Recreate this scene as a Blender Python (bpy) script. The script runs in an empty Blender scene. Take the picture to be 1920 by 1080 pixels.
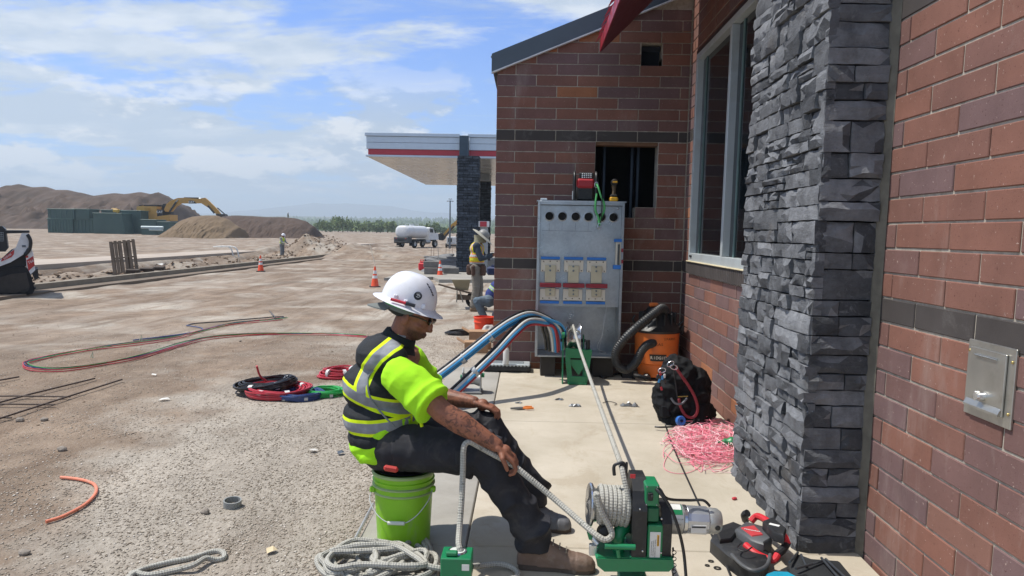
import bpy, bmesh, math, random
import numpy as np
from math import sin, cos, tan, pi, radians, sqrt, hypot, atan2, exp
from mathutils import Vector, Matrix, Euler, noise
random.seed(7)
sc = bpy.context.scene
COL = sc.collection
# ------------------------------------------------------------------ camera
CAM_Z = 1.5; YAW = radians(1.2); PITCH = radians(-6.2); ROLL = -0.018; FPX = 1400.0
RC = Matrix.Rotation(YAW, 3, 'Z') @ Matrix.Rotation(PITCH, 3, 'X') @ Matrix.Rotation(ROLL, 3, 'Y')
cd = bpy.data.cameras.new('camera'); cam = bpy.data.objects.new('camera', cd); COL.objects.link(cam)
cd.sensor_width = 36.0; cd.lens = FPX / 1920 * 36.0; cd.shift_y = 50 / 1920; cd.clip_start = 0.05; cd.clip_end = 60000
cam.matrix_world = Matrix.Translation((0, 0, CAM_Z)) @ (RC @ Matrix.Rotation(radians(90), 3, 'X')).to_4x4()
sc.camera = cam
# ------------------------------------------------------------------ sun and sky
SUN = Vector((-0.45, 0.05, 0.88)).normalized()
sl = bpy.data.lights.new('sun', 'SUN'); so = bpy.data.objects.new('sun', sl); COL.objects.link(so)
sl.energy = 5.0; sl.angle = radians(0.55); sl.color = (1.0, 0.955, 0.88)
so.rotation_euler = SUN.to_track_quat('Z', 'Y').to_euler(); so.location = (-20, 20, 60)
w = bpy.data.worlds.new('World'); sc.world = w; w.use_nodes = True
wn, wl = w.node_tree.nodes, w.node_tree.links
wn.clear()
def WN(t, **k):
    n = wn.new(t)
    for a, b in k.items(): setattr(n, a, b)
    return n
def wmath(op, a, b=None, c=None):
    n = WN('ShaderNodeMath', operation=op)
    for i, x in enumerate((a, b, c)):
        if x is None: continue
        if isinstance(x, (int, float)): n.inputs[i].default_value = x
        else: wl.new(x, n.inputs[i])
    return n.outputs[0]
sky = WN('ShaderNodeTexSky', sky_type='NISHITA', sun_disc=False)
sky.sun_elevation = math.asin(SUN.z); sky.sun_rotation = atan2(SUN.x, SUN.y); sky.altitude = 1500; sky.air_density = 1.1; sky.dust_density = 0.8; sky.ozone_density = 2.0
tc = WN('ShaderNodeTexCoord'); sep = WN('ShaderNodeSeparateXYZ'); wl.new(tc.outputs['Generated'], sep.inputs[0])
zz = wmath('MAXIMUM', sep.outputs[2], 0.0)
den = wmath('ADD', zz, 0.10)
cx = wmath('DIVIDE', sep.outputs[0], den); cy = wmath('DIVIDE', sep.outputs[1], den)
cmb = WN('ShaderNodeCombineXYZ'); wl.new(cx, cmb.inputs[0]); wl.new(cy, cmb.inputs[1])
def cloudnoise(off, scale, detail, rough, dist, sx=1.0, sy=1.0):
    mp = WN('ShaderNodeMapping'); wl.new(cmb.outputs[0], mp.inputs[0]); mp.inputs['Location'].default_value = off; mp.inputs['Scale'].default_value = (sx, sy, 1)
    n = WN('ShaderNodeTexNoise', noise_dimensions='3D'); wl.new(mp.outputs[0], n.inputs['Vector'])
    n.inputs['Scale'].default_value = scale; n.inputs['Detail'].default_value = detail; n.inputs['Roughness'].default_value = rough; n.inputs['Distortion'].default_value = dist
    return n.outputs['Fac']
def wramp(x, a, b, lo=0.0, hi=1.0):
    n = WN('ShaderNodeMapRange', interpolation_type='SMOOTHSTEP'); wl.new(x, n.inputs[0])
    for i, v in zip((1, 2, 3, 4), (a, b, lo, hi)): n.inputs[i].default_value = v
    return n.outputs[0]
n_big = cloudnoise((2.1, 5.3, 0.0), 0.85, 12, 0.58, 0.25, 0.75, 1.0)
n_det = cloudnoise((9.0, 4.0, 2.0), 3.4, 10, 0.6, 0.4, 0.8, 1.2)
mixn = wmath('ADD', wmath('MULTIPLY', n_big, 0.78), wmath('MULTIPLY', n_det, 0.22))
big = wramp(mixn, 0.44, 0.53)
wisp = wramp(cloudnoise((5.0, 1.0, 7.0), 1.5, 12, 0.66, 1.2, 0.6, 1.3), 0.52, 0.78, 0.0, 0.7)
mask = wmath('MAXIMUM', big, wisp)
low = wramp(sep.outputs[2], 0.00, 0.26, 1.0, 0.0)                     # haze thickens towards the horizon, all the way round
puff = WN('ShaderNodeTexNoise'); mpp = WN('ShaderNodeMapping'); wl.new(tc.outputs['Generated'], mpp.inputs[0]); mpp.inputs['Scale'].default_value = (1, 1, 2.6); mpp.inputs['Location'].default_value = (-2.3, 4.4, 1.1)
wl.new(mpp.outputs[0], puff.inputs['Vector']); puff.inputs['Scale'].default_value = 7.0; puff.inputs['Detail'].default_value = 12; puff.inputs['Roughness'].default_value = 0.58
pm = wmath('MULTIPLY', wramp(puff.outputs['Fac'], 0.465, 0.55), wmath('MULTIPLY', wramp(sep.outputs[2], 0.02, 0.07), wramp(sep.outputs[2], 0.12, 0.24, 1.0, 0.0)))
mpq = WN('ShaderNodeMapping'); wl.new(tc.outputs['Generated'], mpq.inputs[0]); mpq.inputs['Scale'].default_value = (1, 1, 2.6); mpq.inputs['Location'].default_value = (-2.3, 4.4, 1.155)
puf2 = WN('ShaderNodeTexNoise'); wl.new(mpq.outputs[0], puf2.inputs['Vector']); puf2.inputs['Scale'].default_value = 7.0; puf2.inputs['Detail'].default_value = 12; puf2.inputs['Roughness'].default_value = 0.58
plit = wramp(wmath('SUBTRACT', puff.outputs['Fac'], puf2.outputs['Fac']), -0.03, 0.07)
mask2 = wmath('MULTIPLY', mask, wramp(sep.outputs[2], 0.0, 0.10, 0.30, 1.0))
mask3 = wmath('MULTIPLY', mask2, 0.93)
shade = wramp(wmath('ADD', wmath('MULTIPLY', cloudnoise((2.1, 5.42, 0.0), 0.85, 12, 0.58, 0.25, 0.75, 1.0), -1.6), wmath('ADD', wmath('MULTIPLY', n_big, 1.2), wmath('MULTIPLY', puff.outputs['Fac'], 0.9))), 0.12, 0.42)
ccol = WN('ShaderNodeMix', data_type='RGBA'); wl.new(shade, ccol.inputs['Factor'])
ccol.inputs['A'].default_value = (5.1, 6.0, 7.1, 1); ccol.inputs['B'].default_value = (7.6, 8.1, 8.6, 1)
hz = WN('ShaderNodeMix', data_type='RGBA'); wl.new(wmath('MULTIPLY', low, 0.62), hz.inputs['Factor']); hz.inputs['B'].default_value = (3.4, 5.1, 7.2, 1)
tint = WN('ShaderNodeMix', data_type='RGBA', blend_type='MULTIPLY'); tint.inputs['Factor'].default_value = 1.0
wl.new(sky.outputs[0], tint.inputs['A']); tint.inputs['B'].default_value = (0.78, 1.12, 1.75, 1)
wl.new(tint.outputs['Result'], hz.inputs['A'])
mx = WN('ShaderNodeMix', data_type='RGBA'); wl.new(mask3, mx.inputs['Factor']); wl.new(hz.outputs['Result'], mx.inputs['A']); wl.new(ccol.outputs['Result'], mx.inputs['B'])
pcol = WN('ShaderNodeMix', data_type='RGBA'); wl.new(plit, pcol.inputs['Factor']); pcol.inputs['A'].default_value = (4.3, 5.3, 6.7, 1); pcol.inputs['B'].default_value = (8.6, 8.8, 9.1, 1)
mx2 = WN('ShaderNodeMix', data_type='RGBA'); wl.new(wmath('MULTIPLY', pm, 0.92), mx2.inputs['Factor']); wl.new(mx.outputs['Result'], mx2.inputs['A']); wl.new(pcol.outputs['Result'], mx2.inputs['B']); mx = mx2
bg = WN('ShaderNodeBackground'); bg.inputs[1].default_value = 0.1; wl.new(mx.outputs['Result'], bg.inputs[0])
wo = WN('ShaderNodeOutputWorld'); wl.new(bg.outputs[0], wo.inputs[0])
vs = sc.view_settings; vs.view_transform = 'Standard'; vs.look = 'None'; vs.gamma = 1; vs.use_curve_mapping = False; vs.exposure = 0.16
sc.cycles.max_bounces = 6; sc.cycles.transparent_max_bounces = 8; sc.cycles.volume_bounces = 0

# ------------------------------------------------------------------ pixel rays (photo is 1920x1080) -> real points in the place
def ray(px, py): return RC @ Vector(((px - 960) / FPX, 1.0, -(py - 590) / FPX))
def P(px, py, Y): d = ray(px, py); return Vector((0, 0, CAM_Z)) + d * (Y / d.y)
def PX(px, py, X): d = ray(px, py); return Vector((0, 0, CAM_Z)) + d * (X / d.x)
def Gz(px, py, z): d = ray(px, py); return Vector((0, 0, CAM_Z)) + d * ((z - CAM_Z) / d.z)
def proj(p):
    q = RC.transposed() @ (Vector(p) - Vector((0, 0, CAM_Z)))
    return (960 + FPX * q.x / q.y, 590 - FPX * q.z / q.y, q.y)
def sst(a, b, x): t = max(0, min(1, (x - a) / (b - a))); return t * t * (3 - 2 * t)
def slabz(y): return -0.015 * (8.3 - y) if y < 8.3 else 0.0
def nz(x, y, s, seed=0.0): return noise.noise(Vector((x * s, y * s, seed)))
def gz(x, y):                                                        # height of the bare ground
    z = slabz(y) - 0.02 - 0.11 * sst(8.5, 12, y)
    z += (0.65 * sst(70, 170, y) + 0.45 * sst(170, 420, y)) * sst(300, -20, x)
    if y > 9: z += (0.06 * nz(x, y, 0.25) + 0.03 * nz(x, y, 0.9, 6) + 0.02 * nz(x * 3, y, 0.8, 8)) * sst(9, 16, y) * sst(-1.5, -4, x)
    if x < -0.9: z += (0.022 * nz(x, y, 0.9, 3) + 0.010 * nz(x, y, 2.7, 5)) * sst(-0.9, -1.6, x)
    if 8 < y < 110 and -19 < x < -11:                                  # trench between kerb and path
        t = sst(-12.2, -12.9, x) * sst(-18.6, -17.8, x) * sst(9, 14, y) * sst(110, 75, y)
        lump = 0.5 + 0.5 * nz(x, y, 0.55, 9) + 0.35 * nz(x, y, 1.6, 2)
        z += t * (-0.42 + 0.55 * max(0, lump) * exp(-((x + 15.6) / 1.5) ** 2) * 1.2)
    for (mx_, my_, r_, h_) in ((-14.2, 52, 3.2, 1.25), (-9.8, 46, 3.0, 0.42), (-17.5, 57, 4.5, 0.55), (-11.2, 62, 4, 0.35)):
        d2 = ((x - mx_) ** 2 + (y - my_) ** 2) / (r_ * r_)
        if d2 < 6: z += h_ * exp(-d2 * 1.2) * (1 + 0.4 * nz(x, y, 1.1, 4))
    return z
def G(px, py, dz=0.0):                                               # where the pixel's ray meets the ground
    z = -0.05
    for _ in range(12):
        p = Gz(px, py, z + dz); z = z * 0.4 + 0.6 * gz(p.x, p.y)
    return Vector((p.x, p.y, z))
def S(px, py, dz=0.0):                                               # same for the sloping concrete slab
    z = -0.05
    for _ in range(8): p = Gz(px, py, z + dz); z = slabz(p.y)
    return Vector((p.x, p.y, z))

# ------------------------------------------------------------------ colours and materials
def hx(s):
    s = s.lstrip('#'); v = [int(s[i:i + 2], 16) / 255 for i in (0, 2, 4)]
    return tuple((c / 12.92 if c <= 0.04045 else ((c + 0.055) / 1.055) ** 2.4) for c in v)
class N:                                                             # tiny node-tree writer
    def __init__(s, name):
        s.m = bpy.data.materials.new(name); s.m.use_nodes = True; s.t = s.m.node_tree; s.n = s.t.nodes; s.l = s.t.links
        s.b = s.n['Principled BSDF']; s.geo = s.n.new('ShaderNodeNewGeometry'); s.pos = s.geo.outputs['Position']
    def link(s, a, b): s.l.new(a, b)
    def val(s, inp, x):
        if isinstance(x, (int, float)): inp.default_value = x
        elif isinstance(x, tuple): inp.default_value = (*x[:3], 1) if len(inp.default_value) == 4 else x
        else: s.l.new(x, inp)
    def noise(s, scale, detail=4, rough=0.55, vec=None, dist=0, stretch=None):
        v = vec or s.pos
        if stretch:
            mp = s.n.new('ShaderNodeMapping'); s.l.new(v, mp.inputs[0]); mp.inputs['Scale'].default_value = stretch; v = mp.outputs[0]
        n = s.n.new('ShaderNodeTexNoise'); s.l.new(v, n.inputs['Vector']); n.inputs['Scale'].default_value = scale
        n.inputs['Detail'].default_value = detail; n.inputs['Roughness'].default_value = rough; n.inputs['Distortion'].default_value = dist
        return n.outputs['Fac']
    def vor(s, scale, feature='F1', out='Distance', vec=None):
        n = s.n.new('ShaderNodeTexVoronoi'); n.feature = feature; s.l.new(vec or s.pos, n.inputs['Vector']); n.inputs['Scale'].default_value = scale
        return n.outputs[out]
    def ramp(s, x, a, b, lo=0.0, hi=1.0):
        n = s.n.new('ShaderNodeMapRange'); s.l.new(x, n.inputs[0])
        for i, v in zip((1, 2, 3, 4), (a, b, lo, hi)): n.inputs[i].default_value = v
        return n.outputs[0]
    def math(s, op, a, b=0.0):
        n = s.n.new('ShaderNodeMath'); n.operation = op; s.val(n.inputs[0], a); s.val(n.inputs[1], b); return n.outputs[0]
    def mix(s, f, a, b, mode='MIX'):
        n = s.n.new('ShaderNodeMix'); n.data_type = 'RGBA'; n.blend_type = mode
        s.val(n.inputs['Factor'], f); s.val(n.inputs['A'], a); s.val(n.inputs['B'], b); return n.outputs['Result']
    def mul(s, col, f):
        n = s.n.new('ShaderNodeVectorMath'); n.operation = 'SCALE'; s.val(n.inputs[0], col); s.val(n.inputs['Scale'], f); return n.outputs[0]
    def attr(s, name, out='Fac'):
        n = s.n.new('ShaderNodeAttribute'); n.attribute_name = name; return n.outputs[out]
    def rnd(s):
        n = s.n.new('ShaderNodeObjectInfo'); return s.math('FRACT', s.math('ADD', n.outputs['Random'], s.geo.outputs['Random Per Island']))
    def sep(s, i):
        n = s.n.new('ShaderNodeSeparateXYZ'); s.l.new(s.pos, n.inputs[0]); return n.outputs[i]
    def bump(s, h, strength=0.3, dist=0.01):
        n = s.n.new('ShaderNodeBump'); n.inputs['Strength'].default_value = strength; n.inputs['Distance'].default_value = dist; s.l.new(h, n.inputs['Height'])
        s.l.new(n.outputs[0], s.b.inputs['Normal'])
    def done(s, col, rough=0.6, metal=0.0, spec=0.5, coat=0.0, **k):
        s.val(s.b.inputs['Base Color'], col); s.val(s.b.inputs['Roughness'], rough); s.val(s.b.inputs['Metallic'], metal)
        s.b.inputs['Specular IOR Level'].default_value = spec; s.b.inputs['Coat Weight'].default_value = coat
        for a, b in k.items(): s.val(s.b.inputs[a], b)
        return s.m
MATS = {}
def mat(name, col, rough=0.6, metal=0.0, var=0.18, vs=6.0, dirt=None, da=0.35, ds=9.0, bump=0.0, bs=120.0, spec=0.5, rnd=0.0, coat=0.0, **k):
    if name in MATS: return MATS[name]
    if isinstance(col, str): col = hx(col)
    if isinstance(dirt, str): dirt = hx(dirt)
    s = N(name)
    c = s.mul(col, s.ramp(s.noise(vs, 5), 0.25, 0.75, 1 - var, 1 + var))
    if rnd: c = s.mul(c, s.ramp(s.rnd(), 0, 1, 1 - rnd, 1 + rnd))
    if dirt: c = s.mix(s.ramp(s.noise(ds, 8, 0.65), 0.52, 0.72, 0, da), c, dirt)
    r = s.ramp(s.noise(vs * 2.3, 4), 0.2, 0.8, max(0, rough - 0.08), min(1, rough + 0.08))
    if bump: s.bump(s.noise(bs, 5, 0.6), bump, 0.004)
    MATS[name] = s.done(c, r, metal, spec, coat, **k); return MATS[name]

# ------------------------------------------------------------------ mesh builder
class MB:
    def __init__(s): s.v = []; s.f = []; s.mi = []; s.M = Matrix(); s.cm = 0; s.uv = {}
    def add(s, vs, fs, uv=None):
        o = len(s.v); M = s.M
        for i, p in enumerate(vs): s.v.append(M @ Vector(p))
        if uv:
            for i, u in enumerate(uv): s.uv[o + i] = u
        for f in fs: s.f.append([o + i for i in f]); s.mi.append(s.cm)
        return s
    def box(s, c, d, b=0.0, rot=None):
        hx_, hy, hz_ = d[0] / 2, d[1] / 2, d[2] / 2
        R = Matrix.Rotation(rot, 3, 'Z') if isinstance(rot, (int, float)) else (Euler(rot).to_matrix() if rot else Matrix.Identity(3))
        c = Vector(c)
        if b <= 0:
            vs = [(x, y, z) for x in (-hx_, hx_) for y in (-hy, hy) for z in (-hz_, hz_)]
            fs = [(0, 1, 3, 2), (4, 6, 7, 5), (0, 4, 5, 1), (2, 3, 7, 6), (0, 2, 6, 4), (1, 5, 7, 3)]
        else:
            b = min(b, hx_ * .9, hy * .9, hz_ * .9)
            vs = []; ix = {}
            for sx in (-1, 1):
                for sy in (-1, 1):
                    for sz in (-1, 1):
                        for a in range(3):
                            q = [sx * (hx_ - b), sy * (hy - b), sz * (hz_ - b)]; q[a] = (sx * hx_, sy * hy, sz * hz_)[a]
                            ix[(sx, sy, sz, a)] = len(vs); vs.append(q)
            fs = []
            for a in range(3):
                for sgn in (-1, 1):
                    ks = []
                    for (u, w_) in ((-1, -1), (1, -1), (1, 1), (-1, 1)):
                        k = [0, 0, 0]; k[a] = sgn; k[(a + 1) % 3] = u; k[(a + 2) % 3] = w_; ks.append(ix[(*k, a)])
                    fs.append(ks if sgn > 0 else ks[::-1])
            for a in range(3):
                b1, b2 = (a + 1) % 3, (a + 2) % 3
                for s1 in (-1, 1):
                    for s2 in (-1, 1):
                        def kk(sa, ax):
                            k = [0, 0, 0]; k[a] = sa; k[b1] = s1; k[b2] = s2; return ix[(*k, ax)]
                        q = [kk(-1, b1), kk(1, b1), kk(1, b2), kk(-1, b2)]; fs.append(q if s1 * s2 < 0 else q[::-1])
            for sx in (-1, 1):
                for sy in (-1, 1):
                    for sz in (-1, 1):
                        q = [ix[(sx, sy, sz, a)] for a in range(3)]; fs.append(q if sx * sy * sz > 0 else q[::-1])
        return s.add([c + R @ Vector(v) for v in vs], fs)
    def cyl(s, p0, p1, r0, r1=None, n=16, cap=True, hole=0):
        p0, p1 = Vector(p0), Vector(p1); r1 = r0 if r1 is None else r1
        z = (p1 - p0).normalized(); x = z.orthogonal().normalized(); y = z.cross(x)
        vs = []; fs = []
        for p, r in ((p0, r0), (p1, r1)):
            for i in range(n): a = 2 * pi * i / n; vs.append(p + x * (r * cos(a)) + y * (r * sin(a)))
        for i in range(n): j = (i + 1) % n; fs.append((i, j, n + j, n + i))
        if cap: fs.append(tuple(range(n))[::-1]); fs.append(tuple(range(n, 2 * n)))
        return s.add(vs, fs)
    def lathe(s, prof, c=(0, 0, 0), axis=(0, 0, 1), n=24, close=False):
        z = Vector(axis).normalized(); x = Vector((1, 0, 0)) if abs(z.z) > .99 else z.orthogonal().normalized(); y = z.cross(x); c = Vector(c)
        vs = []; fs = []
        for r, h in prof:
            for i in range(n): a = 2 * pi * i / n; vs.append(c + z * h + x * (r * cos(a)) + y * (r * sin(a)))
        for k in range(len(prof) - 1):
            for i in range(n): j = (i + 1) % n; fs.append((k * n + i, k * n + j, (k + 1) * n + j, (k + 1) * n + i))
        if close:
            fs.append(tuple(range(n))[::-1]); fs.append(tuple((len(prof) - 1) * n + i for i in range(n)))
        return s.add(vs, fs)
    def tube(s, pts, r, n=8, closed=False, sm=0, uv=False, cap=True):
        pts = [Vector(p) for p in pts]
        if sm: pts = smooth(pts, sm, closed)
        rs = r if isinstance(r, (list, tuple)) else None
        m = len(pts); t0 = None; vs = []; fs = []; uvs = []; L = 0
        nn = n + 1 if uv else n
        for i, p in enumerate(pts):
            a = pts[i - 1] if (i or closed) else p; b = pts[(i + 1) % m] if (i < m - 1 or closed) else p
            t = (b - a)
            if t.length < 1e-9: t = Vector((0, 0, 1))
            t.normalize()
            if t0 is None: x = t.orthogonal().normalized()
            else:
                x = (x - t * x.dot(t))
                x = x.normalized() if x.length > 1e-6 else t.orthogonal().normalized()
            y = t.cross(x); t0 = t
            if i: L += (p - pts[i - 1]).length
            rr = rs[min(len(rs) - 1, int(i * len(rs) / m))] if rs else r
            for k in range(nn):
                a_ = 2 * pi * k / n; vs.append(p + x * (rr * cos(a_)) + y * (rr * sin(a_))); uvs.append((k / n, L, 0))
        for i in range(m if closed else m - 1):
            j = (i + 1) % m
            for k in range(n):
                k2 = k + 1 if uv else (k + 1) % n
                fs.append((i * nn + k, i * nn + k2, j * nn + k2, j * nn + k))
        if cap and not closed: fs.append(tuple(range(n))[::-1]); fs.append(tuple((m - 1) * nn + k for k in range(n)))
        return s.add(vs, fs, uvs if uv else None)
    def prism(s, poly, d0, d1, M=None):
        """polygon in XY extruded from z=d0 to d1, then through M"""
        n = len(poly); vs = [(x, y, d0) for x, y in poly] + [(x, y, d1) for x, y in poly]
        if M is not None: vs = [M @ Vector(v) for v in vs]
        ar = sum(poly[i][0] * poly[(i + 1) % n][1] - poly[(i + 1) % n][0] * poly[i][1] for i in range(n))
        fs = [tuple(range(n))[::-1], tuple(range(n, 2 * n))] + [(i, (i + 1) % n, n + (i + 1) % n, n + i) for i in range(n)]
        if ar * (d1 - d0) < 0: fs = [f[::-1] for f in fs]
        return s.add(vs, fs)
    def prismY(s, poly, y0, y1):      # polygon in XZ
        return s.prism(poly, y0, y1, Matrix(((1, 0, 0, 0), (0, 0, 1, 0), (0, 1, 0, 0), (0, 0, 0, 1))))
    def prismX(s, poly, x0, x1):      # polygon in YZ
        return s.prism(poly, x0, x1, Matrix(((0, 0, 1, 0), (1, 0, 0, 0), (0, 1, 0, 0), (0, 0, 0, 1))))
    def ell(s, c, r, n=14, m=9, rot=None):
        c = Vector(c); r = (r, r, r) if isinstance(r, (int, float)) else r; R = Euler(rot).to_matrix() if rot else Matrix.Identity(3)
        vs = [c + R @ Vector((0, 0, -r[2]))]; fs = []
        for k in range(1, m):
            p = -pi / 2 + pi * k / m
            for i in range(n): a = 2 * pi * i / n; vs.append(c + R @ Vector((r[0] * cos(p) * cos(a), r[1] * cos(p) * sin(a), r[2] * sin(p))))
        vs.append(c + R @ Vector((0, 0, r[2])))
        for i in range(n): fs.append((0, 1 + (i + 1) % n, 1 + i))
        for k in range(m - 2):
            for i in range(n): j = (i + 1) % n; fs.append((1 + k * n + i, 1 + k * n + j, 1 + (k + 1) * n + j, 1 + (k + 1) * n + i))
        o = 1 + (m - 2) * n
        for i in range(n): fs.append((o + i, o + (i + 1) % n, len(vs) - 1))
        return s.add(vs, fs)
    def quad(s, *p): return s.add(p, [tuple(range(len(p)))])
    def mesh(s, name, smooth_=None):
        me = bpy.data.meshes.new(name); me.from_pydata([tuple(v) for v in s.v], [], s.f)
        if max(s.mi or [0]) > 0: me.polygons.foreach_set('material_index', s.mi)
        if s.uv:
            a = me.attributes.new('ruv', 'FLOAT_VECTOR', 'POINT'); arr = np.zeros((len(s.v), 3), 'f')
            for k, u in s.uv.items(): arr[k] = u
            a.data.foreach_set('vector', arr.ravel())
        if smooth_ is not None:
            me.polygons.foreach_set('use_smooth', [True] * len(me.polygons))
            if smooth_ < 179: me.set_sharp_from_angle(angle=radians(smooth_))
        me.update(); return me
def smooth(pts, k, closed=False):
    m = len(pts); out = []
    rng = range(m if closed else m - 1)
    for i in rng:
        p0 = pts[i - 1] if (i or closed) else pts[i]; p1 = pts[i]; p2 = pts[(i + 1) % m]; p3 = pts[(i + 2) % m] if (i < m - 2 or closed) else p2
        for j in range(k):
            t = j / k; out.append(0.5 * ((2 * p1) + (p2 - p0) * t + (2 * p0 - 5 * p1 + 4 * p2 - p3) * t * t + (3 * p1 - p0 - 3 * p2 + p3) * t ** 3))
    if not closed: out.append(pts[-1])
    return out
def tag(o, label=None, cat=None, group=None, kind=None):
    for k, v in (('label', label), ('category', cat), ('group', group), ('kind', kind)):
        if v: o[k] = v
    return o
def T(name, label, cat, loc=(0, 0, 0), rz=0.0, group=None, rot=None):
    o = bpy.data.objects.new(name, None); COL.objects.link(o); o.location = loc; o.rotation_euler = rot or (0, 0, rz); o.empty_display_size = 0.1
    return tag(o, label, cat, group)
def O(name, mb, mt, parent=None, label=None, cat=None, group=None, kind=None, sm=35, loc=None, rot=None):
    me = mb.mesh(name, sm) if isinstance(mb, MB) else mb
    if not me.materials:
        for m in (mt if isinstance(mt, (list, tuple)) else [mt]): me.materials.append(m)
    o = bpy.data.objects.new(name, me); COL.objects.link(o)
    if parent: o.parent = parent
    if loc is not None: o.location = loc
    if rot is not None: o.rotation_euler = rot
    return tag(o, label, cat, group, kind)
def copy_tree(o, parent=None, loc=None, rz=None, label=None):
    c = o.copy(); COL.objects.link(c); c.parent = parent
    if loc is not None: c.location = loc
    if rz is not None: c.rotation_euler = (0, 0, rz)
    if label: c['label'] = label
    for ch in [x for x in COL.objects if x.parent == o]: copy_tree(ch, c)
    return c
def text(name, body, size, M, mt, parent=None, ext=0.0005, bold=0.0, shear=0.0, sx=1.0):
    cu = bpy.data.curves.new(name, 'FONT'); cu.body = body; cu.size = size; cu.align_x = 'CENTER'; cu.align_y = 'CENTER'; cu.extrude = ext; cu.offset = bold; cu.shear = shear; cu.resolution_u = 2
    t = bpy.data.objects.new(name, cu); COL.objects.link(t); dg = bpy.context.evaluated_depsgraph_get(); dg.update()
    me = bpy.data.meshes.new_from_object(t.evaluated_get(dg)); bpy.data.objects.remove(t); me.name = name
    me.transform(Matrix(M) @ Matrix.Diagonal((sx, 1, 1, 1))); me.materials.clear()
    return O(name, me, mt, parent)
def frame(origin, xdir, ydir):        # matrix whose local x,y run along the given directions
    x = Vector(xdir).normalized(); z = x.cross(Vector(ydir)).normalized(); y = z.cross(x)
    return Matrix(((x.x, y.x, z.x, origin[0]), (x.y, y.y, z.y, origin[1]), (x.z, y.z, z.z, origin[2]), (0, 0, 0, 1)))
def remesh(mb, voxel, it=4, fac=0.5, name='m'):
    """one continuous skin over overlapping pieces"""
    me = mb.mesh(name); o = bpy.data.objects.new(name, me); COL.objects.link(o)
    r = o.modifiers.new('r', 'REMESH'); r.mode = 'VOXEL'; r.voxel_size = voxel; r.use_smooth_shade = True
    if it: q = o.modifiers.new('s', 'SMOOTH'); q.factor = fac; q.iterations = it
    dg = bpy.context.evaluated_depsgraph_get(); dg.update()
    out = bpy.data.meshes.new_from_object(o.evaluated_get(dg)); bpy.data.objects.remove(o); out.name = name; out.materials.clear()
    out.polygons.foreach_set('use_smooth', [True] * len(out.polygons))
    return out
def vco(me): a = np.empty(len(me.vertices) * 3, 'f'); me.vertices.foreach_get('co', a); return a.reshape(-1, 3)
def vno(me): a = np.empty(len(me.vertices) * 3, 'f'); me.vertices.foreach_get('normal', a); return a.reshape(-1, 3)
def setco(me, a): me.vertices.foreach_set('co', np.ascontiguousarray(a, 'f').ravel()); me.update()
def displace(me, fn):
    c = vco(me); n = vno(me); d = np.array([fn(Vector(p), Vector(q)) for p, q in zip(c.tolist(), n.tolist())], 'f'); setco(me, c + n * d[:, None])
def fattr(me, name, vals): a = me.attributes.new(name, 'FLOAT', 'POINT'); a.data.foreach_set('value', np.ascontiguousarray(vals, 'f'))
def cap(mb, a, b, ra, rb=None, n=14):                                # round-ended tapered limb
    rb = ra if rb is None else rb; a, b = Vector(a), Vector(b)
    mb.cyl(a, b, ra, rb, n, True); mb.ell(a, ra, n, 8); mb.ell(b, rb, n, 8); return mb
# ================================================================== SETTING: ground, slab, hills
def spacing(a, b, step, grow, end):
    out = [a]; s_ = step
    while out[-1] < b: out.append(out[-1] + step)
    while out[-1] < end: s_ *= grow; out.append(out[-1] + s_)
    return out
ys = spacing(-3, 9, 0.085, 1.028, 6300)
xr = spacing(4, 4.1, 0.5, 1.25, 5900); xl = [-x for x in spacing(19.5, 19.6, 0.2, 1.07, 5900)][::-1]
xm = list(np.arange(-19.5, 4, 0.16)); xs = xl + xm + xr
mb = MB(); mb.v = [Vector((x, y, gz(x, y))) for y in ys for x in xs]; nx_ = len(xs)
mb.f = [[j * nx_ + i, j * nx_ + i + 1, (j + 1) * nx_ + i + 1, (j + 1) * nx_ + i] for j in range(len(ys) - 1) for i in range(nx_ - 1)]; mb.mi = [0] * len(mb.f)
s = N('dirt')
n1 = s.noise(0.55, 7, 0.6); n2 = s.noise(3.5, 8, 0.65); n3 = s.noise(28, 6, 0.7); streak = s.noise(1.1, 7, 0.62, stretch=(1.0, 0.13, 1), dist=0.6)
peb = s.vor(55); peb2 = s.vor(130)
gravel = s.mix(s.ramp(n3, 0.3, 0.7), hx('#8f867a'), hx('#b0a89c')); earth = s.mix(s.ramp(n2, 0.3, 0.7), hx('#6e5e50'), hx('#8c7b6a'))
grav_m = s.ramp(s.math('ADD', n1, s.math('MULTIPLY', s.ramp(s.sep(0), -3.6, -1.0, -0.16, 0.22), s.ramp(s.sep(1), 9, 5, 0.35, 1.0))), 0.44, 0.56)
c = s.mix(grav_m, earth, gravel)
c = s.mix(s.math('MULTIPLY', s.ramp(streak, 0.44, 0.62), s.ramp(s.sep(1), 7, 12, 0.1, 0.75)), c, hx('#93877a'))
c = s.mix(s.math('MULTIPLY', s.ramp(s.noise(0.8, 6, 0.6, stretch=(1.4, 0.25, 1)), 0.55, 0.68, 0, 1), 0.55), c, hx('#5d4a3b'))
ruts = s.math('MULTIPLY', s.ramp(s.noise(2.2, 5, 0.6, stretch=(1.6, 0.10, 1), dist=0.25), 0.56, 0.64), s.ramp(s.sep(1), 8, 13)); c = s.mix(s.math('MULTIPLY', ruts, 0.5), c, hx('#6a5848'))
c = s.mix(s.math('MULTIPLY', s.ramp(peb, 0.0, 0.5, 1, 0), s.ramp(s.vor(55, out='Color'), 0.3, 0.9, 0.0, 0.45)), c, hx('#b5aca0'))
trench = s.math('MULTIPLY', s.ramp(s.sep(2), -0.28, -0.42), s.ramp(s.sep(1), 9, 12))
c = s.mix(s.math('MULTIPLY', trench, 0.6), c, hx('#57463a'))
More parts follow.
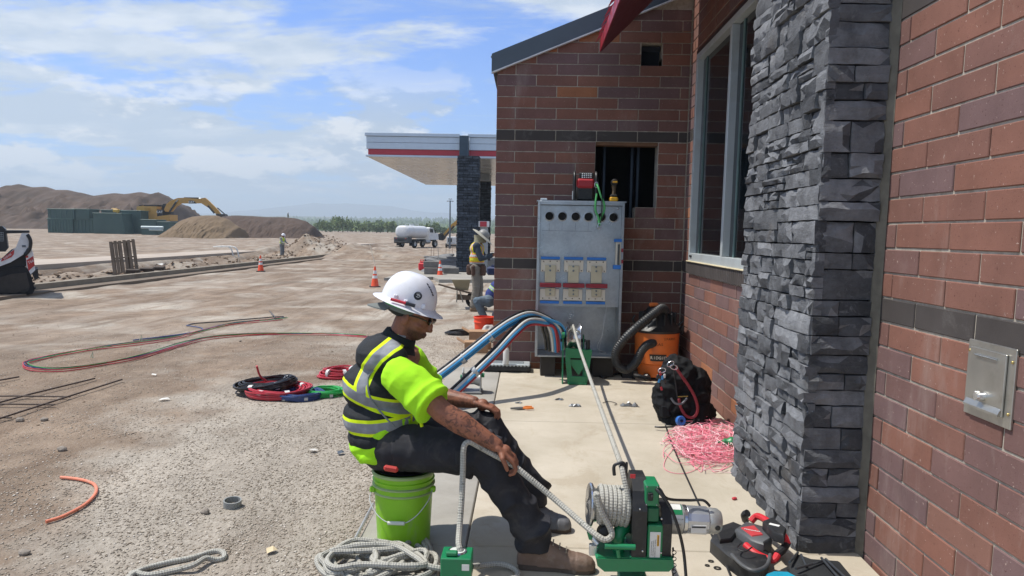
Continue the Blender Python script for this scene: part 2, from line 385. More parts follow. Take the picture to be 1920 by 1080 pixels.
c = s.mul(c, s.ramp(s.noise(0.18, 5), 0.3, 0.7, 0.85, 1.12)); c = s.mul(c, s.ramp(s.noise(1.7, 9, 0.72, stretch=(1, 0.45, 1)), 0.3, 0.7, 0.74, 1.22))
h = s.math('ADD', s.math('MULTIPLY', s.math('SUBTRACT', 1.0, peb), 0.6), s.math('ADD', s.math('MULTIPLY', n3, 0.9), s.math('MULTIPLY', n2, 1.4)))
h = s.math('ADD', h, s.math('MULTIPLY', s.noise(1.6, 8, 0.75, stretch=(1, .5, 1)), 9.0)); s.bump(h, 0.6, 0.012)
O('ground', mb, s.done(c, 0.93, spec=0.2), kind='structure', sm=179)
M_CONC = N('concrete'); s = M_CONC
c = s.mix(s.ramp(s.noise(1.6, 8, 0.62), 0.32, 0.68), hx('#a39a89'), hx('#bab1a1'))
c = s.mix(s.ramp(s.noise(3.2, 8, 0.68, dist=0.8), 0.56, 0.72, 0, 0.35), c, hx('#8c7b62'))
c = s.mix(s.ramp(s.noise(260, 2), 0.6, 0.75, 0, 0.35), c, hx('#8a7d69')); c = s.mix(s.ramp(s.noise(0.9, 9, 0.75, dist=1.4), 0.55, 0.62, 0, 0.30), c, hx('#8f7f66')); c = s.mix(s.ramp(s.vor(7), 0.0, 0.05, 0.55, 0), c, hx('#7d6c57')); c = s.mix(s.ramp(s.noise(14, 6, 0.7), 0.66, 0.74, 0, 0.5), c, hx('#d2c8b5'))
c = s.mix(s.ramp(s.noise(5.0, 6, 0.6, stretch=(4, 0.4, 1), dist=0.3), 0.6, 0.75, 0, 0.25), c, hx('#9a8c74'))
s.bump(s.math('ADD', s.noise(180, 4, 0.7), s.math('MULTIPLY', s.noise(40, 3, stretch=(6, 0.3, 1)), 0.8)), 0.22, 0.003)
M_CONC = s.done(c, 0.86, spec=0.25)
s = N('grey_concrete'); c = s.mix(s.ramp(s.noise(2.5, 8, 0.65), 0.3, 0.7), hx('#8b877f'), hx('#a39f97'))
c = s.mix(s.ramp(s.noise(240, 2), 0.6, 0.75, 0, 0.3), c, hx('#7c766c')); s.bump(s.noise(160, 4, 0.7), 0.2, 0.003); M_CONC2 = s.done(c, 0.86, spec=0.25)
# the slab beside the building: strip + three bays, saw-cut joints between them
XJ = -0.285; XL = -0.84; YJ = (0.6, 3.62, 6.02, 8.26)
walk = O('sidewalk', MB().box((0.43, 4.5, -0.16), (2.52, 7.6, 0.02)), mat('joint_dirt', '#4a4238', 0.95), kind='structure')
def slab(name, x0, x1, y0, y1, m, th=0.13):
    b = MB(); r = 0.006; vs = []
    for (e, dz) in ((0, -th), (0, -r), (r, 0)):
        for (x, y) in ((x0 + e, y0 + e), (x1 - e, y0 + e), (x1 - e, y1 - e), (x0 + e, y1 - e)): vs.append((x, y, slabz(y) + dz))
    b.add(vs, [(0, 1, 5, 4), (1, 2, 6, 5), (2, 3, 7, 6), (3, 0, 4, 7), (4, 5, 9, 8), (5, 6, 10, 9), (6, 7, 11, 10), (7, 4, 8, 11), (8, 9, 10, 11)])
    return O(name, b, m, walk, sm=None)
for i in range(3):
    slab('slab', XJ + 0.004, 1.69, YJ[i] + 0.003, YJ[i + 1] - 0.003, M_CONC)
    slab('edge_slab', XL, XJ - 0.004, YJ[i] + 0.003, YJ[i + 1] - 0.003, M_CONC2)
# loose gravel: real stones, thinning out away from the slab
rg = np.random.RandomState(4)
def stones(n, fx, size, mname, cols, name, label=None):
    base = np.array([(1, 0, 0), (-1, 0, 0), (0, 1, 0), (0, -1, 0), (0, 0, 1), (0, 0, -1)], float)
    fc = np.array([(0, 2, 4), (2, 1, 4), (1, 3, 4), (3, 0, 4), (2, 0, 5), (1, 2, 5), (3, 1, 5), (0, 3, 5)])
    V = []; Fc = []; k = 0
    while k < n:
        x, y, keep = fx()
        if not keep: continue
        r = size[0] + (size[1] - size[0]) * rg.rand() ** 3
        q = base * (1 + 0.5 * (rg.rand(6, 1) - 0.5)) + 0.25 * (rg.rand(6, 3) - 0.5); q *= r * np.array([1, 0.8, 0.46]); a = rg.rand() * 6.28
        R = np.array([[cos(a), -sin(a), 0], [sin(a), cos(a), 0], [0, 0, 1]]); q = q @ R.T + np.array([x, y, gz(x, y) + r * 0.12]); V.append(q); Fc.append(fc + 6 * k); k += 1
    V = np.concatenate(V); Fc = np.concatenate(Fc); me = bpy.data.meshes.new(name); me.vertices.add(len(V)); me.vertices.foreach_set('co', V.ravel().astype('f'))
    me.loops.add(len(Fc) * 3); me.loops.foreach_set('vertex_index', Fc.ravel().astype('i')); me.polygons.add(len(Fc)); me.polygons.foreach_set('loop_start', np.arange(0, len(Fc) * 3, 3, dtype='i')); me.update(calc_edges=True); me.validate()
    s = N(mname); r = s.geo.outputs['Random Per Island']; c = s.mix(s.ramp(r, 0.2, 0.8), cols[0], cols[1]); c = s.mix(s.ramp(r, 0.9, 0.93), c, cols[2]); c = s.mix(s.ramp(s.noise(90, 3), 0.4, 0.7, 0, 0.5), c, hx('#8a7864'))
    return O(name, me, s.done(c, 0.9, spec=0.25), kind='stuff')
def fx():
    y = 2.6 + 9.5 * rg.rand() ** 1.5; x = -0.86 - (3.4 + 0.25 * y) * rg.rand() ** 1.25
    d = 0.5 + 0.5 * nz(x, y, 0.8, 11) + 0.5 * nz(x, y, 2.4, 1) + 0.35 * (1 - (-x - 0.86) / 2.6)
    return x, y, rg.rand() < d * (1.0 if y < 6 else 0.6)
g = stones(70000, fx, (0.003, 0.0115), 'gravel_stone', (hx('#8c8174'), hx('#b3a99b'), hx('#d2cabf')), 'gravel')
def fx2():
    y = 5 + 15 * rg.rand(); x = -1 - 9 * rg.rand(); return x, y, rg.rand() < 0.3 + nz(x, y, 1.0, 5)
stones(2000, fx2, (0.006, 0.016), 'clod', (hx('#7d6b5a'), hx('#9b8b7a'), hx('#b3a899')), 'dirt_clods')
def fx3():
    y = 11 + 62 * rg.rand() ** 1.3; x = -12.7 - 5.2 * rg.rand(); return x, y, rg.rand() < 0.5 + nz(x, y, 0.6, 5)
stones(9000, fx3, (0.02, 0.13), 'spoil', (hx('#5c4a3c'), hx('#766352'), hx('#857260')), 'trench_spoil')
# kerb, path beyond the trench
def strip(name, xs_, z0, z1, ya, yb, m, kind='structure', n=40, dx=lambda y: 0):
    b = MB(); k = len(xs_); vs = []
    for j in range(n + 1):
        y = ya + (yb - ya) * j / n; o = dx(y)
        vs += [(xs_[0] + o, y, z0), (xs_[0] + o, y, z1), (xs_[1] + o, y, z1), (xs_[1] + o, y, z0)]
    fs = []
    for j in range(n):
        for a in range(3): p = j * 4 + a; fs.append((p, p + 4, p + 5, p + 1))
    fs += [(0, 1, 2, 3), (n * 4 + 3, n * 4 + 2, n * 4 + 1, n * 4)]
    return O(name, b.add(vs, fs), m, kind=kind, sm=None)
M_KERB = mat('kerb_concrete', '#7f7668', 0.9, var=0.25, vs=1.5, dirt='#5e4f40', da=0.8, ds=1.2)
strip('kerb', (-12.25, -12.02), -0.6, 0.06, 8, 75, M_KERB, dx=lambda y: -0.00045 * max(0, y - 30) ** 2)
strip('kerb_gutter', (-12.02, -11.5), -0.6, -0.075, 8, 75, mat('gutter_dirt', '#6f6254', 0.95, var=0.3, vs=1.0), dx=lambda y: -0.00045 * max(0, y - 30) ** 2)
strip('path', (-21.3, -18.6), -0.7, 0.0, 14, 92, mat('pale_path', '#a3978a', 0.9, var=0.12, vs=0.6, dirt='#8d7966', da=0.6, ds=0.4))
# spoil heaps
def heap(name, label, prof, Y, depth, m, seed, amp=0.35, cat='dirt pile', rough=1.0, fa=1.3, kind=None):
    xs_ = [p[0] for p in prof]; nU, nV = 150, 46; b = MB(); vs = []
    for j in range(nV + 1):
        t = -1 + 2 * j / nV
        for i in range(nU + 1):
            px = xs_[0] + (xs_[-1] - xs_[0]) * i / nU
            for k in range(len(prof) - 1):
                if prof[k + 1][0] >= px: break
            u = (px - prof[k][0]) / (prof[k + 1][0] - prof[k][0]); u = u * u * (3 - 2 * u) * 0.5 + u * 0.5; py = prof[k][1] + (prof[k + 1][1] - prof[k][1]) * u
            top = P(px, py, Y); base = gz(top.x, Y); H = max(0.0, top.z - base) * sst(0, 0.06, i / nU) * sst(1, 0.93, i / nU)
            y = Y + t * depth * (0.6 + 0.4 * min(1, H / 4)); f = max(0, 1 - abs(t) ** fa)
            q = Vector((top.x * 0.22 / amp, y * 0.22 / amp, seed))
            rid = noise.fractal(q, 1.0, 2.0, 5) * amp * H * 0.6 * (f * (1 - f) * 3) * rough + noise.fractal(q * 4, 1, 2, 4) * 0.06 * H * (f > 0) * (1 - f)
            if t < 0: slump = abs(noise.noise(Vector((top.x * 0.10, t * 1.2, seed + 4)))) * 0.25 * H * f * (1 - f) * 4
            else: slump = 0
            vs.append((top.x + rid * 0.3, y, base - 0.3 + (H + 0.3) * f - slump + rid))
    for j in range(nV):
        for i in range(nU): a = j * (nU + 1) + i; b.f.append([a, a + 1, a + nU + 2, a + nU + 1]); b.mi.append(0)
    b.v = [Vector(v) for v in vs]; o = O(name, b, m, sm=179)
    return tag(o, label, cat, None, kind)
M_HEAP = mat('heap_soil', '#4a3b31', 0.95, var=0.4, vs=0.16, dirt='#36291f', da=0.8, ds=0.10, bump=1.0, bs=1.2)
M_HEAP2 = mat('tan_heap_soil', '#6b5943', 0.95, var=0.25, vs=0.3, dirt='#5b4a3d', da=0.6, ds=0.3, bump=0.8, bs=2.5)
M_HEAP3 = mat('dark_heap_soil', '#493a31', 0.95, var=0.25, vs=0.3, dirt='#453529', da=0.6, ds=0.3, bump=0.8, bs=2.5)
heap('spoil_heap', 'long high brown earth heap along the left horizon behind the green boxes', [(-330, 425), (-260, 395), (-120, 362), (-40, 356), (0, 352), (35, 345), (62, 351), (85, 350), (105, 356), (125, 356), (150, 361), (176, 367), (215, 362), (235, 364), (262, 360), (285, 364), (296, 360), (308, 367), (330, 380), (348, 396), (362, 415), (372, 432)], 215, 34, M_HEAP, 3.1)
heap('tan_heap', 'low tan soil heap below the reach of the yellow digger', [(322, 434), (332, 422), (346, 411), (362, 406), (385, 404), (405, 404), (425, 410), (445, 424), (458, 434)], 112, 9, M_HEAP2, 8.2, 0.2)
heap('dark_heap', 'low dark brown soil heap with stakes right of the tan heap', [(392, 434), (405, 415), (418, 406), (440, 404), (470, 405), (500, 407), (530, 407), (552, 409), (572, 414), (588, 424), (602, 434)], 122, 9, M_HEAP3, 5.7, 0.2)
# rising country beyond, and the mountains
def ridge(name, pts, Y, back, m, seed, amp, nU=260, nV=14, base=-2.0, kind='structure', front=0.6):
    b = MB(); X0, X1 = pts[0][0], pts[-1][0]
    for j in range(nV + 1):
        t = j / nV
        for i in range(nU + 1):
            px = X0 + (X1 - X0) * i / nU
            for k in range(len(pts) - 1):
                if pts[k + 1][0] >= px: break
            u = (px - pts[k][0]) / (pts[k + 1][0] - pts[k][0]); u = u * u * (3 - 2 * u); py = pts[k][1] + (pts[k + 1][1] - pts[k][1]) * u
            top = P(px, py, Y); y = Y * front + (Y - Y * front) * t if t <= 1 else Y
            z = base + (top.z - base) * t ** 1.15 + amp * noise.fractal(Vector((top.x / Y * 30, t * 6, seed)), 1, 2, 5) * (0.25 + 0.75 * t)
            b.v.append(Vector((top.x, y, z)))
    nR = nV + 1
    for i in range(nU + 1): p = b.v[nV * (nU + 1) + i]; b.v.append(Vector((p.x, Y + back, base)))
    for j in range(nR):
        for i in range(nU): a = j * (nU + 1) + i; b.f.append([a, a + 1, a + nU + 2, a + nU + 1]); b.mi.append(0)
    return O(name, b, m, kind=kind, sm=179)
s = N('wooded_country'); c = s.mix(s.ramp(s.noise(0.008, 8, 0.7, stretch=(1, 0.35, 1)), 0.40, 0.60), hx('#3c4a2f'), hx('#77745a')); c = s.mix(s.ramp(s.vor(0.02), 0.06, 0.10, 0.7, 0), c, hx('#c9c4b8')); M_WOOD = s.done(c, 0.95, spec=0.1)
ridge('far_hills', [(-1500, 408), (-300, 406), (200, 404), (420, 403), (520, 405), (600, 406), (700, 409), (800, 413), (900, 416), (1100, 420), (2600, 428), (3600, 430)], 3200, 600, M_WOOD, 2.0, 2.5, front=0.22)
M_MTN = mat('mountain_rock', '#66707a', 0.95, var=0.2, vs=0.002)
ridge('mountains', [(-1800, 404), (-700, 398), (0, 401), (250, 402), (400, 400), (480, 393), (530, 388), (565, 384), (580, 379), (600, 382), (655, 382), (700, 384), (735, 387), (770, 394), (830, 400), (900, 404), (1200, 408), (2500, 420), (3600, 425)], 5200, 700, M_MTN, 6.0, 7, front=0.75)
# trees on the plain's far edge
M_LEAF = [None] * 2
for q_, (c0, c1) in enumerate((('#56683f', '#7d8b58'), ('#4a5a3c', '#66764c'))):
    s = N('tree_leaf' if q_ == 0 else 'dark_tree_leaf'); r = s.geo.outputs['Random Per Island']; M_LEAF[q_] = s.done(s.mix(r, hx(c0), hx(c1)), 0.8, spec=0.2)
M_BARK = mat('tree_bark', '#54473a', 0.95)
def crown_mesh(seed, n=420, R=4.0, H=6.5, name='crown'):
    rr = random.Random(seed); b = MB(); cl = [(rr.uniform(-.55, .55) * R, rr.uniform(-.55, .55) * R, H * rr.uniform(0.35, 0.85), rr.uniform(.35, .6) * R) for _ in range(9)]
    for _ in range(n):
        cx_, cy_, cz_, cr = rr.choice(cl); d = Vector((rr.gauss(0, 1), rr.gauss(0, 1), rr.gauss(0, .8))).normalized() * cr * rr.uniform(.55, 1.05)
        p = Vector((cx_, cy_, cz_)) + d; s_ = rr.uniform(.28, .6); a = Euler((rr.uniform(0, 6), rr.uniform(0, 6), rr.uniform(0, 6))).to_matrix()
        b.add([p + a @ Vector(v) * s_ for v in ((-1, -.6, 0), (1, -.7, .15), (1.1, .6, 0), (-.9, .7, -.1))], [(0, 1, 2, 3)])
    return b.mesh(name)
CR = [crown_mesh(i) for i in range(5)]
tb = MB(); tb.tube([(0, 0, -1), (0.1, 0, 1.5), (-.1, .1, 3), (.2, 0, 4.6)], [.28, .24, .18, .1], 7)
for a in range(5): tb.tube([(0, 0, 2 + .3 * a), (1.4 * cos(a * 1.3), 1.4 * sin(a * 1.3), 3.6 + .3 * a)], [.12, .05], 5)
TR = tb.mesh('trunk')
rt = random.Random(11)
kinds = ['pale round', 'tall ragged', 'dark bushy', 'low spreading']
ORD = ['first', 'second', 'third', 'fourth', 'fifth', 'sixth', 'seventh', 'eighth', 'ninth', 'tenth', 'eleventh', 'twelfth']
TP_ = [428, 450, 474, 498, 520, 545, 566, 596, 604, 611, 618, 628, 634, 643, 652, 660, 668, 677, 684, 692, 699, 706, 712, 719, 727, 735, 744, 752, 762, 774, 786, 798, 812, 826, 840, 849]
for i_, px in enumerate(TP_):
    Y = rt.uniform(300, 420) if px > 590 else rt.uniform(420, 520); q = P(px, 430, Y); z = gz(q.x, Y) - 0.4
    sc_ = rt.uniform(.60, .92) * (1.0 if px > 590 else 1.15); kd = rt.randrange(4); dark = kd in (2,)
    if px < 590: lb = 'over the dark soil heap, %s from the left' % ORD[i_]
    elif px < 664: lb = 'just right of the dark heap, %s from the heap' % ORD[i_ - 7]
    elif px < 740: lb = 'in mid tree line left of the tanker, %s from the tanker' % ORD[TP_.index(735) - i_]
    else: lb = 'behind the tanker, %s from the right' % ORD[len(TP_) - 1 - i_]
    t = T('tree', '%s tree %s' % (kinds[kd], lb), 'tree', (q.x, Y, z), rt.uniform(0, 6), 'trees along the far edge of the plain')
    t.scale = (sc_ * rt.uniform(.85, 1.3), sc_ * rt.uniform(.85, 1.3), sc_ * {0: .9, 1: 1.15, 2: .85, 3: .65}[kd])
    me = CR[rt.randrange(5)]; key = me.name + ('d' if dark else '')
    if dark: me = me.copy()
    if not me.materials: me.materials.append(M_LEAF[1 if dark else 0])
    else: me.materials[0] = M_LEAF[1 if dark else 0]
    O('crown', me, M_LEAF[0], t); O('trunk', TR, M_BARK, t)
# dense wood beyond the individual trees
b = MB(); rw = random.Random(3)
for i in range(5200):
    Y = rw.uniform(560, 1500) if i % 3 else rw.uniform(700, 2600); px = rw.uniform(-100, 960); q = P(px, 430, Y); t_ = max(0, (Y / 3200 - .22) / .78)
    zt = P(px, 409, 3200).z; z = -2 + (zt + 2) * t_ ** 1.15
    s_ = rw.uniform(2.2, 4.8) * (1 + Y / 2500); o = len(b.v)
    for (a, r_, h_) in ((0, 1, .3), (1.57, .9, .35), (3.14, 1.1, .3), (4.7, 1, .4)): b.v.append(Vector((q.x + s_ * r_ * cos(a + i), Y + s_ * r_ * sin(a + i), z + s_ * h_)))
    b.v.append(Vector((q.x + rw.uniform(-.3, .3) * s_, Y, z + s_ * rw.uniform(1.1, 1.7)))); b.v.append(Vector((q.x, Y, z - 1)))
    for a in range(4): b.f += [[o + a, o + (a + 1) % 4, o + 4], [o + (a + 1) % 4, o + a, o + 5]]; b.mi += [0, 0]
O('far_wood', b, M_LEAF[1], kind='stuff', sm=None)
# ================================================================== BUILDING
W = 1.70; GY = 8.30; CH = 0.1164; CL = 0.444; JT = 0.0095
s = N('brick'); r = s.rnd()
c = s.mix(s.ramp(r, 0.10, 0.45), hx('#80594c'), hx('#77554b')); c = s.mix(s.ramp(r, 0.45, 0.8), c, hx('#6d5756')); c = s.mix(s.ramp(r, 0.95, 0.97), c, hx('#966448'))
c = s.mul(c, s.ramp(s.noise(5, 6, 0.6), 0.25, 0.75, 0.82, 1.15))
c = s.mix(s.ramp(s.noise(95, 3, 0.7), 0.63, 0.70, 0, 0.75), c, hx('#4c2f27')); c = s.mix(s.ramp(s.noise(75, 2, 0.6), 0.70, 0.74, 0, 0.7), c, hx('#b9a498'))
c = s.mix(s.ramp(s.noise(2.2, 8, 0.7, stretch=(1, 1, 0.35), dist=0.5), 0.54, 0.74, 0, 0.5), c, hx('#a0928a')); c = s.mix(s.ramp(s.noise(11, 7, 0.75, stretch=(1, 1, .5)), 0.66, 0.72, 0, 0.6), c, hx('#b3a79d'))
s.bump(s.math('ADD', s.noise(170, 5, 0.75), s.math('MULTIPLY', s.noise(30, 3), 0.6)), 0.35, 0.004); M_BRICK = s.done(c, 0.88, spec=0.25)
s = N('dark_brick'); c = s.mul(hx('#46413f'), s.ramp(s.noise(5, 6), 0.25, 0.75, 0.8, 1.2)); c = s.mix(s.ramp(s.noise(3, 8, 0.7, dist=0.6), 0.58, 0.76, 0, 0.4), c, hx('#8d8a86')); s.bump(s.noise(170, 5, 0.7), 0.3, 0.004); M_DBRICK = s.done(c, 0.85, spec=0.25)
s = N('mortar'); c = s.mix(s.ramp(s.noise(25, 6), 0.3, 0.7), hx('#8f877b'), hx('#b3ab9e')); s.bump(s.noise(220, 4, 0.7), 0.5, 0.004); M_MORTAR = s.done(c, 0.95, spec=0.15)
building = T('brick_store', 'red brick shop with dark bands, sloping roof edge and stone pier on the right', 'building', (0, 0, 0))
def unit_brick(m):
    me = MB().box((0, 0, 0), (CL - JT, 0.09, CH - JT), 0.0035).mesh('brick', 35); me.materials.append(m); return me
UB = {False: unit_brick(M_BRICK), True: unit_brick(M_DBRICK)}
DARK = lambda k: k in (-1, 11)                 # rows from z = 1.229
cand = []                                      # (visible size, wall, matrix, dark)
def rows_for(z0, z1): return range(int(math.floor((z0 - 1.229) / CH)), int(math.ceil((z1 - 1.229) / CH)))
def lay(wall, to_world, u0, u1, z0, z1, holes=(), u0f=None, off=0.0, vis=True, exact=None):
    """to_world(u, z) -> matrix of a brick centred at u along the wall"""
    for k in rows_for(z0, z1):
        za, zb = 1.229 + k * CH, 1.229 + (k + 1) * CH; zc = (za + zb) / 2
        if zb > z1 + 0.02: continue
        spans = [(u0f(za) if u0f else u0, u1)]
        for (a, b_, c_, d_) in holes:
            if zc > c_ and zc < d_:
                ns = []
                for (p, q) in spans:
                    if q <= a or p >= b_: ns.append((p, q)); continue
                    if p < a: ns.append((p, a))
                    if q > b_: ns.append((b_, q))
                spans = ns
        for (p, q) in spans:
            i0 = int(math.floor((p - off) / CL - 0.5 * (k % 2))) - 1
            for i in range(i0, i0 + int((q - p) / CL) + 4):
                a = off + (i + 0.5 * (k % 2)) * CL; b_ = a + CL; a = max(a, p); b_ = min(b_, q)
                if b_ - a < 0.03: continue
                M = to_world((a + b_) / 2, zc + random.uniform(-.0012, .0012)) @ Matrix.Translation((0, random.uniform(-.0016, .0016), 0)) @ Matrix.Diagonal(((b_ - a - JT) / (CL - JT), 1, 1, 1))
                c_ = M.translation; x, y, d = proj(c_); inside = vis and -20 < x < 1960 and -20 < y < 1100
                if wall[0] == 'window_wall' and c_.y < 5.0: inside = False
                if wall[0] == 'gable_wall' and 0.15 < c_.x < 0.97 and 0.25 < c_.z < 1.75: inside = False
                cand.append(((b_ - a) / d / d if inside else -1, wall[1], M, DARK(k)))
def core(name, M, u0, u1, z0, z1, holes, th, mt=None):
    us = sorted({u0, u1, *[h[0] for h in holes], *[h[1] for h in holes]}); zs_ = sorted({z0, z1, *[h[2] for h in holes], *[h[3] for h in holes]}); b = MB()
    for i in range(len(us) - 1):
        for j in range(len(zs_) - 1):
            u, z = (us[i] + us[i + 1]) / 2, (zs_[j] + zs_[j + 1]) / 2
            if any(h[0] < u < h[1] and h[2] < z < h[3] for h in holes): continue
            b.box((u, th / 2, z), (us[i + 1] - us[i], th, zs_[j + 1] - zs_[j]))
    b.v = [M @ v for v in b.v]; return O(name, b, mt or M_MORTAR, building, sm=None)
# --- gable wall facing the camera (u = X)
HG = [(0.705, 1.384, 1.811, 2.51), (0.60, 1.155, 1.695, 1.812), (1.164, 1.39, 3.324, 3.556)]
gx = lambda u, z: Matrix.Translation((u, GY + 0.045, z))
GM = core('gable_wall', Matrix.Translation((0, GY + 0.006, 0)), -0.372, 1.72, -0.25, 3.22, [h for h in HG if h[3] < 3] + [(1.164, 1.39, 3.3, 3.4)], 0.2)
tri = [(-0.372, 3.22), (1.72, 3.22), (1.72, 4.12), (-0.372, 3.27)]
O('gable_peak', MB().prismY([(-0.372, 3.22), (1.164, 3.22), (1.164, 3.87), (-0.372, 3.25)], GY + .0065, GY + .2).prismY([(1.39, 3.22), (1.72, 3.22), (1.72, 4.08), (1.39, 3.96)], GY + .0065, GY + .2).prismY([(1.164, 3.556), (1.39, 3.556), (1.39, 3.96), (1.164, 3.87)], GY + .0065, GY + .2), M_MORTAR, building, sm=None)
rl = lambda z: max(-0.385, -0.385 + (z - 3.235) / 0.405)
lay(('gable_wall', GM), gx, -0.385, 1.694, -0.1, 3.99, HG, u0f=rl, off=-0.4)
# --- window wall and near wall share one plane X = W (u = -Y so that bricks face -X)
MXW = Matrix(((0, 1, 0, W), (-1, 0, 0, 0), (0, 0, 1, 0), (0, 0, 0, 1)))       # local x -> -Y, local y -> +X
fx_ = lambda u, z: Matrix.Translation((W + 0.045, 0, 0)) @ Matrix(((0, 1, 0, 0), (-1, 0, 0, 0), (0, 0, 1, 0), (0, 0, 0, 1))) @ Matrix.Translation((u, 0, z))
WY0, WY1, WZ0, WZ1 = 4.9, 7.96, 1.25, 3.36
HW = [(-WY1, -WY0, 1.113, WZ1)]
WM = core('window_wall', Matrix.Translation((0.006, 0, 0)) @ MXW, -8.32, -4.6, -0.25, 4.6, [(-WY1, -WY0, WZ0 - .02, WZ1)], 0.2)
lay(('window_wall', WM), fx_, -8.295, -4.62, -0.1, 4.6, HW, off=0.1)
NM = core('near_wall', Matrix.Translation((0.006, 0, 0)) @ MXW, -4.6, -1.0, -0.4, 4.6, [], 0.2)
lay(('near_wall', NM), fx_, -3.70, -1.0, -0.3, 4.6, [(-2.885, -2.58, 0.86, 1.115)] and [], off=-3.525 + 3 * CL)
# --- flank of the gable wing, seen only from a step to the left
FM = O('flank_wall', MB().box((-0.27, 11, 1.55), (0.19, 5.2, 3.5)), M_MORTAR, building, sm=None)
lay(('flank_wall', FM), lambda u, z: Matrix.Translation((-0.34, 0, 0)) @ Matrix(((0, 1, 0, 0), (-1, 0, 0, 0), (0, 0, 1, 0), (0, 0, 0, 1))) @ Matrix.Translation((u, 0, z)), -13.5, -8.40, -0.1, 3.2, vis=False)
cand.sort(key=lambda c: -c[0])
rest = {}
for i, (v, wall, M, dk) in enumerate(cand):
    if v > 0 and i < 300:
        o = bpy.data.objects.new('brick', UB[dk]); COL.objects.link(o); o.parent = wall; o.matrix_local = M
    else: rest.setdefault((wall, dk), []).append(M)
for (wall, dk), Ms in rest.items():
    b = MB()
    for M in Ms: b.M = M; b.box((0, 0, 0), (CL - JT, 0.09, CH - JT), 0.0035)
    O('brickwork', b, M_DBRICK if dk else M_BRICK, wall, kind='stuff')
# --- soldier sill under the window
b = MB()
for i in range(54):
    y = WY1 + 0.0 - i * 0.0585
    if y < 4.9: break
    b.box((W + 0.03, y - 0.029, 1.18), (0.11, 0.0505, 0.126), 0.003)
O('sill_brick', b, M_DBRICK, building, kind='stuff')
for y in (8.24, 8.02): O('sill_brick', MB().box((W + 0.042, y + (0.03 if y > 8.1 else 0.04), 1.182), (0.094, 0.10 if y > 8.1 else 0.15, 0.11), 0.003), M_DBRICK, building)
O('sill_mortar', MB().box((W + 0.045, (WY1 + WY0) / 2, 1.179), (0.085, WY1 - WY0, 0.12)), M_MORTAR, building, sm=None)
# --- window
M_ALU = mat('window_aluminium', '#b9c0c2', 0.42, 0.25, var=0.06, dirt='#8b8578', da=0.3, ds=4)
s = N('window_glass'); gt = s.mix(s.ramp(s.noise(1.3, 6, 0.6), 0.4, 0.7), hx('#12181c'), hx('#1b2226')); M_GLASS = s.done(gt, s.ramp(s.noise(6, 8, 0.7), 0.45, 0.75, 0.04, 0.22), spec=0.35)
win = O('window', MB().box((W + 0.12, (WY0 + WY1) / 2, (WZ0 + WZ1) / 2), (0.02, WY1 - WY0, WZ1 - WZ0)), mat('window_back', '#15191c', 0.5), building, sm=None)
def fr(name, c, d): return O(name, MB().box(c, d, 0.003), M_ALU, win)
FX = W + 0.045
fr('frame', (FX, WY1 - 0.03, (WZ0 + WZ1) / 2), (0.12, 0.06, WZ1 - WZ0)); fr('frame', (FX, WY0 + 0.03, (WZ0 + WZ1) / 2), (0.12, 0.06, WZ1 - WZ0))
fr('frame', (FX, (WY0 + WY1) / 2, WZ0 + 0.04), (0.12, WY1 - WY0 - 0.125, 0.08)); fr('frame', (FX, (WY0 + WY1) / 2, WZ1 - 0.03), (0.12, WY1 - WY0 - 0.125, 0.06))
O('sill_flashing', MB().box((W + 0.015, (WY0 + WY1) / 2, WZ0 - 0.0035), (0.105, WY1 - WY0, 0.010), 0.002), mat('cream_caulk', '#c9bd9d', 0.7), win)
for y in (6.62, 5.30): fr('mullion', (FX, y, (WZ0 + WZ1) / 2 + 0.01), (0.119, 0.065, WZ1 - WZ0 - 0.145))
M_INA = mat('inner_frame', '#5d7472', 0.5, 0.2)
for (a, b_) in ((6.66, 7.90), (5.34, 6.585), (4.965, 5.262)):
    O('pane', MB().box((W + 0.055, (a + b_) / 2, 2.31), (0.012, b_ - a, 1.97)), M_GLASS, win, sm=None)
    O('inner_stop', MB().box((W + 0.044, b_ - 0.16, 2.31), (0.008, 0.045, 1.965)), M_INA, win, sm=None)
O('weep_cover', MB().box((W - 0.018, 7.83, WZ0 + 0.05), (0.012, 0.09, 0.018)), mat('black_rubber', '#17181a', 0.6), win)
O('painted_lamp_reflection', MB().box((W + 0.046, 6.0, 2.02), (0.002, 0.16, 0.02), rot=(0.14, 0, 0)), mat('lamp_reflection_strip', '#dfe8e4', 0.4), win)  # pale strip in front of the pane: a lamp's reflection painted on, no lamp inside
O('header', MB().box((W + 0.01, (WY0 + WY1) / 2, WZ1 + 0.018), (0.05, WY1 - WY0, 0.035), 0.002), mat('bronze_flashing', '#3b2f2e', 0.5, 0.3), building)
# --- service opening in the gable wall
M_DK = mat('dark_interior', '#0c0d10', 0.9)
b = MB(); b.box((1.0, GY + 0.95, 2.1), (1.1, 0.04, 1.2)); b.box((1.0, GY + 0.6, 1.5), (1.1, 0.78, 0.04)); b.box((1.0, GY + 0.6, 2.7), (1.1, 0.78, 0.04)); b.box((0.45, GY + 0.6, 2.1), (0.04, 0.78, 1.2)); b.box((1.6, GY + 0.6, 2.1), (0.04, 0.78, 1.2))
O('service_recess', b, M_DK, building, sm=None)
b = MB(); b.box((1.277, GY + 0.35, 3.44), (0.4, 0.02, 0.4)); O('vent_recess', b, mat('vent_navy', '#111a2b', 0.7), building, sm=None)
O('vent_louvre', MB().box((1.277, GY + 0.12, 3.52), (0.215, 0.02, 0.05), rot=(0.5, 0, 0)), mat('vent_navy', '#111a2b', 0.7), building)
M_STUD = mat('steel_stud', '#434c56', 0.4, 0.7)
for x in (1.165, 1.235): O('stud', MB().box((x, GY + 0.5, 2.15), (0.03, 0.09, 1.05), 0.002), M_STUD, building)
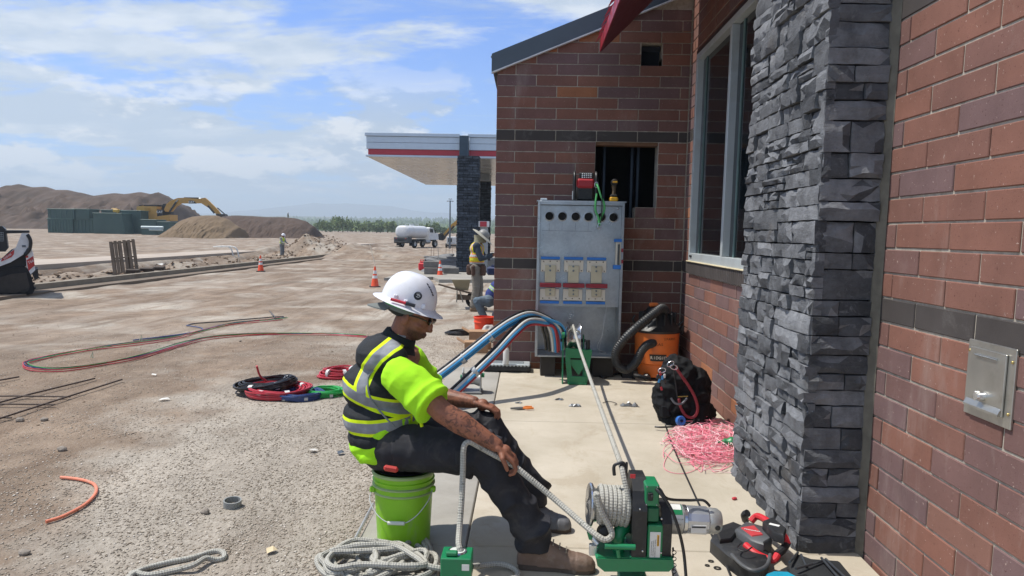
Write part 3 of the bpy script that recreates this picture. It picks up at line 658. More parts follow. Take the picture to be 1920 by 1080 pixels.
O('stud', MB().box((0.86, GY + 0.62, 2.15), (0.03, 0.09, 1.05), 0.002), M_STUD, building)
O('lintel', MB().box((1.045, GY + 0.09, 2.492), (0.676, 0.15, 0.036), 0.003), mat('lumber', '#6e4f37', 0.8, var=0.25), building)
# --- roof edge
M_FAS = mat('slate_fascia', '#4b565f', 0.45, 0.2, var=0.05); M_WHT = mat('white_drip', '#c9cdd0', 0.5)
sl_ = 0.405; xa, xb = -0.44, 2.3
zl = lambda x: 3.235 + (x + 0.385) * sl_
O('roof_fascia', MB().prismY([(xa, zl(xa) + .012), (xb, zl(xb) + .012), (xb, zl(xb) + 0.20), (xa, zl(xa) + 0.20)], GY - 0.05, GY - 0.03), M_FAS, building, sm=None)
O('roof', MB().prismY([(xa + .01, zl(xa) + .03), (xb, zl(xb) + .03), (xb, zl(xb) + 0.192), (xa + .01, zl(xa) + 0.192)], GY - 0.029, GY + 5.6), M_FAS, building, sm=None)
O('drip_edge', MB().prismY([(xa, zl(xa) - .004), (xb, zl(xb) - .004), (xb, zl(xb) + 0.010), (xa, zl(xa) + 0.010)], GY - 0.056, GY - 0.006), M_WHT, building, sm=None)
b = MB()
for i in range(14): b.box((xa - 0.002, GY + 0.1 + i * 0.38, zl(xa) + 0.20), (0.03, 0.05, 0.03), 0.01)
O('roof_rib', b, M_FAS, building, kind='stuff')
# --- red awning
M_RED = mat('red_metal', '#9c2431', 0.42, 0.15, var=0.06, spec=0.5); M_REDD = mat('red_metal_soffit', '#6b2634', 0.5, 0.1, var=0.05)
ax0, az0 = 0.70, 3.40; ay0, ay1 = 4.95, 8.02
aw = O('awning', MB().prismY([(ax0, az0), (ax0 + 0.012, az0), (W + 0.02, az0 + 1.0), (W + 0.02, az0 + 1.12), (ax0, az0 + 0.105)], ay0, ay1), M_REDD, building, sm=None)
O('awning_trim', MB().prismY([(ax0 - 0.006, az0 - 0.004), (ax0 - 0.0005, az0 - 0.004), (ax0 - 0.0005, az0 + 0.11), (ax0 - 0.006, az0 + 0.11)], ay0 - .004, ay1 + .004), M_RED, building, sm=None)
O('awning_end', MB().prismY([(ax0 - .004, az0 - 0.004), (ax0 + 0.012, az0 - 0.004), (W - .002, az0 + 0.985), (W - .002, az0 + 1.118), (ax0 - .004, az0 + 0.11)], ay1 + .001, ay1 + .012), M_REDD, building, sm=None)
n_ = 0
y = ay1 - 0.02
while y > ay0:
    O('seam', MB().prismY([(ax0 - 0.055, az0 + 0.075), (ax0 - 0.02, az0 + 0.115), (W, az0 + 1.125), (W, az0 + 1.165), (ax0 - 0.02, az0 + 0.150)], y - 0.05, y), M_RED, aw, sm=None); y -= 0.30
# --- stone pier
s = N('stone'); r = s.rnd(); c = s.mix(s.ramp(r, 0.05, 0.95), hx('#44464a'), hx('#7e8084')); c = s.mul(c, s.ramp(s.noise(9, 8, 0.72), 0.28, 0.72, 0.55, 1.5))
c = s.mix(s.ramp(s.noise(14, 8, 0.75, dist=0.7), 0.56, 0.74, 0, 0.6), c, hx('#9b9ea1')); c = s.mix(s.ramp(s.noise(4, 5), 0.6, 0.8, 0, 0.35), c, hx('#7a7166'))
s.bump(s.math('ADD', s.noise(22, 8, 0.75, stretch=(1, 1, 2.6)), s.math('MULTIPLY', s.noise(80, 6, 0.75), 0.45)), 1.0, 0.014); M_STONE = s.done(c, 0.82, spec=0.3)
PX0 = 1.40; PY0, PY1 = 3.67, 4.88; PZ0, PZ1 = -0.2, 3.9
pier = O('stone_pier', MB().box(((PX0 + W) / 2 + .01, (PY0 + PY1) / 2 + 0.01, (PZ0 + PZ1) / 2), (W - PX0 - 0.02, PY1 - PY0 - 0.02, PZ1 - PZ0)), mat('pier_mortar', '#1c1d20', 0.95), building, sm=None)
O('mortar_fillet', MB().prism([(W - 0.002, PY0 - 0.055), (W - 0.03, PY0 - 0.012), (W - 0.03, PY0 + 0.02), (W - 0.002, PY0 + 0.02)], PZ0, PZ1), mat('fillet_mortar', '#6c675c', 0.95, var=0.3, vs=12, bump=0.6, bs=60), building, sm=None)
rs = random.Random(21)
def stone(M, L, H, proud, nu=7, nv=4):
    """rough split block: local x along, z up, broken front towards -y"""
    b = MB(); seed = rs.uniform(0, 99); vs = []; tx, tz = rs.uniform(-.04, .04), rs.uniform(-.08, .08); lay_ = rs.random() < .35
    for j in range(nv + 1):
        for i in range(nu + 1):
            jx = 0 if i in (0, nu) else rs.uniform(-.24, .24); jz = 0 if j in (0, nv) else rs.uniform(-.24, .24)
            u = -L / 2 + L * (i + jx) / nu; v = -H / 2 + H * (j + jz) / nv
            e = min(i, nu - i, j, nv - j); y = -proud + tx * u + tz * v
            if e == 0: y += rs.uniform(.003, .016); u += rs.uniform(-.003, .001) * (1 if u > 0 else -1); v += rs.uniform(-.0035, .001) * (1 if v > 0 else -1)
            else: y += 0.016 * noise.noise(Vector((u * 8, v * 16, seed))) + rs.uniform(-.0035, .0035)
            if lay_: y += .006 * (j % 2)
            vs.append((u, min(y, .0), v))
    fs = []
    for j in range(nv):
        for i in range(nu):
            q = (j * (nu + 1) + i, j * (nu + 1) + i + 1, (j + 1) * (nu + 1) + i + 1, (j + 1) * (nu + 1) + i)
            fs += [(q[0], q[1], q[2]), (q[0], q[2], q[3])] if rs.random() < .5 else [(q[0], q[1], q[3]), (q[1], q[2], q[3])]
    ring = [i for i in range(nu + 1)] + [j * (nu + 1) + nu for j in range(1, nv + 1)] + [nv * (nu + 1) + i for i in range(nu - 1, -1, -1)] + [j * (nu + 1) for j in range(nv - 1, 0, -1)]
    o = len(vs)
    for k in ring: vs.append((vs[k][0], 0.03, vs[k][2]))
    for k in range(len(ring)): a, c_ = ring[k], ring[(k + 1) % len(ring)]; fs.append((a, o + k, o + (k + 1) % len(ring), c_))
    b.M = M; b.add(vs, fs); O('stone', b, M_STONE, pier, sm=22)
def face(M, u0, u1, corner):
    z = PZ0
    while z < PZ1 - 0.03:
        H = min(rs.choice([0.08, 0.095, 0.11, 0.12, 0.15]), PZ1 - z)
        if not corner and rs.random() < 0.3: H = 0.19
        u = u0
        while u < u1 - 0.01:
            L = (u1 - u0) * rs.choice([1.0, 0.62, 0.45, 1.0]) if corner else rs.uniform(0.12, 0.42)
            if u + L > u1 - 0.09: L = u1 - u
            parts = [1.0]
            if not corner and H > 0.13 and rs.random() < .75: parts = rs.choice([[.38, .62], [.6, .4], [.3, .3, .4], [.45, .55]])
            elif not corner and rs.random() < .22: parts = [.5, .5]
            z_ = z
            for f in parts:
                h = H * f; cut = [1.0] if (corner or L < .22 or rs.random() < .6) else rs.choice([[.4, .6], [.65, .35]]); u_ = u
                for g_ in cut: stone(M @ Matrix.Translation((u_ + L * g_ / 2, 0, z_ + h / 2)), L * g_ - .004, h - .0045, rs.uniform(.012, .038) if not corner else rs.uniform(.016, .040), max(3, int(L * g_ / .045)), max(2, min(4, int(h / .03)))); u_ += L * g_
                z_ += h
            u += L
        z += H
ML = Matrix(((0, 1, 0, PX0), (-1, 0, 0, 0), (0, 0, 1, 0), (0, 0, 0, 1)))     # x -> -Y, front -y -> -X
face(ML, -PY1, -PY0 + 0.02, False)
face(Matrix.Translation((0, PY0, 0)), PX0 - 0.015, W - 0.025, True)
# --- stainless service hatch in the near wall
M_SS = mat('stainless', '#b4b2ab', 0.34, 0.85, var=0.12, vs=9, dirt='#8c877c', da=0.4, ds=14)
pa = O('access_panel', MB().box((W - 0.004, 2.728, 0.99), (0.010, 0.282, 0.285), 0.002), M_SS, building)
O('hatch', MB().box((W - 0.014, 2.735, 0.995), (0.008, 0.215, 0.225), 0.002), M_SS, pa)
O('hatch_lip', MB().prismY([(W - 0.018, 0.888), (W - 0.030, 0.884), (W - 0.030, 0.892), (W - 0.019, 0.912)], 2.63, 2.84), M_SS, pa, sm=None)
O('hinge_pin', MB().cyl((W - 0.022, 2.672, 1.083), (W - 0.022, 2.80, 1.083), 0.005, n=10), mat('bright_steel', '#d5d5d2', 0.2, 0.9), pa)
O('latch', MB().lathe([(0.0, 0.028), (0.010, 0.028), (0.013, 0.018), (0.016, 0.0)], (W - 0.018, 2.735, 0.935), (-1, 0, 0), 14).box((W - 0.034, 2.752, 0.935), (0.02, 0.012, 0.035), 0.003), mat('bright_steel', '', 0), pa)
for (y, z) in ((2.855, 1.09), (2.603, 1.085), (2.855, 0.895), (2.603, 0.90)): O('screw', MB().ell((W - 0.011, y, z), (0.004, 0.006, 0.006), 8, 6), mat('brass_screw', '#b9a36a', 0.3, 0.8), pa)
# ================================================================== FUEL CANOPY
M_CAN = mat('canopy_panel', '#b9c4cf', 0.35, 0.2, var=0.04); M_CANR = mat('canopy_red', '#a8303c', 0.4, var=0.06); M_SOF = mat('canopy_soffit', '#cdcdca', 0.22, 0.35, var=0.15, vs=0.6, dirt='#8f8b84', da=0.5, ds=0.5)
YC, YB, XC, XE = 30.0, 47.0, -6.5, 9.0; ZS = 4.43
can = T('fuel_canopy', 'white fuel station canopy with a red stripe on dark stone columns', 'canopy', (XC, YC, 0))
def cb(nm, x0, x1, y0, y1, z0, z1, m, par=can, b=0.006, **k): return O(nm, MB().box(((x0 + x1) / 2 - XC, (y0 + y1) / 2 - YC, (z0 + z1) / 2), (x1 - x0, y1 - y0, z1 - z0), b), m, par, **k)
XG0, XG1 = P(862, 300, YC).x, P(880, 300, YC).x
for (a, c_) in ((XC, XG0), (XG1, XE)):
    cb('red_stripe', a + .06 * (a == XC), c_, YC - 0.06, YC + .1, ZS + 0.08, ZS + 0.30, M_CANR)
    cb('fascia_panel', a, c_, YC - 0.10, YC + .1, ZS + 0.305, ZS + 0.55, M_CAN); cb('fascia_panel', a, c_, YC - 0.10, YC + .1, ZS + 0.56, ZS + 0.79, M_CAN)
    cb('top_cap', a - .05, c_, YC - 0.16, YC + .1, ZS + 0.80, ZS + 0.925, M_CAN)
    cb('lower_edge', a - .03, c_, YC - 0.09, YC + .1, ZS - 0.0, ZS + 0.075, M_CAN)
cb('side_fascia', XC, XC + .1, YC + .11, YB, ZS + 0.305, ZS + 0.79, M_CAN); cb('side_fascia', XC + .06, XC + .1, YC + .11, YB, ZS + 0.08, ZS + 0.30, M_CANR); cb('side_fascia', XC - .05, XC + .1, YC + .11, YB, ZS + .8, ZS + .925, M_CAN)
cb('soffit', XC, XE, YC + .11, YB, ZS, ZS + 0.07, M_SOF); cb('roof_deck', XC + .11, XE, YC + .11, YB, ZS + .09, ZS + .7, M_CAN)
s = N('stone_veneer'); v = s.n.new('ShaderNodeTexBrick'); mp = s.n.new('ShaderNodeMapping'); mp.inputs['Rotation'].default_value = (radians(90), 0, 0); s.l.new(s.pos, mp.inputs[0]); s.l.new(mp.outputs[0], v.inputs['Vector'])
v.inputs['Scale'].default_value = 1.0; v.inputs['Brick Width'].default_value = .34; v.inputs['Row Height'].default_value = .10; v.inputs['Mortar Size'].default_value = .008
v.inputs['Color1'].default_value = (*hx('#2f353d'), 1); v.inputs['Color2'].default_value = (*hx('#4a525c'), 1); v.inputs['Mortar'].default_value = (*hx('#16181c'), 1)
c = s.mul(v.outputs['Color'], s.ramp(s.noise(7, 6), 0.3, 0.7, 0.6, 1.4)); s.bump(s.noise(9, 6, .7), 0.8, .05); M_VEN = s.done(c, 0.8, spec=.3)
gzc = gz(-2, 29) - .1
def ven(nm, x0, x1, y0, y1, z0, z1):            # veneer column with uneven outline, coursed stones built proud of a core
    col = cb(nm, x0 + .02, x1 - .02, y0 + .02, y1 - .02, z0, z1, M_VEN, b=.0); b = MB(); rr = random.Random(5); z = z0
    while z < z1 - .04:
        h_ = rr.choice((.09, .12, .15)); x = x0
        while x < x1 - .03:
            l_ = rr.uniform(.15, .38); l_ = l_ if x + l_ < x1 - .1 else x1 - x; p_ = rr.uniform(0, .035); b.box((x + l_ / 2 - XC, y0 - YC, z + h_ / 2), (l_ - .008, .05 + p_, h_ - .008), .006); x += l_
        y = y0 + .03
        for sx in (x0, x1): b.box((sx - XC + rr.uniform(-.012, .012), (y0 + y1) / 2 - YC, z + h_ / 2), (.05, y1 - y0 - .01, h_ - .008), .006)
        z += h_
    O('veneer_stone', b, M_VEN, col, kind='stuff')
cx0, cx1 = P(857, 430, 28.9).x, P(896, 430, 28.9).x
ven('column', cx0, cx1, 28.9, 29.7, gzc, ZS - .02)
ven('column', P(898, 430, 42).x, P(918, 430, 42).x, 42, 42.7, gzc - .3, ZS - .02)
cb('column_cap', XG0 + .01, XG1 - .01, YC - 0.32, YC - .165, ZS - 0.08, ZS + 0.84, mat('cap_slate', '#3c4a56', 0.4, .3), b=.01)
O('downlight', MB().prismX([(-.3, ZS - .02), (.0, ZS - .02), (-.08, ZS - .42), (-.26, ZS - .42)], P(866, 310, 30).x - XC, P(881, 310, 30).x - XC), mat('bracket_white', '#aab0b2', .5), can, sm=None)
cb('beam_box', P(896, 320, 38).x, P(919, 320, 38).x, 37.5, 38, ZS - .35, ZS - .01, mat('beam_grey', '#7d7f80', .6))
dp = T('fuel_pump', 'red and white topped fuel pump at the foot of the canopy column', 'fuel pump', tuple(P(907, 520, 29)))
q = P(907, 420, 28.8) - dp.location
O('pump_body', MB().box((q.x, .1, q.z / 2 + .1), (.30, .3, q.z - .25), .02), mat('pump_grey', '#8d9092', .5), dp); O('sign_panel', MB().box((q.x, -.08, q.z - .0), (.42, .06, .22), .01), mat('sign_white', '#cfd0d0', .5), dp); O('sign_red', MB().box((q.x - .02, -.12, q.z), (.26, .02, .20), .004), M_CANR, dp)
# pad and rubble sheets under the canopy
def poly_slab(name, pxs, top, th, m, kind='structure', **k):
    pts = [Gz(px, py, top) for px, py in pxs]; b = MB(); n = len(pts); b.add([(p.x, p.y, top) for p in pts] + [(p.x, p.y, top - th) for p in pts], [tuple(range(n))[::-1]] + [tuple(range(n, 2 * n))] + [(i, (i + 1) % n, n + (i + 1) % n, n + i) for i in range(n)])
    bm = bmesh.new(); me = b.mesh(name); bm.from_mesh(me); bmesh.ops.recalc_face_normals(bm, faces=bm.faces); bm.to_mesh(me); return O(name, me, m, kind=kind, **k)
poly_slab('canopy_pad', [(823, 524), (812, 519), (720, 521), (790, 500), (857, 473), (960, 473), (960, 524)], -0.02, 0.14, mat('pad_concrete', '#8f8a81', .9, var=.15, vs=1))
# ================================================================== TRAFFIC CONES
M_CO = mat('cone_orange', '#e0512a', 0.5, var=0.1, dirt='#9c4a33', da=.4, ds=12); M_CW = mat('cone_sleeve', '#c9c9c6', 0.4); M_CB = mat('cone_base', '#2a2a2b', 0.8)
def cone(px, py, Hm, label, base=True):
    p = G(px, py); t = T('traffic_cone', label, 'traffic cone', p, 0.3, 'traffic cones'); k = Hm
    O('base', MB().box((0, 0, .02 * k), (.52 * k, .52 * k, .045 * k), .008), M_CB, t)
    O('body', MB().lathe([(.19 * k, .045 * k), (.185 * k, .06 * k), (.035 * k, k), (.022 * k, k), (.02 * k, .98 * k)], n=20), M_CO, t)
    f = lambda z: (.185 + (.035 - .185) * (z - .06) / .94) * k + .002
    for z0, z1 in ((.42, .56), (.64, .80)): O('reflective_sleeve', MB().lathe([(f(z0), z0 * k), (f(z1), z1 * k)], n=20), M_CW, t)
    return t
cone(489, 509, .62, 'orange cone farthest left, alone on the dirt near the kerb')
cone(703, 538, .60, 'orange cone with a tall white lath behind it, left of the white hard hat')
cone(825, 521, .62, 'orange cone on the canopy pad right of the white hard hat')
def lath(x0, y0, x1, y1, label):
    b_ = G(x1, y1); top = P(x0, y0, b_.y + .2); O('marker_lath', MB().tube([b_, top], .016, 6), mat('lath_white', '#cfc4b4', .7), label=label, cat='marker stake', group='marker laths')
lath(693, 457, 705, 503, 'thin white marker lath standing in the dirt behind the cone with two grey bands')
lath(820, 452, 824, 500, 'thin pinkish marker lath behind the cone on the canopy pad')
# gas can, grey blocks, rags
p = Gz(792, 508, -0.02); gc = T('fuel_can', 'red plastic fuel can standing on the canopy pad edge', 'fuel can', p)
O('body', MB().box((0, 0, .17), (.30, .2, .30), .04).box((0, 0, .35), (.18, .1, .08), .02), mat('can_red', '#c0232b', .45), gc); O('spout', MB().cyl((.08, 0, .34), (.13, 0, .45), .028, n=10), mat('black_plastic', '#141416', .5), gc); O('handle', MB().tube([(-.09, 0, .35), (-.07, 0, .43), (.04, 0, .43), (.07, 0, .36)], .018, 8), mat('can_red', ''), gc)
M_BLK = mat('grey_block', '#6e6b66', .9, var=.2)
for (px, py, w_, h_, lb) in ((809, 514, .5, .24, 'lower grey concrete block on the pad right of the fuel can'), (813, 510, .62, .22, 'wide grey block resting on the lower block behind the cone'), (846, 513, .55, .22, 'single grey block on the pad right of the last cone')):
    q = Gz(px, py, -0.02 + (.24 if 'resting' in lb else 0))
    if 'resting' in lb: q = Gz(809, 514, -.02) + Vector((0.02, .1, .245))
    O('concrete_block', MB().box((0, 0, h_ / 2), (w_, .35, h_), .015), M_BLK, loc=q, label=lb, cat='block', group='grey blocks')
b = MB(); rr = random.Random(8)
for i in range(26):
    px, py = rr.uniform(812, 856), rr.uniform(478, 508); q = Gz(px, py, .02); b.ell(q, (rr.uniform(.3, .8), rr.uniform(.3, .9), rr.uniform(.08, .2)), 9, 5, rot=(rr.uniform(-.2, .2), rr.uniform(-.2, .2), rr.uniform(0, 3)))
O('geotextile_sheet', b, mat('grey_sheet', '#6f7072', .85, var=.35, vs=3, bump=1, bs=8), label='rumpled grey sheeting heaped on the pad left of the stone column', cat='sheeting', kind='stuff')
for k_, (px, py, h_) in enumerate(((808, 488, .5), (813, 486, .5), (836, 480, .45), (842, 478, .45), (848, 476, .45))):
    q = G(px, py); O('rebar_stake', MB().tube([q, q + Vector((.02, 0, h_ + .2))], .012, 5), mat('rust_steel', '#5d4636', .8), label='short rusty stake at the pad edge, %s from the left' % ORD[k_], cat='stake', group='stakes along the pad edge')
# ================================================================== PALLET, LUMBER, PIPES
M_PAL = mat('weathered_wood', '#6f6152', .9, var=.3, vs=3, bump=.5, bs=40)
pb = G(237, 512); pt = T('wooden_pallet', 'weathered wooden pallet standing on end in the trench', 'pallet', pb, 0.15)
pt.rotation_euler = (-0.22, -0.12, 0.35); PH, PW_ = 1.28, .86
for i in range(6): O('board', MB().box((-PW_ / 2 + .05 + i * (PW_ - .1) / 5, -.055, PH / 2), (.11, .02, PH + (.03 if i % 2 else 0)), .003), M_PAL, pt)
for z in (.06, PH / 2, PH - .06): O('stringer', MB().box((0, 0, z), (PW_, .085, .045), .004), M_PAL, pt)
for i in range(4): O('board', MB().box((-PW_ / 2 + .06 + i * (PW_ - .12) / 3, .055, PH / 2), (.11, .02, PH), .003), M_PAL, pt)
for i, (px, py, w_, lb) in enumerate(((250, 516, .44, 'left of the three dark timber blocks leaning at the foot of the pallet'), (276, 513, .46, 'middle of the three dark timber blocks lying along the kerb'), (299, 511, .40, 'right of the three dark timber blocks lying along the kerb'))):
    q = G(px, py); q.z = max(q.z, -.2); O('timber_block', MB().box((0, 0, .06), (w_, .3, .14), .01), M_PAL if 0 else mat('dark_timber', '#3f352d', .9, var=.2), loc=q, rot=(0.1, 0, 0.2), label=lb, cat='timber', group='timber blocks on the kerb')
cp = T('white_conduits', 'pair of white bent conduits rising from the pale path', 'conduit', G(436, 478), 0, )
M_PVC = mat('white_pvc', '#d3d2cc', .4)
for o_ in (0, .35): O('pipe', MB().tube([(-1.2 + o_, 0, .5), (-.5 + o_, 0, .55), (-.1 + o_, 0, .42), (.05 + o_, 0, -.1)], .045, 8, sm=5), M_PVC, cp)
q = G(345, 494); q.z += .1
for (px, py, lb) in ((340, 491, 'crumpled white sheet scrap in the trench right of the pallet'), (299, 494, 'small white scrap in the trench nearest the pallet')):
    q = G(px, py); b = MB(); w_ = .55 if px > 320 else .28
    b.add([(-w_, 0, 0), (-w_ * .3, -.1, .12), (w_ * .4, 0, .05), (w_, .1, .2), (w_ * .8, .2, .05), (0, .25, .14)], [(0, 1, 5), (1, 2, 5), (2, 4, 5), (2, 3, 4)]); O('sheet_scrap', b, mat('scrap_white', '#c9c6bf', .7), loc=q + Vector((0, 0, .05)), label=lb, cat='scrap', sm=None)
# ================================================================== GREEN BOXES
M_GB = mat('dark_green_box', '#37504c', .6, var=.12, vs=.5, dirt='#4d5a54', da=.5, ds=.6); M_GB2 = mat('green_box_lid', '#44605a', .55, var=.1)
def gbox(px0, px1, py0, py1, Y, label, dy=3.2, lean=0, slats=0, lid=True, zb=None):
    a = P(px0, py1, Y); c_ = P(px1, py0, Y); z0 = gz(a.x, Y) - .1 if zb is None else a.z; w_ = c_.x - a.x; h_ = c_.z - z0
    t = T('storage_box', label, 'storage box', (a.x, Y, z0), 0, 'dark green boxes on the plain')
    O('shell', MB().prismY([(0, 0), (w_ - lean, 0), (w_ - lean * .0, h_ * .0), (w_ - lean, h_), (lean * .3, h_)], 0, dy) if 0 else MB().prismY([(0, 0), (w_ + lean, 0), (w_, h_), (0, h_)], 0, dy), M_GB, t, sm=None)
    if lid: O('lid', MB().box((w_ / 2, dy / 2, h_ + .04), (w_ + .2, dy + .2, .16), .03), M_GB2, t)
    for i in range(slats): O('rib', MB().box((w_ * (i + .5) / slats, -.04, h_ * .5), (.10, .07, h_ * .85), .01), M_GB2, t)
    return t
gbox(90, 136, 411, 434, 125, 'lower leftmost dark green box with upright ribs', slats=9)
gbox(137, 176, 411, 434, 125.4, 'lower dark green box under the left stack, second from the left', slats=6)
gbox(90, 139, 393, 410.5, 125, 'upper leftmost dark green box with ledge and handles', slats=5, zb=1, dy=3)
gbox(136, 167, 393, 410.5, 125.2, 'upper dark green box, second from the left', zb=1, dy=3)
gbox(176, 228, 401, 434, 124, 'broad plain dark green box in the middle of the row', lean=.5)
gbox(190, 226, 395, 402, 128, 'dark green box behind the broad middle one', zb=1, dy=2)
gbox(229, 264, 396, 433, 127, 'tall dark green box right of the middle one, beside the digger', dy=3)
gbox(265, 293, 413, 431, 122, 'small dark green box in front of the digger tracks, left one')
gbox(295, 318, 417, 431, 122, 'small dark green box in front of the digger tracks, right one')
a_ = P(266, 429, 119)
for i, (x0, x1, y_) in enumerate(((265, 306, 426), (280, 305, 430))): O('drain_pipe', MB().tube([P(x0, y_, 119), P(x1, y_ + .6, 119)], .22, 10), mat('pale_pipe', '#9fb0b2', .5), label=('upper' if i == 0 else 'lower') + ' pale grey pipe lying before the small green boxes', cat='pipe', group='pale pipes')
q = P(218, 394, 127); O('yellow_pump', MB().box((0, 0, -.1), (.9, .6, .5), .06).box((-.3, 0, .25), (.9, .4, .16), .05).box((.2, 0, -.6), (.3, .3, .6), .03), mat('machine_yellow', '#c99a35', .5), loc=q, label='small yellow machine on top of the dark green boxes', cat='machine')
# ================================================================== EXCAVATOR
M_YE = mat('excavator_yellow', '#b88c40', .55, var=.1, dirt='#8d7147', da=.5, ds=.8); M_BK = mat('machine_black', '#1b1c1e', .6, var=.2); M_GL = mat('cab_glass', '#1b2329', .15, spec=.6); M_STEEL = mat('cylinder_rod', '#8f9498', .3, .7)
YX = 131.0; e0 = P(295, 431, YX); e0.z = gz(e0.x, YX); ex = T('excavator', 'yellow tracked excavator reaching its arm over the soil heap', 'excavator', e0)
def EP(px, py, dy=0.0): q = P(px, py, YX); return Vector((q.x - e0.x, dy, q.z - e0.z))
def epoly(pts): return [(EP(*p).x, EP(*p).z) for p in pts]
O('track', MB().prismY(epoly([(262, 434), (258, 428), (261, 421), (266, 417), (322, 417), (326, 421), (326, 430), (322, 434)]), -1.5, -.9).prismY(epoly([(262, 434), (258, 428), (261, 421), (266, 417), (322, 417), (326, 421), (326, 430), (322, 434)]), .9, 1.5), M_BK, ex, sm=None)
O('counterweight', MB().prismY(epoly([(264, 410), (264, 388), (276, 386), (276, 410)]), -1.4, 1.4), M_YE, ex, sm=None)
O('engine_housing', MB().prismY(epoly([(276, 411), (276, 387), (301, 387.5), (303, 411)]), -1.45, 1.4), M_YE, ex, sm=None)
O('deck', MB().prismY(epoly([(266, 410.5), (326, 403), (326, 414), (266, 415)]), -1.5, 1.45), M_YE, ex, sm=None)
O('grille', MB().prismY(epoly([(279, 398), (279, 390.5), (290, 391), (290, 398)]), -1.49, -1.452), mat('grille_amber', '#a5792a', .6), ex, sm=None)
O('hood_black', MB().prismY(epoly([(267, 386.5), (267, 384.5), (300, 384.5), (300, 387)]), -1.2, 1.2), M_BK, ex, sm=None)
O('side_panel', MB().prismY(epoly([(302.5, 407), (302.5, 393), (311, 394), (312, 407)]), -1.49, -1.3), M_BK, ex, sm=None)
O('cab', MB().prismY(epoly([(303, 405), (303, 386), (305, 382), (316, 382.5), (319, 391), (320, 404)]), .2, 1.3), M_BK, ex, sm=None); O('cab_window', MB().prismY(epoly([(305, 393), (306, 384.5), (315, 385), (317, 393)]), .15, .19), M_GL, ex, sm=None)
O('mirror', MB().box(EP(261, 394), (.35, .1, .9), .04), mat('mirror_white', '#b9bdbd', .4), ex)
O('boom', MB().prismY(epoly([(309.5, 393), (314, 383), (323, 376), (335, 371.5), (348, 371), (382, 374), (384, 381), (360, 381.5), (341, 381.5), (331, 388), (324, 397), (312, 397)]), -.42, .1), M_YE, ex, sm=None)
O('stick', MB().prismY(epoly([(377, 372), (386, 371), (394, 378), (410, 394), (417, 404), (412, 406), (396, 392), (380, 382)]), -.38, .05), M_YE, ex, sm=None)
O('boom_cylinder', MB().tube([EP(321, 397, -.6), EP(333, 379, -.6)], .16, 8).tube([EP(346, 371.5, -.1), EP(373, 372, -.1)], .17, 8), M_BK, ex); O('cylinder_rod', MB().tube([EP(333, 379, -.6), EP(337, 375, -.6)], .09, 6), M_STEEL, ex); O('cylinder_rod', MB().tube([EP(373, 372, -.1), EP(381, 373, -.1)], .1, 6), M_STEEL, ex)
O('bucket_link', MB().tube([EP(392, 386, -.5), EP(404, 400, -.5)], .14, 6).tube([EP(410, 390, -.5), EP(424, 402, -.5)], .10, 6), M_BK, ex)
O('digging_bucket', MB().prismY(epoly([(408, 401), (424, 401.5), (428, 409), (422, 416), (412, 413)]), -.8, .5), mat('bucket_steel', '#4c4640', .6, .4), ex, sm=None)
O('logo_plate', MB().prismY(epoly([(356, 382), (356, 376), (365, 376.5), (371, 382)]), -.46, -.425), M_BK, ex, sm=None)
M_LET = mat('white_lettering', '#d5d5d3', .5)
q = EP(361, 379.3); text('lettering', 'CAT', .52, frame((q.x, -.475, q.z), (1, 0, 0), (0, 0, 1)), M_LET, ex, .005, .01)
q = EP(307, 398); text('lettering', 'CAT', .55, frame((q.x, -1.5, q.z), (1, 0, 0), (0, 0, 1)), M_LET, ex, .005, .01)
# second excavator arm and machine beyond the tanker
YX = 96.0; e0 = P(838, 447, YX); e0.z = gz(e0.x, YX); e2 = T('excavator', 'distant yellow excavator with folded arm partly behind the stone column', 'excavator', e0)
O('stick', MB().prismY(epoly([(826, 446), (834, 436), (846, 422), (857, 412), (861, 416), (850, 428), (838, 442), (832, 448)]), -.4, .2), M_YE, e2, sm=None); O('boom', MB().prismY(epoly([(845, 422), (858, 412), (900, 425), (900, 432), (860, 422)]), -.3, .1), M_YE, e2, sm=None)
O('cylinder_rod', MB().tube([EP(832, 447, -.5), EP(852, 424, -.5)], .13, 6), M_BK, e2); O('digging_bucket', MB().prismY(epoly([(821, 440), (830, 436), (836, 446), (831, 451), (824, 450)]), -.6, .3), M_BK, e2, sm=None)
O('body', MB().prismY(epoly([(866, 447), (866, 430), (912, 430), (918, 436), (918, 447)]), -1, 1.2), M_YE, e2, sm=None); O('track', MB().prismY(epoly([(862, 455), (862, 447), (918, 447), (918, 455)]), -1, 1.2), M_BK, e2, sm=None)
# generator
q = P(847, 453, 80); q.z = gz(q.x, 80); gn = T('white_generator', 'white box generator parked right of the tanker', 'generator', q)
O('housing', MB().box((0, 0, .75), (.95, 1.6, .8), .05), mat('generator_white', '#c6c8c8', .5), gn); O('skid', MB().box((0, 0, .2), (1.1, 1.9, .2), .03), M_BK, gn); O('panel', MB().box((-.1, -.82, .8), (.4, .03, .4), .01), M_BK, gn)
O('wheel', MB().cyl((-.45, -.5, .22), (-.6, -.5, .22), .24, n=14), M_BK, gn)
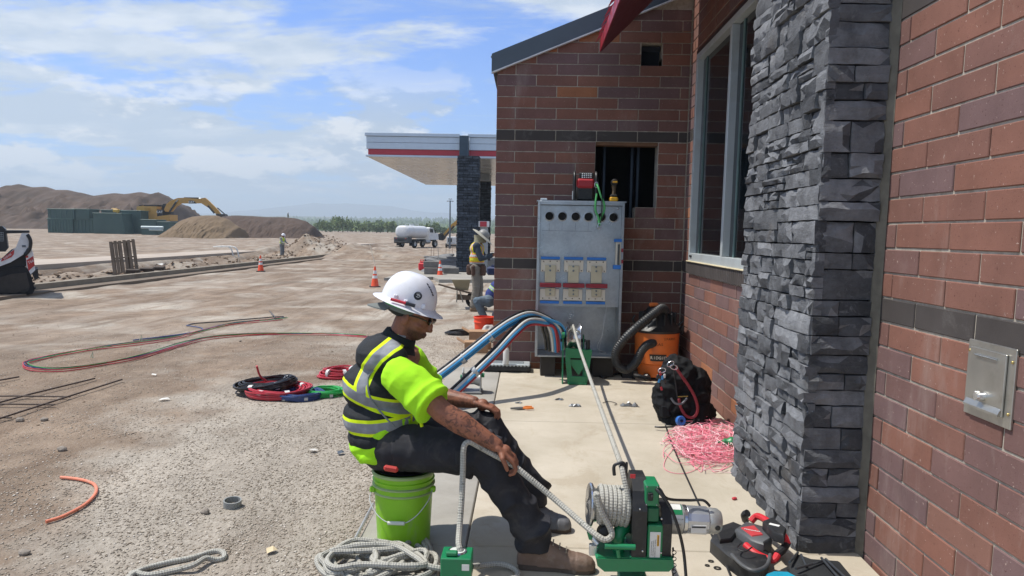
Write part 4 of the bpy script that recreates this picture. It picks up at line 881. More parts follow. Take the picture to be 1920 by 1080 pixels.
# light mast
q = P(843.5, 440, 75); zb_ = gz(q.x, 75); lm = T('light_mast', 'tall thin light mast with a cluster of lamps between tanker and column', 'light mast', (q.x, 75, zb_)); top = P(844, 376, 75).z - zb_
O('mast', MB().tube([(0, 0, 0), (0, 0, top)], [.10, .06], 8), mat('mast_grey', '#59636c', .5, .4), lm)
O('crossbar', MB().tube([(-.28, 0, top - .05), (.28, 0, top - .05)], .03, 6).tube([(0, -.1, top + .1), (0, .1, top + .1)], .03, 6), mat('mast_grey', ''), lm)
for dx, dz in ((-.27, -.1), (.27, -.1), (-.1, .12), (.1, .12)): O('lamp', MB().lathe([(.0, .09), (.07, .07), (.11, 0), (.0, -.02)], (dx, 0, top + dz), (0, 0, 1), 10), mat('lamp_grey', '#7c858c', .4), lm)
# ================================================================== WATER TRUCK
q = G(781, 464); tk = T('water_tanker', 'white water tanker lorry seen from behind on the dirt', 'lorry', q, radians(66)); tk.scale = (.80, .80, .80)
M_TW = mat('tanker_white', '#c6c8ca', .4, var=.06, dirt='#98918a', da=.4, ds=.8); M_TY = mat('tyre', '#17181a', .8)
def stad(w_, h_, r, n=6):
    o = []
    for cx_, cy_, a0 in ((w_ / 2 - r, h_ / 2 - r, 0), (-w_ / 2 + r, h_ / 2 - r, 90), (-w_ / 2 + r, -h_ / 2 + r, 180), (w_ / 2 - r, -h_ / 2 + r, 270)):
        for i in range(n + 1): a = radians(a0 + 90 * i / n); o.append((cx_ + r * cos(a), cy_ + r * sin(a)))
    return o
# local x = heading (rear at -x)
tb_ = MB(); pr = stad(2.15, 1.55, .72, 7); rings = [(-3.5, .55), (-3.42, .85), (-3.25, .97), (-3.1, 1.0), (.95, 1.0), (1.1, .97), (1.2, .8)]; n = len(pr)
for x, k in rings: tb_.v += [Vector((x, a * k, 2.0 + c_ * k)) for a, c_ in pr]
for j in range(len(rings) - 1):
    for i in range(n): tb_.f.append([j * n + i, j * n + (i + 1) % n, (j + 1) * n + (i + 1) % n, (j + 1) * n + i])
tb_.f += [list(range(n))[::-1], [(len(rings) - 1) * n + i for i in range(n)]]; tb_.mi = [0] * len(tb_.f)
O('tank', tb_, M_TW, tk, sm=50)
O('chassis', MB().box((.1, 0, .95), (7.4, .9, .25), .03), M_BK, tk); O('pump_box', MB().box((-3.15, 0, .95), (.9, 2.1, .75), .03), mat('dark_box', '#3a3d40', .6), tk)
for x in (-2.0, 2.9):
    for y in (-.95, .95):
        wh = O('wheel', MB().lathe([(.28, -.14), (.45, -.16), (.52, -.1), (.52, .1), (.45, .16), (.28, .14)], (x, y, .52), (0, 1, 0), 24).lathe([(.28, .14), (.28, -.14)], (x, y, .52), (0, 1, 0), 24), M_TY, tk)
        O('rim', MB().lathe([(.0, -.06), (.18, -.07), (.28, -.12), (.28, .12), (.18, .07), (0, .06)], (x, y, .52), (0, 1, 0), 20), mat('rim_grey', '#a9abab', .4, .3), wh)
for y in (-.95, .95): O('mudflap', MB().box((-2.75, y, .55), (.03, .55, .6)), M_BK, tk, sm=None)
O('cab', MB().prismY([(1.5, 1.0), (1.5, 2.5), (1.65, 2.62), (2.4, 2.6), (2.75, 1.95), (3.7, 1.85), (3.85, 1.0)], -1.0, 1.0), M_TW, tk, sm=None)
O('rear_window', MB().box((1.49, 0, 2.2), (.02, 1.3, .45), .01), M_GL, tk)
for y in (-1.01, 1.01): O('side_window', MB().box((2.0, y, 2.2), (.75, .03, .5), .01), M_GL, tk); O('mirror', MB().box((2.6, y * 1.22, 2.1), (.08, .1, .4), .02), M_BK, tk); O('fuel_tank', MB().cyl((.6, y * .85, .75), (1.7, y * .85, .75), .25, n=14), mat('alu_tank', '#9a9d9f', .3, .6), tk)
O('walkway_rail', MB().tube([(-2.5, 0, 2.76), (-2.5, 0, 3.0), (.5, 0, 3.0), (.5, 0, 2.76)], .025, 6), M_TW, tk); O('hatch', MB().cyl((-1.2, 0, 2.74), (-1.2, 0, 2.92), .28, n=14), M_TW, tk)
O('tail_light', MB().box((-3.615, -.7, 1.15), (.03, .2, .1), .01).box((-3.615, .7, 1.15), (.03, .2, .1), .01), mat('lamp_red', '#8e1d20', .4), tk)
O('spray_bar', MB().tube([(-3.66, -.9, .7), (-3.66, .9, .7)], .05, 8), M_BK, tk)
# ================================================================== SKID STEER
q = G(8, 557); q.x = P(8, 557, q.y).x; ss = T('skid_steer', 'white compact track loader with red name plates at the left edge', 'track loader', q); YX = q.y; e0 = q; ss.rotation_euler = (0, 0, radians(34)); ss.scale = (.82, 1, 1)
M_SW = mat('loader_white', '#c8cacb', .4, dirt='#8f877c', da=.3, ds=4)
SP = lambda pts: epoly(pts)
O('track', MB().prismY(SP([(-70, 556), (-80, 540), (-60, 512), (44, 500), (56, 509), (66, 545), (62, 553), (40, 557)]), -.02, .3), M_TY, ss, sm=None)
O('track_grouser', (lambda b: [b.box(EP(x, y, .13), (.03, .34, .05), rot=(0, r_, 0)) for x, y, r_ in [(-50 + i * 9, 557.6 - i * .1, 0) for i in range(11)] + [(59, 515, 1.2), (61, 524, 1.2), (64, 534, 1.2), (66, 543, 1.2)]] and b)(MB()), M_TY, ss, kind='stuff')
O('roller', MB().lathe([(0, -.05), (.12, -.05), (.15, 0), (.0, .0)], EP(44, 538, -.03), (0, -1, 0), 18).lathe([(0, -.05), (.07, -.05), (.09, 0), (0, 0)], EP(10, 546, -.03), (0, -1, 0), 16), mat('roller_dark', '#2a2927', .7), ss)
O('track_frame', MB().prismY(SP([(-40, 545), (-30, 528), (22, 514), (50, 512), (56, 540), (30, 550)]), -.035, .0), mat('track_dust', '#3b3733', .9), ss, sm=None)
O('body', MB().prismY(SP([(-60, 515), (-60, 490), (0, 488), (20, 470), (46, 462), (56, 470), (66, 510), (64, 515), (50, 500), (20, 510)]), .06, 1.2), M_BK, ss, sm=None)
O('lift_arm', MB().prismY(SP([(-60, 520), (-60, 498), (4, 486), (30, 464), (41, 437), (55, 438), (58, 455), (44, 478), (20, 492), (-20, 506)]), -.06, .05), M_SW, ss, sm=None)
O('tail_guard', MB().prismY(SP([(49, 478), (60, 468), (64, 482), (67, 508), (58, 516), (50, 500)]), -.05, 1.2), M_SW, ss, sm=None)
O('tail_door', MB().prismY(SP([(50, 489), (63, 481), (66, 499), (54, 509)]), -.058, -.051), mat('loader_red', '#a8322f', .5), ss, sm=None)
O('cab', MB().prismY(SP([(-60, 472), (-60, 428), (-40, 424), (4, 424), (10, 430), (15, 466), (10, 472)]), .06, 1.0), mat('cab_black', '#15171a', .4), ss, sm=None)
b = MB()
for i in range(4): b.box(EP(-3 + i * 3.1, 443, .045), (.008, .012, .19))
for i in range(5): b.box(EP(1.5, 436 + i * 4, .045), (.12, .012, .008))
O('window_mesh', b, mat('mesh_grey', '#8b9397', .5), ss, sm=None)
O('crossbar', MB().prismY(SP([(10, 438), (10, 432), (56, 432.5), (56, 437)]), .0, 1.1), M_BK, ss, sm=None)
O('hose', MB().tube([EP(52, 440, -.1), EP(58, 452, -.12), EP(56, 468, -.1), EP(47, 478, -.08)], .045, 8, sm=4), M_BK, ss)
O('bumper', MB().prismY(SP([(60, 508), (72, 506), (74, 524), (66, 527), (62, 518)]), -.02, 1.1), M_BK, ss, sm=None)
O('name_plate', MB().prismY(SP([(2, 489), (6, 483), (27, 468), (26, 477), (22, 482), (3, 490)]), -.068, -.061), mat('loader_red', ''), ss, sm=None)
q = EP(14, 480.5, -.072); text('lettering', 'bobcat', .075, frame(q, (1, 0, .66), (-.66, 0, 1)), M_LET, ss, .002)
q = EP(58.5, 492, -.062); text('lettering', 'T66', .09, frame(q, (1, 0, .5), (-.5, 0, 1)), M_LET, ss, .002)
O('tail_lamp', MB().box(EP(51, 482, -.06), (.06, .01, .05), .004), mat('loader_red', ''), ss); O('arm_decal', MB().box(EP(45, 462, -.065), (.09, .006, .05), .001), mat('decal_grey', '#5b6468', .5), ss)
# ================================================================== PEOPLE
def seg(p, a, b):
    p = np.asarray(p); a = np.array(a); d = np.array(b) - a; t = np.clip(((p - a) @ d) / max(1e-9, d @ d), 0, 1); q = a + t[:, None] * d
    return np.linalg.norm(p - q, axis=1), t
def polydist(p, pts): return np.min([seg(p, pts[i], pts[i + 1])[0] for i in range(len(pts) - 1)], axis=0)
def hand(mb, wr, d, nrm, curl=0.6, thumb=1, s=1.0, spread=.5, curls=None):
    """wr wrist, d finger direction, nrm palm normal (palm side), thumb=+1/-1 which side"""
    d = Vector(d).normalized(); nrm = Vector(nrm); nrm = (nrm - d * nrm.dot(d)).normalized(); side = d.cross(nrm) * thumb; wr = Vector(wr)
    mb.ell(wr + d * .045 * s, (.03 * s,) * 3, 10, 8)
    for k in range(4):
        off = (1.5 - k) * .0195 * s; cap(mb, wr + d * .012 * s + side * off * .7, wr + d * .092 * s + side * off, .0145 * s, .0115 * s, 10)
    for k in range(4):
        off = (1.5 - k) * .0205 * s; L = (.072, .080, .075, .058)[k] * s; p = wr + d * .092 * s + side * off; c_ = (curls[k] if curls else curl); dd = (d + side * (1.5 - k) * .05 * spread).normalized(); a = c_ * .45
        for j, f in enumerate((.45, .31, .24)):
            dv = dd * cos(a) + nrm * sin(a); q = p + dv * L * f; r_ = (.0098, .0088, .0078)[j] * s; cap(mb, p, q, r_, r_ * .93, 10); p = q; a += c_ * (.85, .75, 0)[j]
    p = wr + d * .028 * s + side * .026 * s; dv = (d * .75 + side * .75 + nrm * .35).normalized()
    cap(mb, p - side * .012 * s, p + dv * .034 * s, .0155 * s, .0115 * s, 10); p = p + dv * .034 * s; dv = (d * .95 + side * .15 + nrm * .45).normalized(); cap(mb, p, p + dv * .028 * s, .0108 * s, .0098 * s, 10); p = p + dv * .028 * s; dv = (d * .9 - side * .15 + nrm * .6).normalized(); cap(mb, p, p + dv * .022 * s, .0098 * s, .008 * s, 10)
def head(mb, c, face, up, s=1.0, nose=True):
    f = Vector(face).normalized(); u = Vector(up); u = (u - f * u.dot(f)).normalized(); l = u.cross(f); c = Vector(c)
    def E(o, r): 
        R = Matrix((f, l, u)).transposed(); p = c + f * o[0] * s + l * o[1] * s + u * o[2] * s
        b = MB(); b.ell((0, 0, 0), [x * s for x in r], 20, 14); mb.add([p + R @ v for v in b.v], b.f)
    E((0, 0, .035), (.098, .076, .092)); E((.022, 0, -.03), (.072, .060, .085)); E((.045, 0, -.075), (.042, .042, .036)); E((.052, 0, .0), (.042, .058, .05))
    E((.0, 0, -.02), (.07, .065, .08))
    if nose:
        E((.100, 0, -.022), (.017, .013, .026)); E((.108, 0, -.033), (.014, .016, .012)); E((.088, 0, -.064), (.014, .024, .009)); E((.086, 0, -.076), (.013, .020, .009)); E((.084, 0, .012), (.02, .05, .012))
        for sd in (-1, 1): E((-.012, sd * .078, -.018), (.020, .010, .033)); E((.055, sd * .042, -.028), (.022, .02, .018))
    return f, l, u
def wrinkle(me, amp, sc, seed, extra=None):
    def fn(p, n):
        q = Vector((p.x * sc[0], p.y * sc[1], p.z * sc[2] + seed)); v = 1 - abs(noise.noise(q + Vector((noise.noise(q * .6) * 1.2, 0, 0)))) * 2.2
        return amp * v + amp * .35 * noise.noise(q * 2.7)
    displace(me, fn)
def skinmat(name, base, dark, tat=False):
    s = N(name); c = s.mul(hx(base), s.ramp(s.noise(60, 5, .6), .3, .7, .85, 1.15)); c = s.mix(s.ramp(s.noise(14, 4), .45, .7, 0, .3), c, hx(dark))
    if tat:
        t = s.attr('tattoo'); pat = s.ramp(s.noise(34, 3, .55, dist=1.6), .49, .56); c = s.mix(s.math('MULTIPLY', s.math('MULTIPLY', t, pat), .62), c, hx('#2b2526'))
    b_ = s.attr('beard'); c = s.mix(s.math('MULTIPLY', b_, s.ramp(s.noise(420, 2), .3, .6, .35, .9)), c, hx('#20181a'))
    s.bump(s.noise(260, 4, .7), .25, .002); s.b.inputs['Subsurface Weight'].default_value = .06; s.b.inputs['Subsurface Radius'].default_value = (.01, .004, .002); return s.done(c, .52, spec=.35)
def clothmat(name, col, rough=.85, var=.12, ws=900, dirt=None, da=.35):
    s = N(name); c = s.mul(hx(col), s.ramp(s.noise(9, 6, .6), .25, .75, 1 - var, 1 + var))
    if dirt: c = s.mix(s.ramp(s.noise(7, 8, .7, dist=.6), .52, .72, 0, da), c, hx(dirt))
    s.bump(s.math('ADD', s.noise(ws, 2), s.math('MULTIPLY', s.noise(45, 5, .6), 1.2)), .35, .003); s.b.inputs['Sheen Weight'].default_value = .0; return s.done(c, rough, spec=.2)
# ------------------------------------------------------------------ the seated worker
R0 = S(757, 1024, 0); R0 = Vector((R0.x, 3.67, slabz(3.67)))
wk = T('person', 'seated worker in white hard hat and black and yellow vest on the green bucket', 'person', R0)
def L(px, py, Y): return P(px, py, Y) - R0
hipR, hipL = L(738, 838, 3.56), L(742, 832, 3.78); kneeR, kneeL = L(908, 848, 3.44), L(912, 806, 3.86); ankR, ankL = L(1004, 1006, 3.40), L(1000, 925, 3.86)
shR, shL = L(752, 692, 3.47), L(770, 668, 3.88); elR, elL = L(829, 772, 3.35), L(808, 742, 3.97); wrR, wrL = L(930, 834, 3.325), L(888, 754, 3.86)
pel = L(738, 838, 3.67); mid = L(716, 778, 3.67); chs = L(712, 722, 3.67); upc = L(726, 670, 3.67); nck = L(752, 632, 3.67); hdc = L(774, 592, 3.66)
SC = Matrix.Identity(3)
# skin: one continuous body
b = MB(); b.M = Matrix(); head(b, hdc, (0.90, -.10, -.36), (.36, 0, .90), 1.0)
cap(b, nck - Vector((.02, 0, .04)), hdc + Vector((-.035, 0, -.03)), .062, .058); cap(b, nck, upc, .07, .11); cap(b, upc, mid, .10, .10); cap(b, mid, pel, .10, .11); cap(b, shR, shL, .055)
for sh, el, wr in ((shR, elR, wrR), (shL, elL, wrL)):
    cap(b, sh, el, .060, .052); f_ = el + (wr - el) * .34; cap(b, el, f_, .052, .054); cap(b, f_, wr, .054, .033)
hand(b, wrR, L(974, 870, 3.325) - wrR, (-.55, .1, -.85), curl=1.0, thumb=-1, s=1.12)
hand(b, wrL, L(935, 768, 3.84) - wrL, (-.3, .0, -1), curl=.9, thumb=1, s=1.12)
me = remesh(b, .0038, 3, .5, 'body'); co = vco(me)
d, t = seg(co, elR, wrR); fattr(me, 'tattoo', np.clip((.075 - d) / .02, 0, 1) * np.clip((t - .02) / .1, 0, 1) * np.clip((1.0 - t) / .08, 0, 1) + .6 * (seg(co, elL, wrL)[0] < .07))
hc = np.array(hdc); f_ = Vector((.90, -.10, -.36)).normalized(); u_ = Vector((.36, 0, .90)); u_ = (u_ - f_ * u_.dot(f_)).normalized(); rel = co - hc; fa = rel @ np.array(f_); ua = rel @ np.array(u_)
fattr(me, 'beard', np.clip((-.045 - ua) / .015, 0, 1) * np.clip((fa + .01) / .03, 0, 1) * np.clip((ua + .16) / .03, 0, 1) * .9 + np.clip((ua + .02) / .02, 0, 1) * np.clip((-.005 - fa) / .015, 0, 1) * (np.abs(rel).max(axis=1) < .2))
O('body', me, skinmat('tanned_skin', '#8a5a45', '#6b4132', True), wk)
# trousers
M_TR = clothmat('black_trousers', '#2d2d31', .72, .25, 500, '#5c5852', .4)
b = MB(); cap(b, hipR, hipL, .115, .115, 20); b.ell(pel + Vector((-.015, 0, -.02)), (.15, .165, .10), 20, 14)
for hp, kn, an, k in ((hipR, kneeR, ankR, 1), (hipL, kneeL, ankL, -1)):
    m1 = hp + (kn - hp) * .5; cap(b, hp, m1, .116, .108, 20); cap(b, m1, kn, .108, .098, 20); m2 = kn + (an - kn) * .45; cap(b, kn, m2, .098, .086, 20); cap(b, m2, an + Vector((0, 0, .02)), .086, .074, 20); b.cyl(an + Vector((0, 0, .03)), an + Vector((-.004, 0, -.055)), .074, .080, 20)
b.box(kneeL + Vector((-.03, -.0, .0)), (.01, .01, .01))
me = remesh(b, .0065, 4, .6, 'trousers')
def folds(p, n):
    v = 0.0
    for hp, kn, an in ((hipR, kneeR, ankR), (hipL, kneeL, ankL)):
        for a_, b_, lo, hi, sc_ in ((hp, kn, .1, 1.1, 26), (kn, an, -.1, 1.1, 30)):
            d_ = b_ - a_; t_ = (p - a_).dot(d_) / d_.length_squared
            if lo < t_ < hi and (p - a_ - d_ * t_).length < .13:
                q = p * 7; ph = t_ * d_.length * sc_ + 3.2 * noise.noise(q) + (p.z - a_.z) * 9; v += (.0095 if sc_ == 26 else .012) * (1 - abs(sin(ph))) * (0.35 + abs(noise.noise(q * .7 + Vector((3, 1, 2)))) * 1.8) * (1 + 1.6 * exp(-((t_ - (1 if sc_ == 26 else 0.97)) / .18) ** 2))
    return v + .004 * noise.noise(p * 22)
displace(me, folds); O('trousers', me, M_TR, wk)
fl = MB(); kd = (kneeR - hipR).normalized(); q = kneeR - kd * .075 + Vector((0, -.094, .0)); fl.box(q, (.115, .018, .075), .007, rot=(0.15, -.05, 0)); O('pocket_flap', fl, clothmat('pocket_cloth', '#333437', .85), wk)
O('pocket_knife', MB().box(L(733, 879, 3.42), (.07, .02, .03), .009, rot=(0, .15, 0)), mat('knife_red', '#b3312a', .45), wk)
# T-shirt
M_SH = clothmat('lime_shirt', '#a3e22a', .85, .05, 1200); M_SH.node_tree.nodes['Principled BSDF'].inputs['Roughness'].default_value = .9
b = MB(); b.ell(pel + Vector((-.065, 0, .04)), (.15, .19, .115), 22, 14); b.ell(mid + Vector((.005, 0, -.03)), (.170, .19, .14), 22, 14); b.ell(chs, (.155, .185, .15), 22, 14); b.ell(upc, (.115, .155, .09), 22, 14); cap(b, upc, nck, .09, .062)
b.ell(L(708, 840, 3.67), (.125, .184, .055), 18, 12, rot=(0, .15, 0))
for sh, el in ((shR, elR), (shL, elL)):
    k_ = -1 if sh is shR else 1; e2 = sh + (el - sh) * .80; cap(b, sh + Vector((-.005, k_ * .018, -.030)), sh + (el - sh) * .35 + Vector((-.01, k_ * .01, -.01)), .088, .090, 22); b.cyl(sh + (el - sh) * .25 + Vector((-.01, 0, -.012)), e2 + Vector((-.004, 0, -.004)), .090, .100, 26)
me = remesh(b, .0065, 3, .5, 'shirt')
def sf(p, n):
    v = .006 * noise.noise(p * 11) + .004 * (1 - abs(noise.noise(p * 9)) * 3)
    for sh, el in ((shR, elR), (shL, elL)):
        d_ = el - sh; t_ = (p - sh).dot(d_) / d_.length_squared
        if -.1 < t_ < .95: v += .0105 * (1 - abs(sin(t_ * 6.5 + 2.4 * noise.noise(p * 6) + (p.x - p.z) * 9))) * max(0, min(1, t_ + .2))
    return v
displace(me, sf); O('shirt', me, M_SH, wk)
# vest with reflective bands
b = MB(); b.ell(pel + Vector((-.06, 0, .062)), (.168, .202, .092), 22, 14); b.ell(mid + Vector((-.006, 0, 0)), (.186, .205, .13), 22, 14); b.ell(chs + Vector((-.008, 0, 0)), (.176, .205, .14), 22, 14); b.ell(upc + Vector((-.01, 0, .015)), (.145, .195, .105), 22, 14); cap(b, upc + Vector((-.01, 0, .01)), nck + Vector((-.012, 0, -.018)), .118, .078, 22)
for sh in (shR, shL): cap(b, upc + Vector((0, 0, .03)), sh + Vector((-.035, .03 * (1 if sh is shR else -1), .046)), .085, .062, 18)
me = remesh(b, .0065, 3, .5, 'vest')
displace(me, lambda p, n: .005 * noise.noise(p * 13) + .0035 * (1 - abs(sin(p.z * 42 + 3 * noise.noise(p * 5)))))
co = vco(me); XZ = co[:, [0, 2]]
def l2(pts, Y=3.5): return [tuple((L(x, y, Y).x, L(x, y, Y).z)) for x, y in pts]
low = polydist(XZ, l2([(560, 803), (648, 803), (700, 802), (772, 797), (900, 780)])); upb = polydist(XZ, l2([(560, 715), (642, 731), (690, 752), (748, 770), (860, 800)]))
stp = polydist(XZ, l2([(680, 748), (679, 722), (688, 694), (708, 668), (735, 646), (768, 628), (800, 600)])); stp = np.where(XZ[:, 1] > np.interp(XZ[:, 0], [l2([(640, 735)])[0][0], l2([(750, 775)])[0][0]], [l2([(640, 735)])[0][1], l2([(750, 775)])[0][1]]), stp, 9)
ban = np.minimum(low / .043, np.minimum(upb / .040, stp / .039)); fattr(me, 'band', ban)
hemz = L(660, 850, 3.5).z
fattr(me, 'hem', np.minimum(1, np.abs(co[:, 2] - hemz) / .01))
s = N('safety_vest'); bd = s.attr('band'); black = s.mul(hx('#1f2226'), s.ramp(s.noise(12, 5), .3, .7, .8, 1.25)); yl = hx('#d9f21c'); gr = s.mul(hx('#85888e'), s.ramp(s.noise(30, 5), .3, .7, .85, 1.12))
c = s.mix(s.ramp(bd, .97, 1.0, 1, 0), black, yl); c = s.mix(s.ramp(bd, .58, .62, 1, 0), c, gr); s.bump(s.math('ADD', s.noise(900, 2), s.math('MULTIPLY', s.noise(40, 5), 1.5)), .35, .003)
O('vest', me, s.done(c, .75, spec=.3), wk)
# grey piping round the arm hole, side strap with buckles
pip = [(764, 646), (735, 668), (700, 694), (690, 708), (690, 728), (698, 752), (722, 782), (740, 800)]
def onvest(px, py, k=.012):
    o = Vector((L(px, py, 3.30))); return L(px, py, 3.67 - .205)
me_v = me; bvh = None
from mathutils.bvhtree import BVHTree
bvh = BVHTree.FromPolygons([tuple(v) for v in vco(me_v).tolist()], [tuple(p.vertices) for p in me_v.polygons])
cam0 = Vector((0, 0, CAM_Z)) - R0
def hit(px, py, lift=.003):
    d_ = ray(px, py).normalized(); r = bvh.ray_cast(cam0, d_); return (r[0] - d_ * lift) if r[0] else L(px, py, 3.47)
M_PIPE = clothmat('grey_piping', '#7c8083', .7); M_YB = clothmat('yellow_webbing', '#c9e21a', .7)
O('piping', MB().tube([hit(x, y) for x, y in pip[2:]], .005, 6, sm=4), M_PIPE, wk)
for x0, y0, x1, y1 in ((771, 780, 768, 806), (786, 778, 791, 800)): O('side_strap', MB().tube([hit(x0, y0), hit(x1, y1)], .009, 6), M_YB, wk)
O('collar', MB().lathe([(.088, -.03), (.086, .006), (.080, .03), (.070, .034)], nck + Vector((-.012, 0, -.012)), (.45, 0, .9), 22), clothmat('vest_collar', '#23282a', .8), wk)
# hard hat, cap, strap, marker, sticker
M_HH = mat('hard_hat_white', '#dadade', .28, var=.02, dirt='#b7b5b2', da=.2, ds=20, coat=.4)
hu = Vector((.30, 0, .954)).normalized(); hf = Vector((.954, 0, -.30)); hl = hu.cross(hf); hb = L(766, 566, 3.66)      # dome base centre
HM = Matrix(((hf.x, hl.x, hu.x, hb.x), (hf.y, hl.y, hu.y, hb.y), (hf.z, hl.z, hu.z, hb.z), (0, 0, 0, 1)))
b = MB(); b.M = HM; n = 40; m = 14; vs = []; fs = []
for j in range(m + 1):
    ph = (pi / 2) * j / m
    for i in range(n):
        a = 2 * pi * i / n; r = cos(ph) ** .86; z = sin(ph) ** .95 * .148 + .008 * max(0, cos(2 * a) * 0) + .006 * exp(-((sin(a)) / .22) ** 2) * sin(2 * ph)
        vs.append((.138 * r * cos(a), .118 * r * sin(a), z))
for j in range(m):
    for i in range(n): fs.append((j * n + i, j * n + (i + 1) % n, (j + 1) * n + (i + 1) % n, (j + 1) * n + i))
b.add(vs, fs)
vs = []; fs = []
prof = [(0, .002), (.012, -.008), (.035, -.016), (.040, -.020), (.034, -.021), (.0, -.010), (-.012, .0)]
for k, (dr, z) in enumerate(prof):
    for i in range(n):
        a = 2 * pi * i / n; w_ = 1 + .25 * max(0, cos(a)); vs.append(((.138 + dr * w_) * cos(a), (.118 + dr) * sin(a), z - .006 * cos(a) * (dr > .01)))
for k in range(len(prof) - 1):
    for i in range(n): fs.append((k * n + i, k * n + (i + 1) % n, (k + 1) * n + (i + 1) % n, (k + 1) * n + i))
b.add(vs, fs); hat = O('hard_hat', b, M_HH, wk, sm=60)
def onhat(a, z, lift=.001):                                      # point on the dome: angle a from the front, height z
    ph = math.asin(max(0, min(1, (z / .148))) ** (1 / .95)); r = cos(ph) ** .86; return HM @ Vector(((.138 * r + lift) * cos(a), (.118 * r + lift) * sin(a), z))
b = MB()
for i, (a, z) in enumerate(((-.72, .118), (-.66, .108), (-.60, .098), (-.55, .088), (-.50, .077))): q = onhat(a, z); b.ell(q, (.0075, .004, .0035), 8, 6, rot=(0, .9, 0))
O('vent_slot', b, mat('slot_dark', '#3f4046', .6), hat, kind='stuff')
c0 = onhat(-1.20, .056, .0); nn = (onhat(-1.20, .056, .01) - c0).normalized(); nn = (nn + Vector((0, 0, .25))).normalized(); tx = Vector((1, 0, -.2)); tx = (tx - nn * tx.dot(nn)).normalized(); SM = frame(c0 + nn * .0035, tx, nn.cross(tx)); 
O('sticker', MB().lathe([(0, .0016), (.0195, .0016), (.0205, -.004)], c0 + nn * .002, nn, 28), mat('sticker_black', '#1d2126', .4), hat, sm=30)
ring = [c0 + nn * .0042 + tx * (.0185 * cos(a)) + nn.cross(tx) * (.0185 * sin(a)) for a in [2 * pi * i / 24 for i in range(24)]]
M_SW2 = mat('sticker_white', '#d8dadb', .5)
yv = nn.cross(tx); b = MB()
for k_, (r_, a0, a1) in enumerate(((.010, -.6, 2.6), (.0066, -.4, 2.4), (.010, 3.6, 5.4), (.0035, 0, 5))): b.tube([c0 + nn * .0042 + tx * (r_ * cos(a0 + (a1 - a0) * i / 10)) + yv * (r_ * .8 * sin(a0 + (a1 - a0) * i / 10)) for i in range(11)], .0009, 5)
O('sticker_emblem', b, M_SW2, hat, kind='stuff')
for i_, ch in enumerate('LOCAL'):
    a = 2.25 - i_ * .33; text('lettering', ch, .006, frame(c0 + nn * .0040 + tx * (.0145 * cos(a)) + yv * (.0145 * sin(a)), tx * sin(a) - yv * cos(a), tx * cos(a) + yv * sin(a)), M_SW2, hat, .0002)
for a, z in ((-1.95, .020), (-1.55, .012), (-.9, .014)): O('hat_lug', MB().box(onhat(a, z, .004), (.022, .012, .024), .005, rot=(0, .3, 0)), M_HH, hat)
q0, q1 = HM @ Vector((-.068, -.136, .004)), HM @ Vector((.052, -.134, .010)); mk = O('marker_pen', MB().cyl(q0, q0 + (q1 - q0) * .62, .0072, n=12), mat('pen_red', '#b12430', .35), wk); O('pen_cap', MB().cyl(q0 + (q1 - q0) * .62, q1, .0085, n=12), mat('pen_black', '#1b1c20', .35), mk)
M_CAP = clothmat('grey_cap', '#6d716f', .85)
b = MB(); R3 = Matrix((hf, hl, hu)).transposed(); e = MB(); e.ell((0, 0, 0), (.112, .092, .075), 24, 14); b.add([hb + R3 @ (v + Vector((-.012, 0, -.010))) for v in e.v], e.f); O('liner_cap', b, mat('liner_dark', '#2b2e2f', .8), wk)
b = MB(); vs = []; n = 14                                     # bill of the cap worn backwards
for j in range(6):
    for i in range(n + 1):
        a = pi - 1.0 + 2.0 * i / n; t_ = j / 5; vs.append(HM @ Vector(((.105 + .085 * t_ * (1 - .35 * ((a - pi) / 1.0) ** 2)) * cos(a) + .0, (.088 + .01 * t_) * sin(a), -.034 - .040 * t_ + .014 * ((a - pi)) ** 2 * t_)))
fs = [(j * (n + 1) + i, j * (n + 1) + i + 1, (j + 1) * (n + 1) + i + 1, (j + 1) * (n + 1) + i) for j in range(5) for i in range(n)]; o_ = len(vs); vs += [v - hu * .006 for v in vs]; fs += [tuple(o_ + k for k in f[::-1]) for f in fs]
fs += [(5 * (n + 1) + i, 5 * (n + 1) + i + 1, o_ + 5 * (n + 1) + i + 1, o_ + 5 * (n + 1) + i) for i in range(n)]
O('cap_bill', b.add(vs, fs), M_CAP, wk, sm=40)
b = MB(); e = MB(); e.lathe([(.092, -.045), (.100, -.03), (.102, -.012), (.098, .0)], n=28); O('cap_band', MB().add([HM @ Vector((v.x * 1.08 - .012, v.y * .93, v.z - .008)) for v in e.v], e.f), M_CAP, wk, sm=60)
b = MB(); b.tube([HM @ Vector((.118 * cos(a) - .012, .0985 * sin(a), -.026)) for a in [-2.35 + 1.35 * i / 10 for i in range(11)]], .0055, 6); O('green_band', b, mat('green_band', '#35c033', .5), wk)
f_ = Vector((.90, -.10, -.36)).normalized(); u_ = Vector((.36, 0, .90)); u_ = (u_ - f_ * u_.dot(f_)).normalized(); l_ = u_.cross(f_)
M_SG = mat('sunglass_black', '#0e0f11', .12, spec=.7)
for sd in (-1, 1):
    b = MB(); b.ell((0, 0, 0), (.010, .030, .019), 14, 9); R3 = Matrix((f_ , l_, u_)).transposed(); RR = Matrix.Rotation(-sd * .35, 3, 'Z'); q = hdc + f_ * .096 + l_ * sd * .036 + u_ * .012
    O('sunglass_lens', MB().add([q + R3 @ (RR @ v) for v in b.v], b.f), M_SG, wk); O('sunglass_arm', MB().tube([q + l_ * sd * .024 + f_ * -.006, hdc + f_ * .045 + l_ * sd * .073 + u_ * .014, hdc + f_ * -.01 + l_ * sd * .080 + u_ * .006], .0032, 6), M_SG, wk)
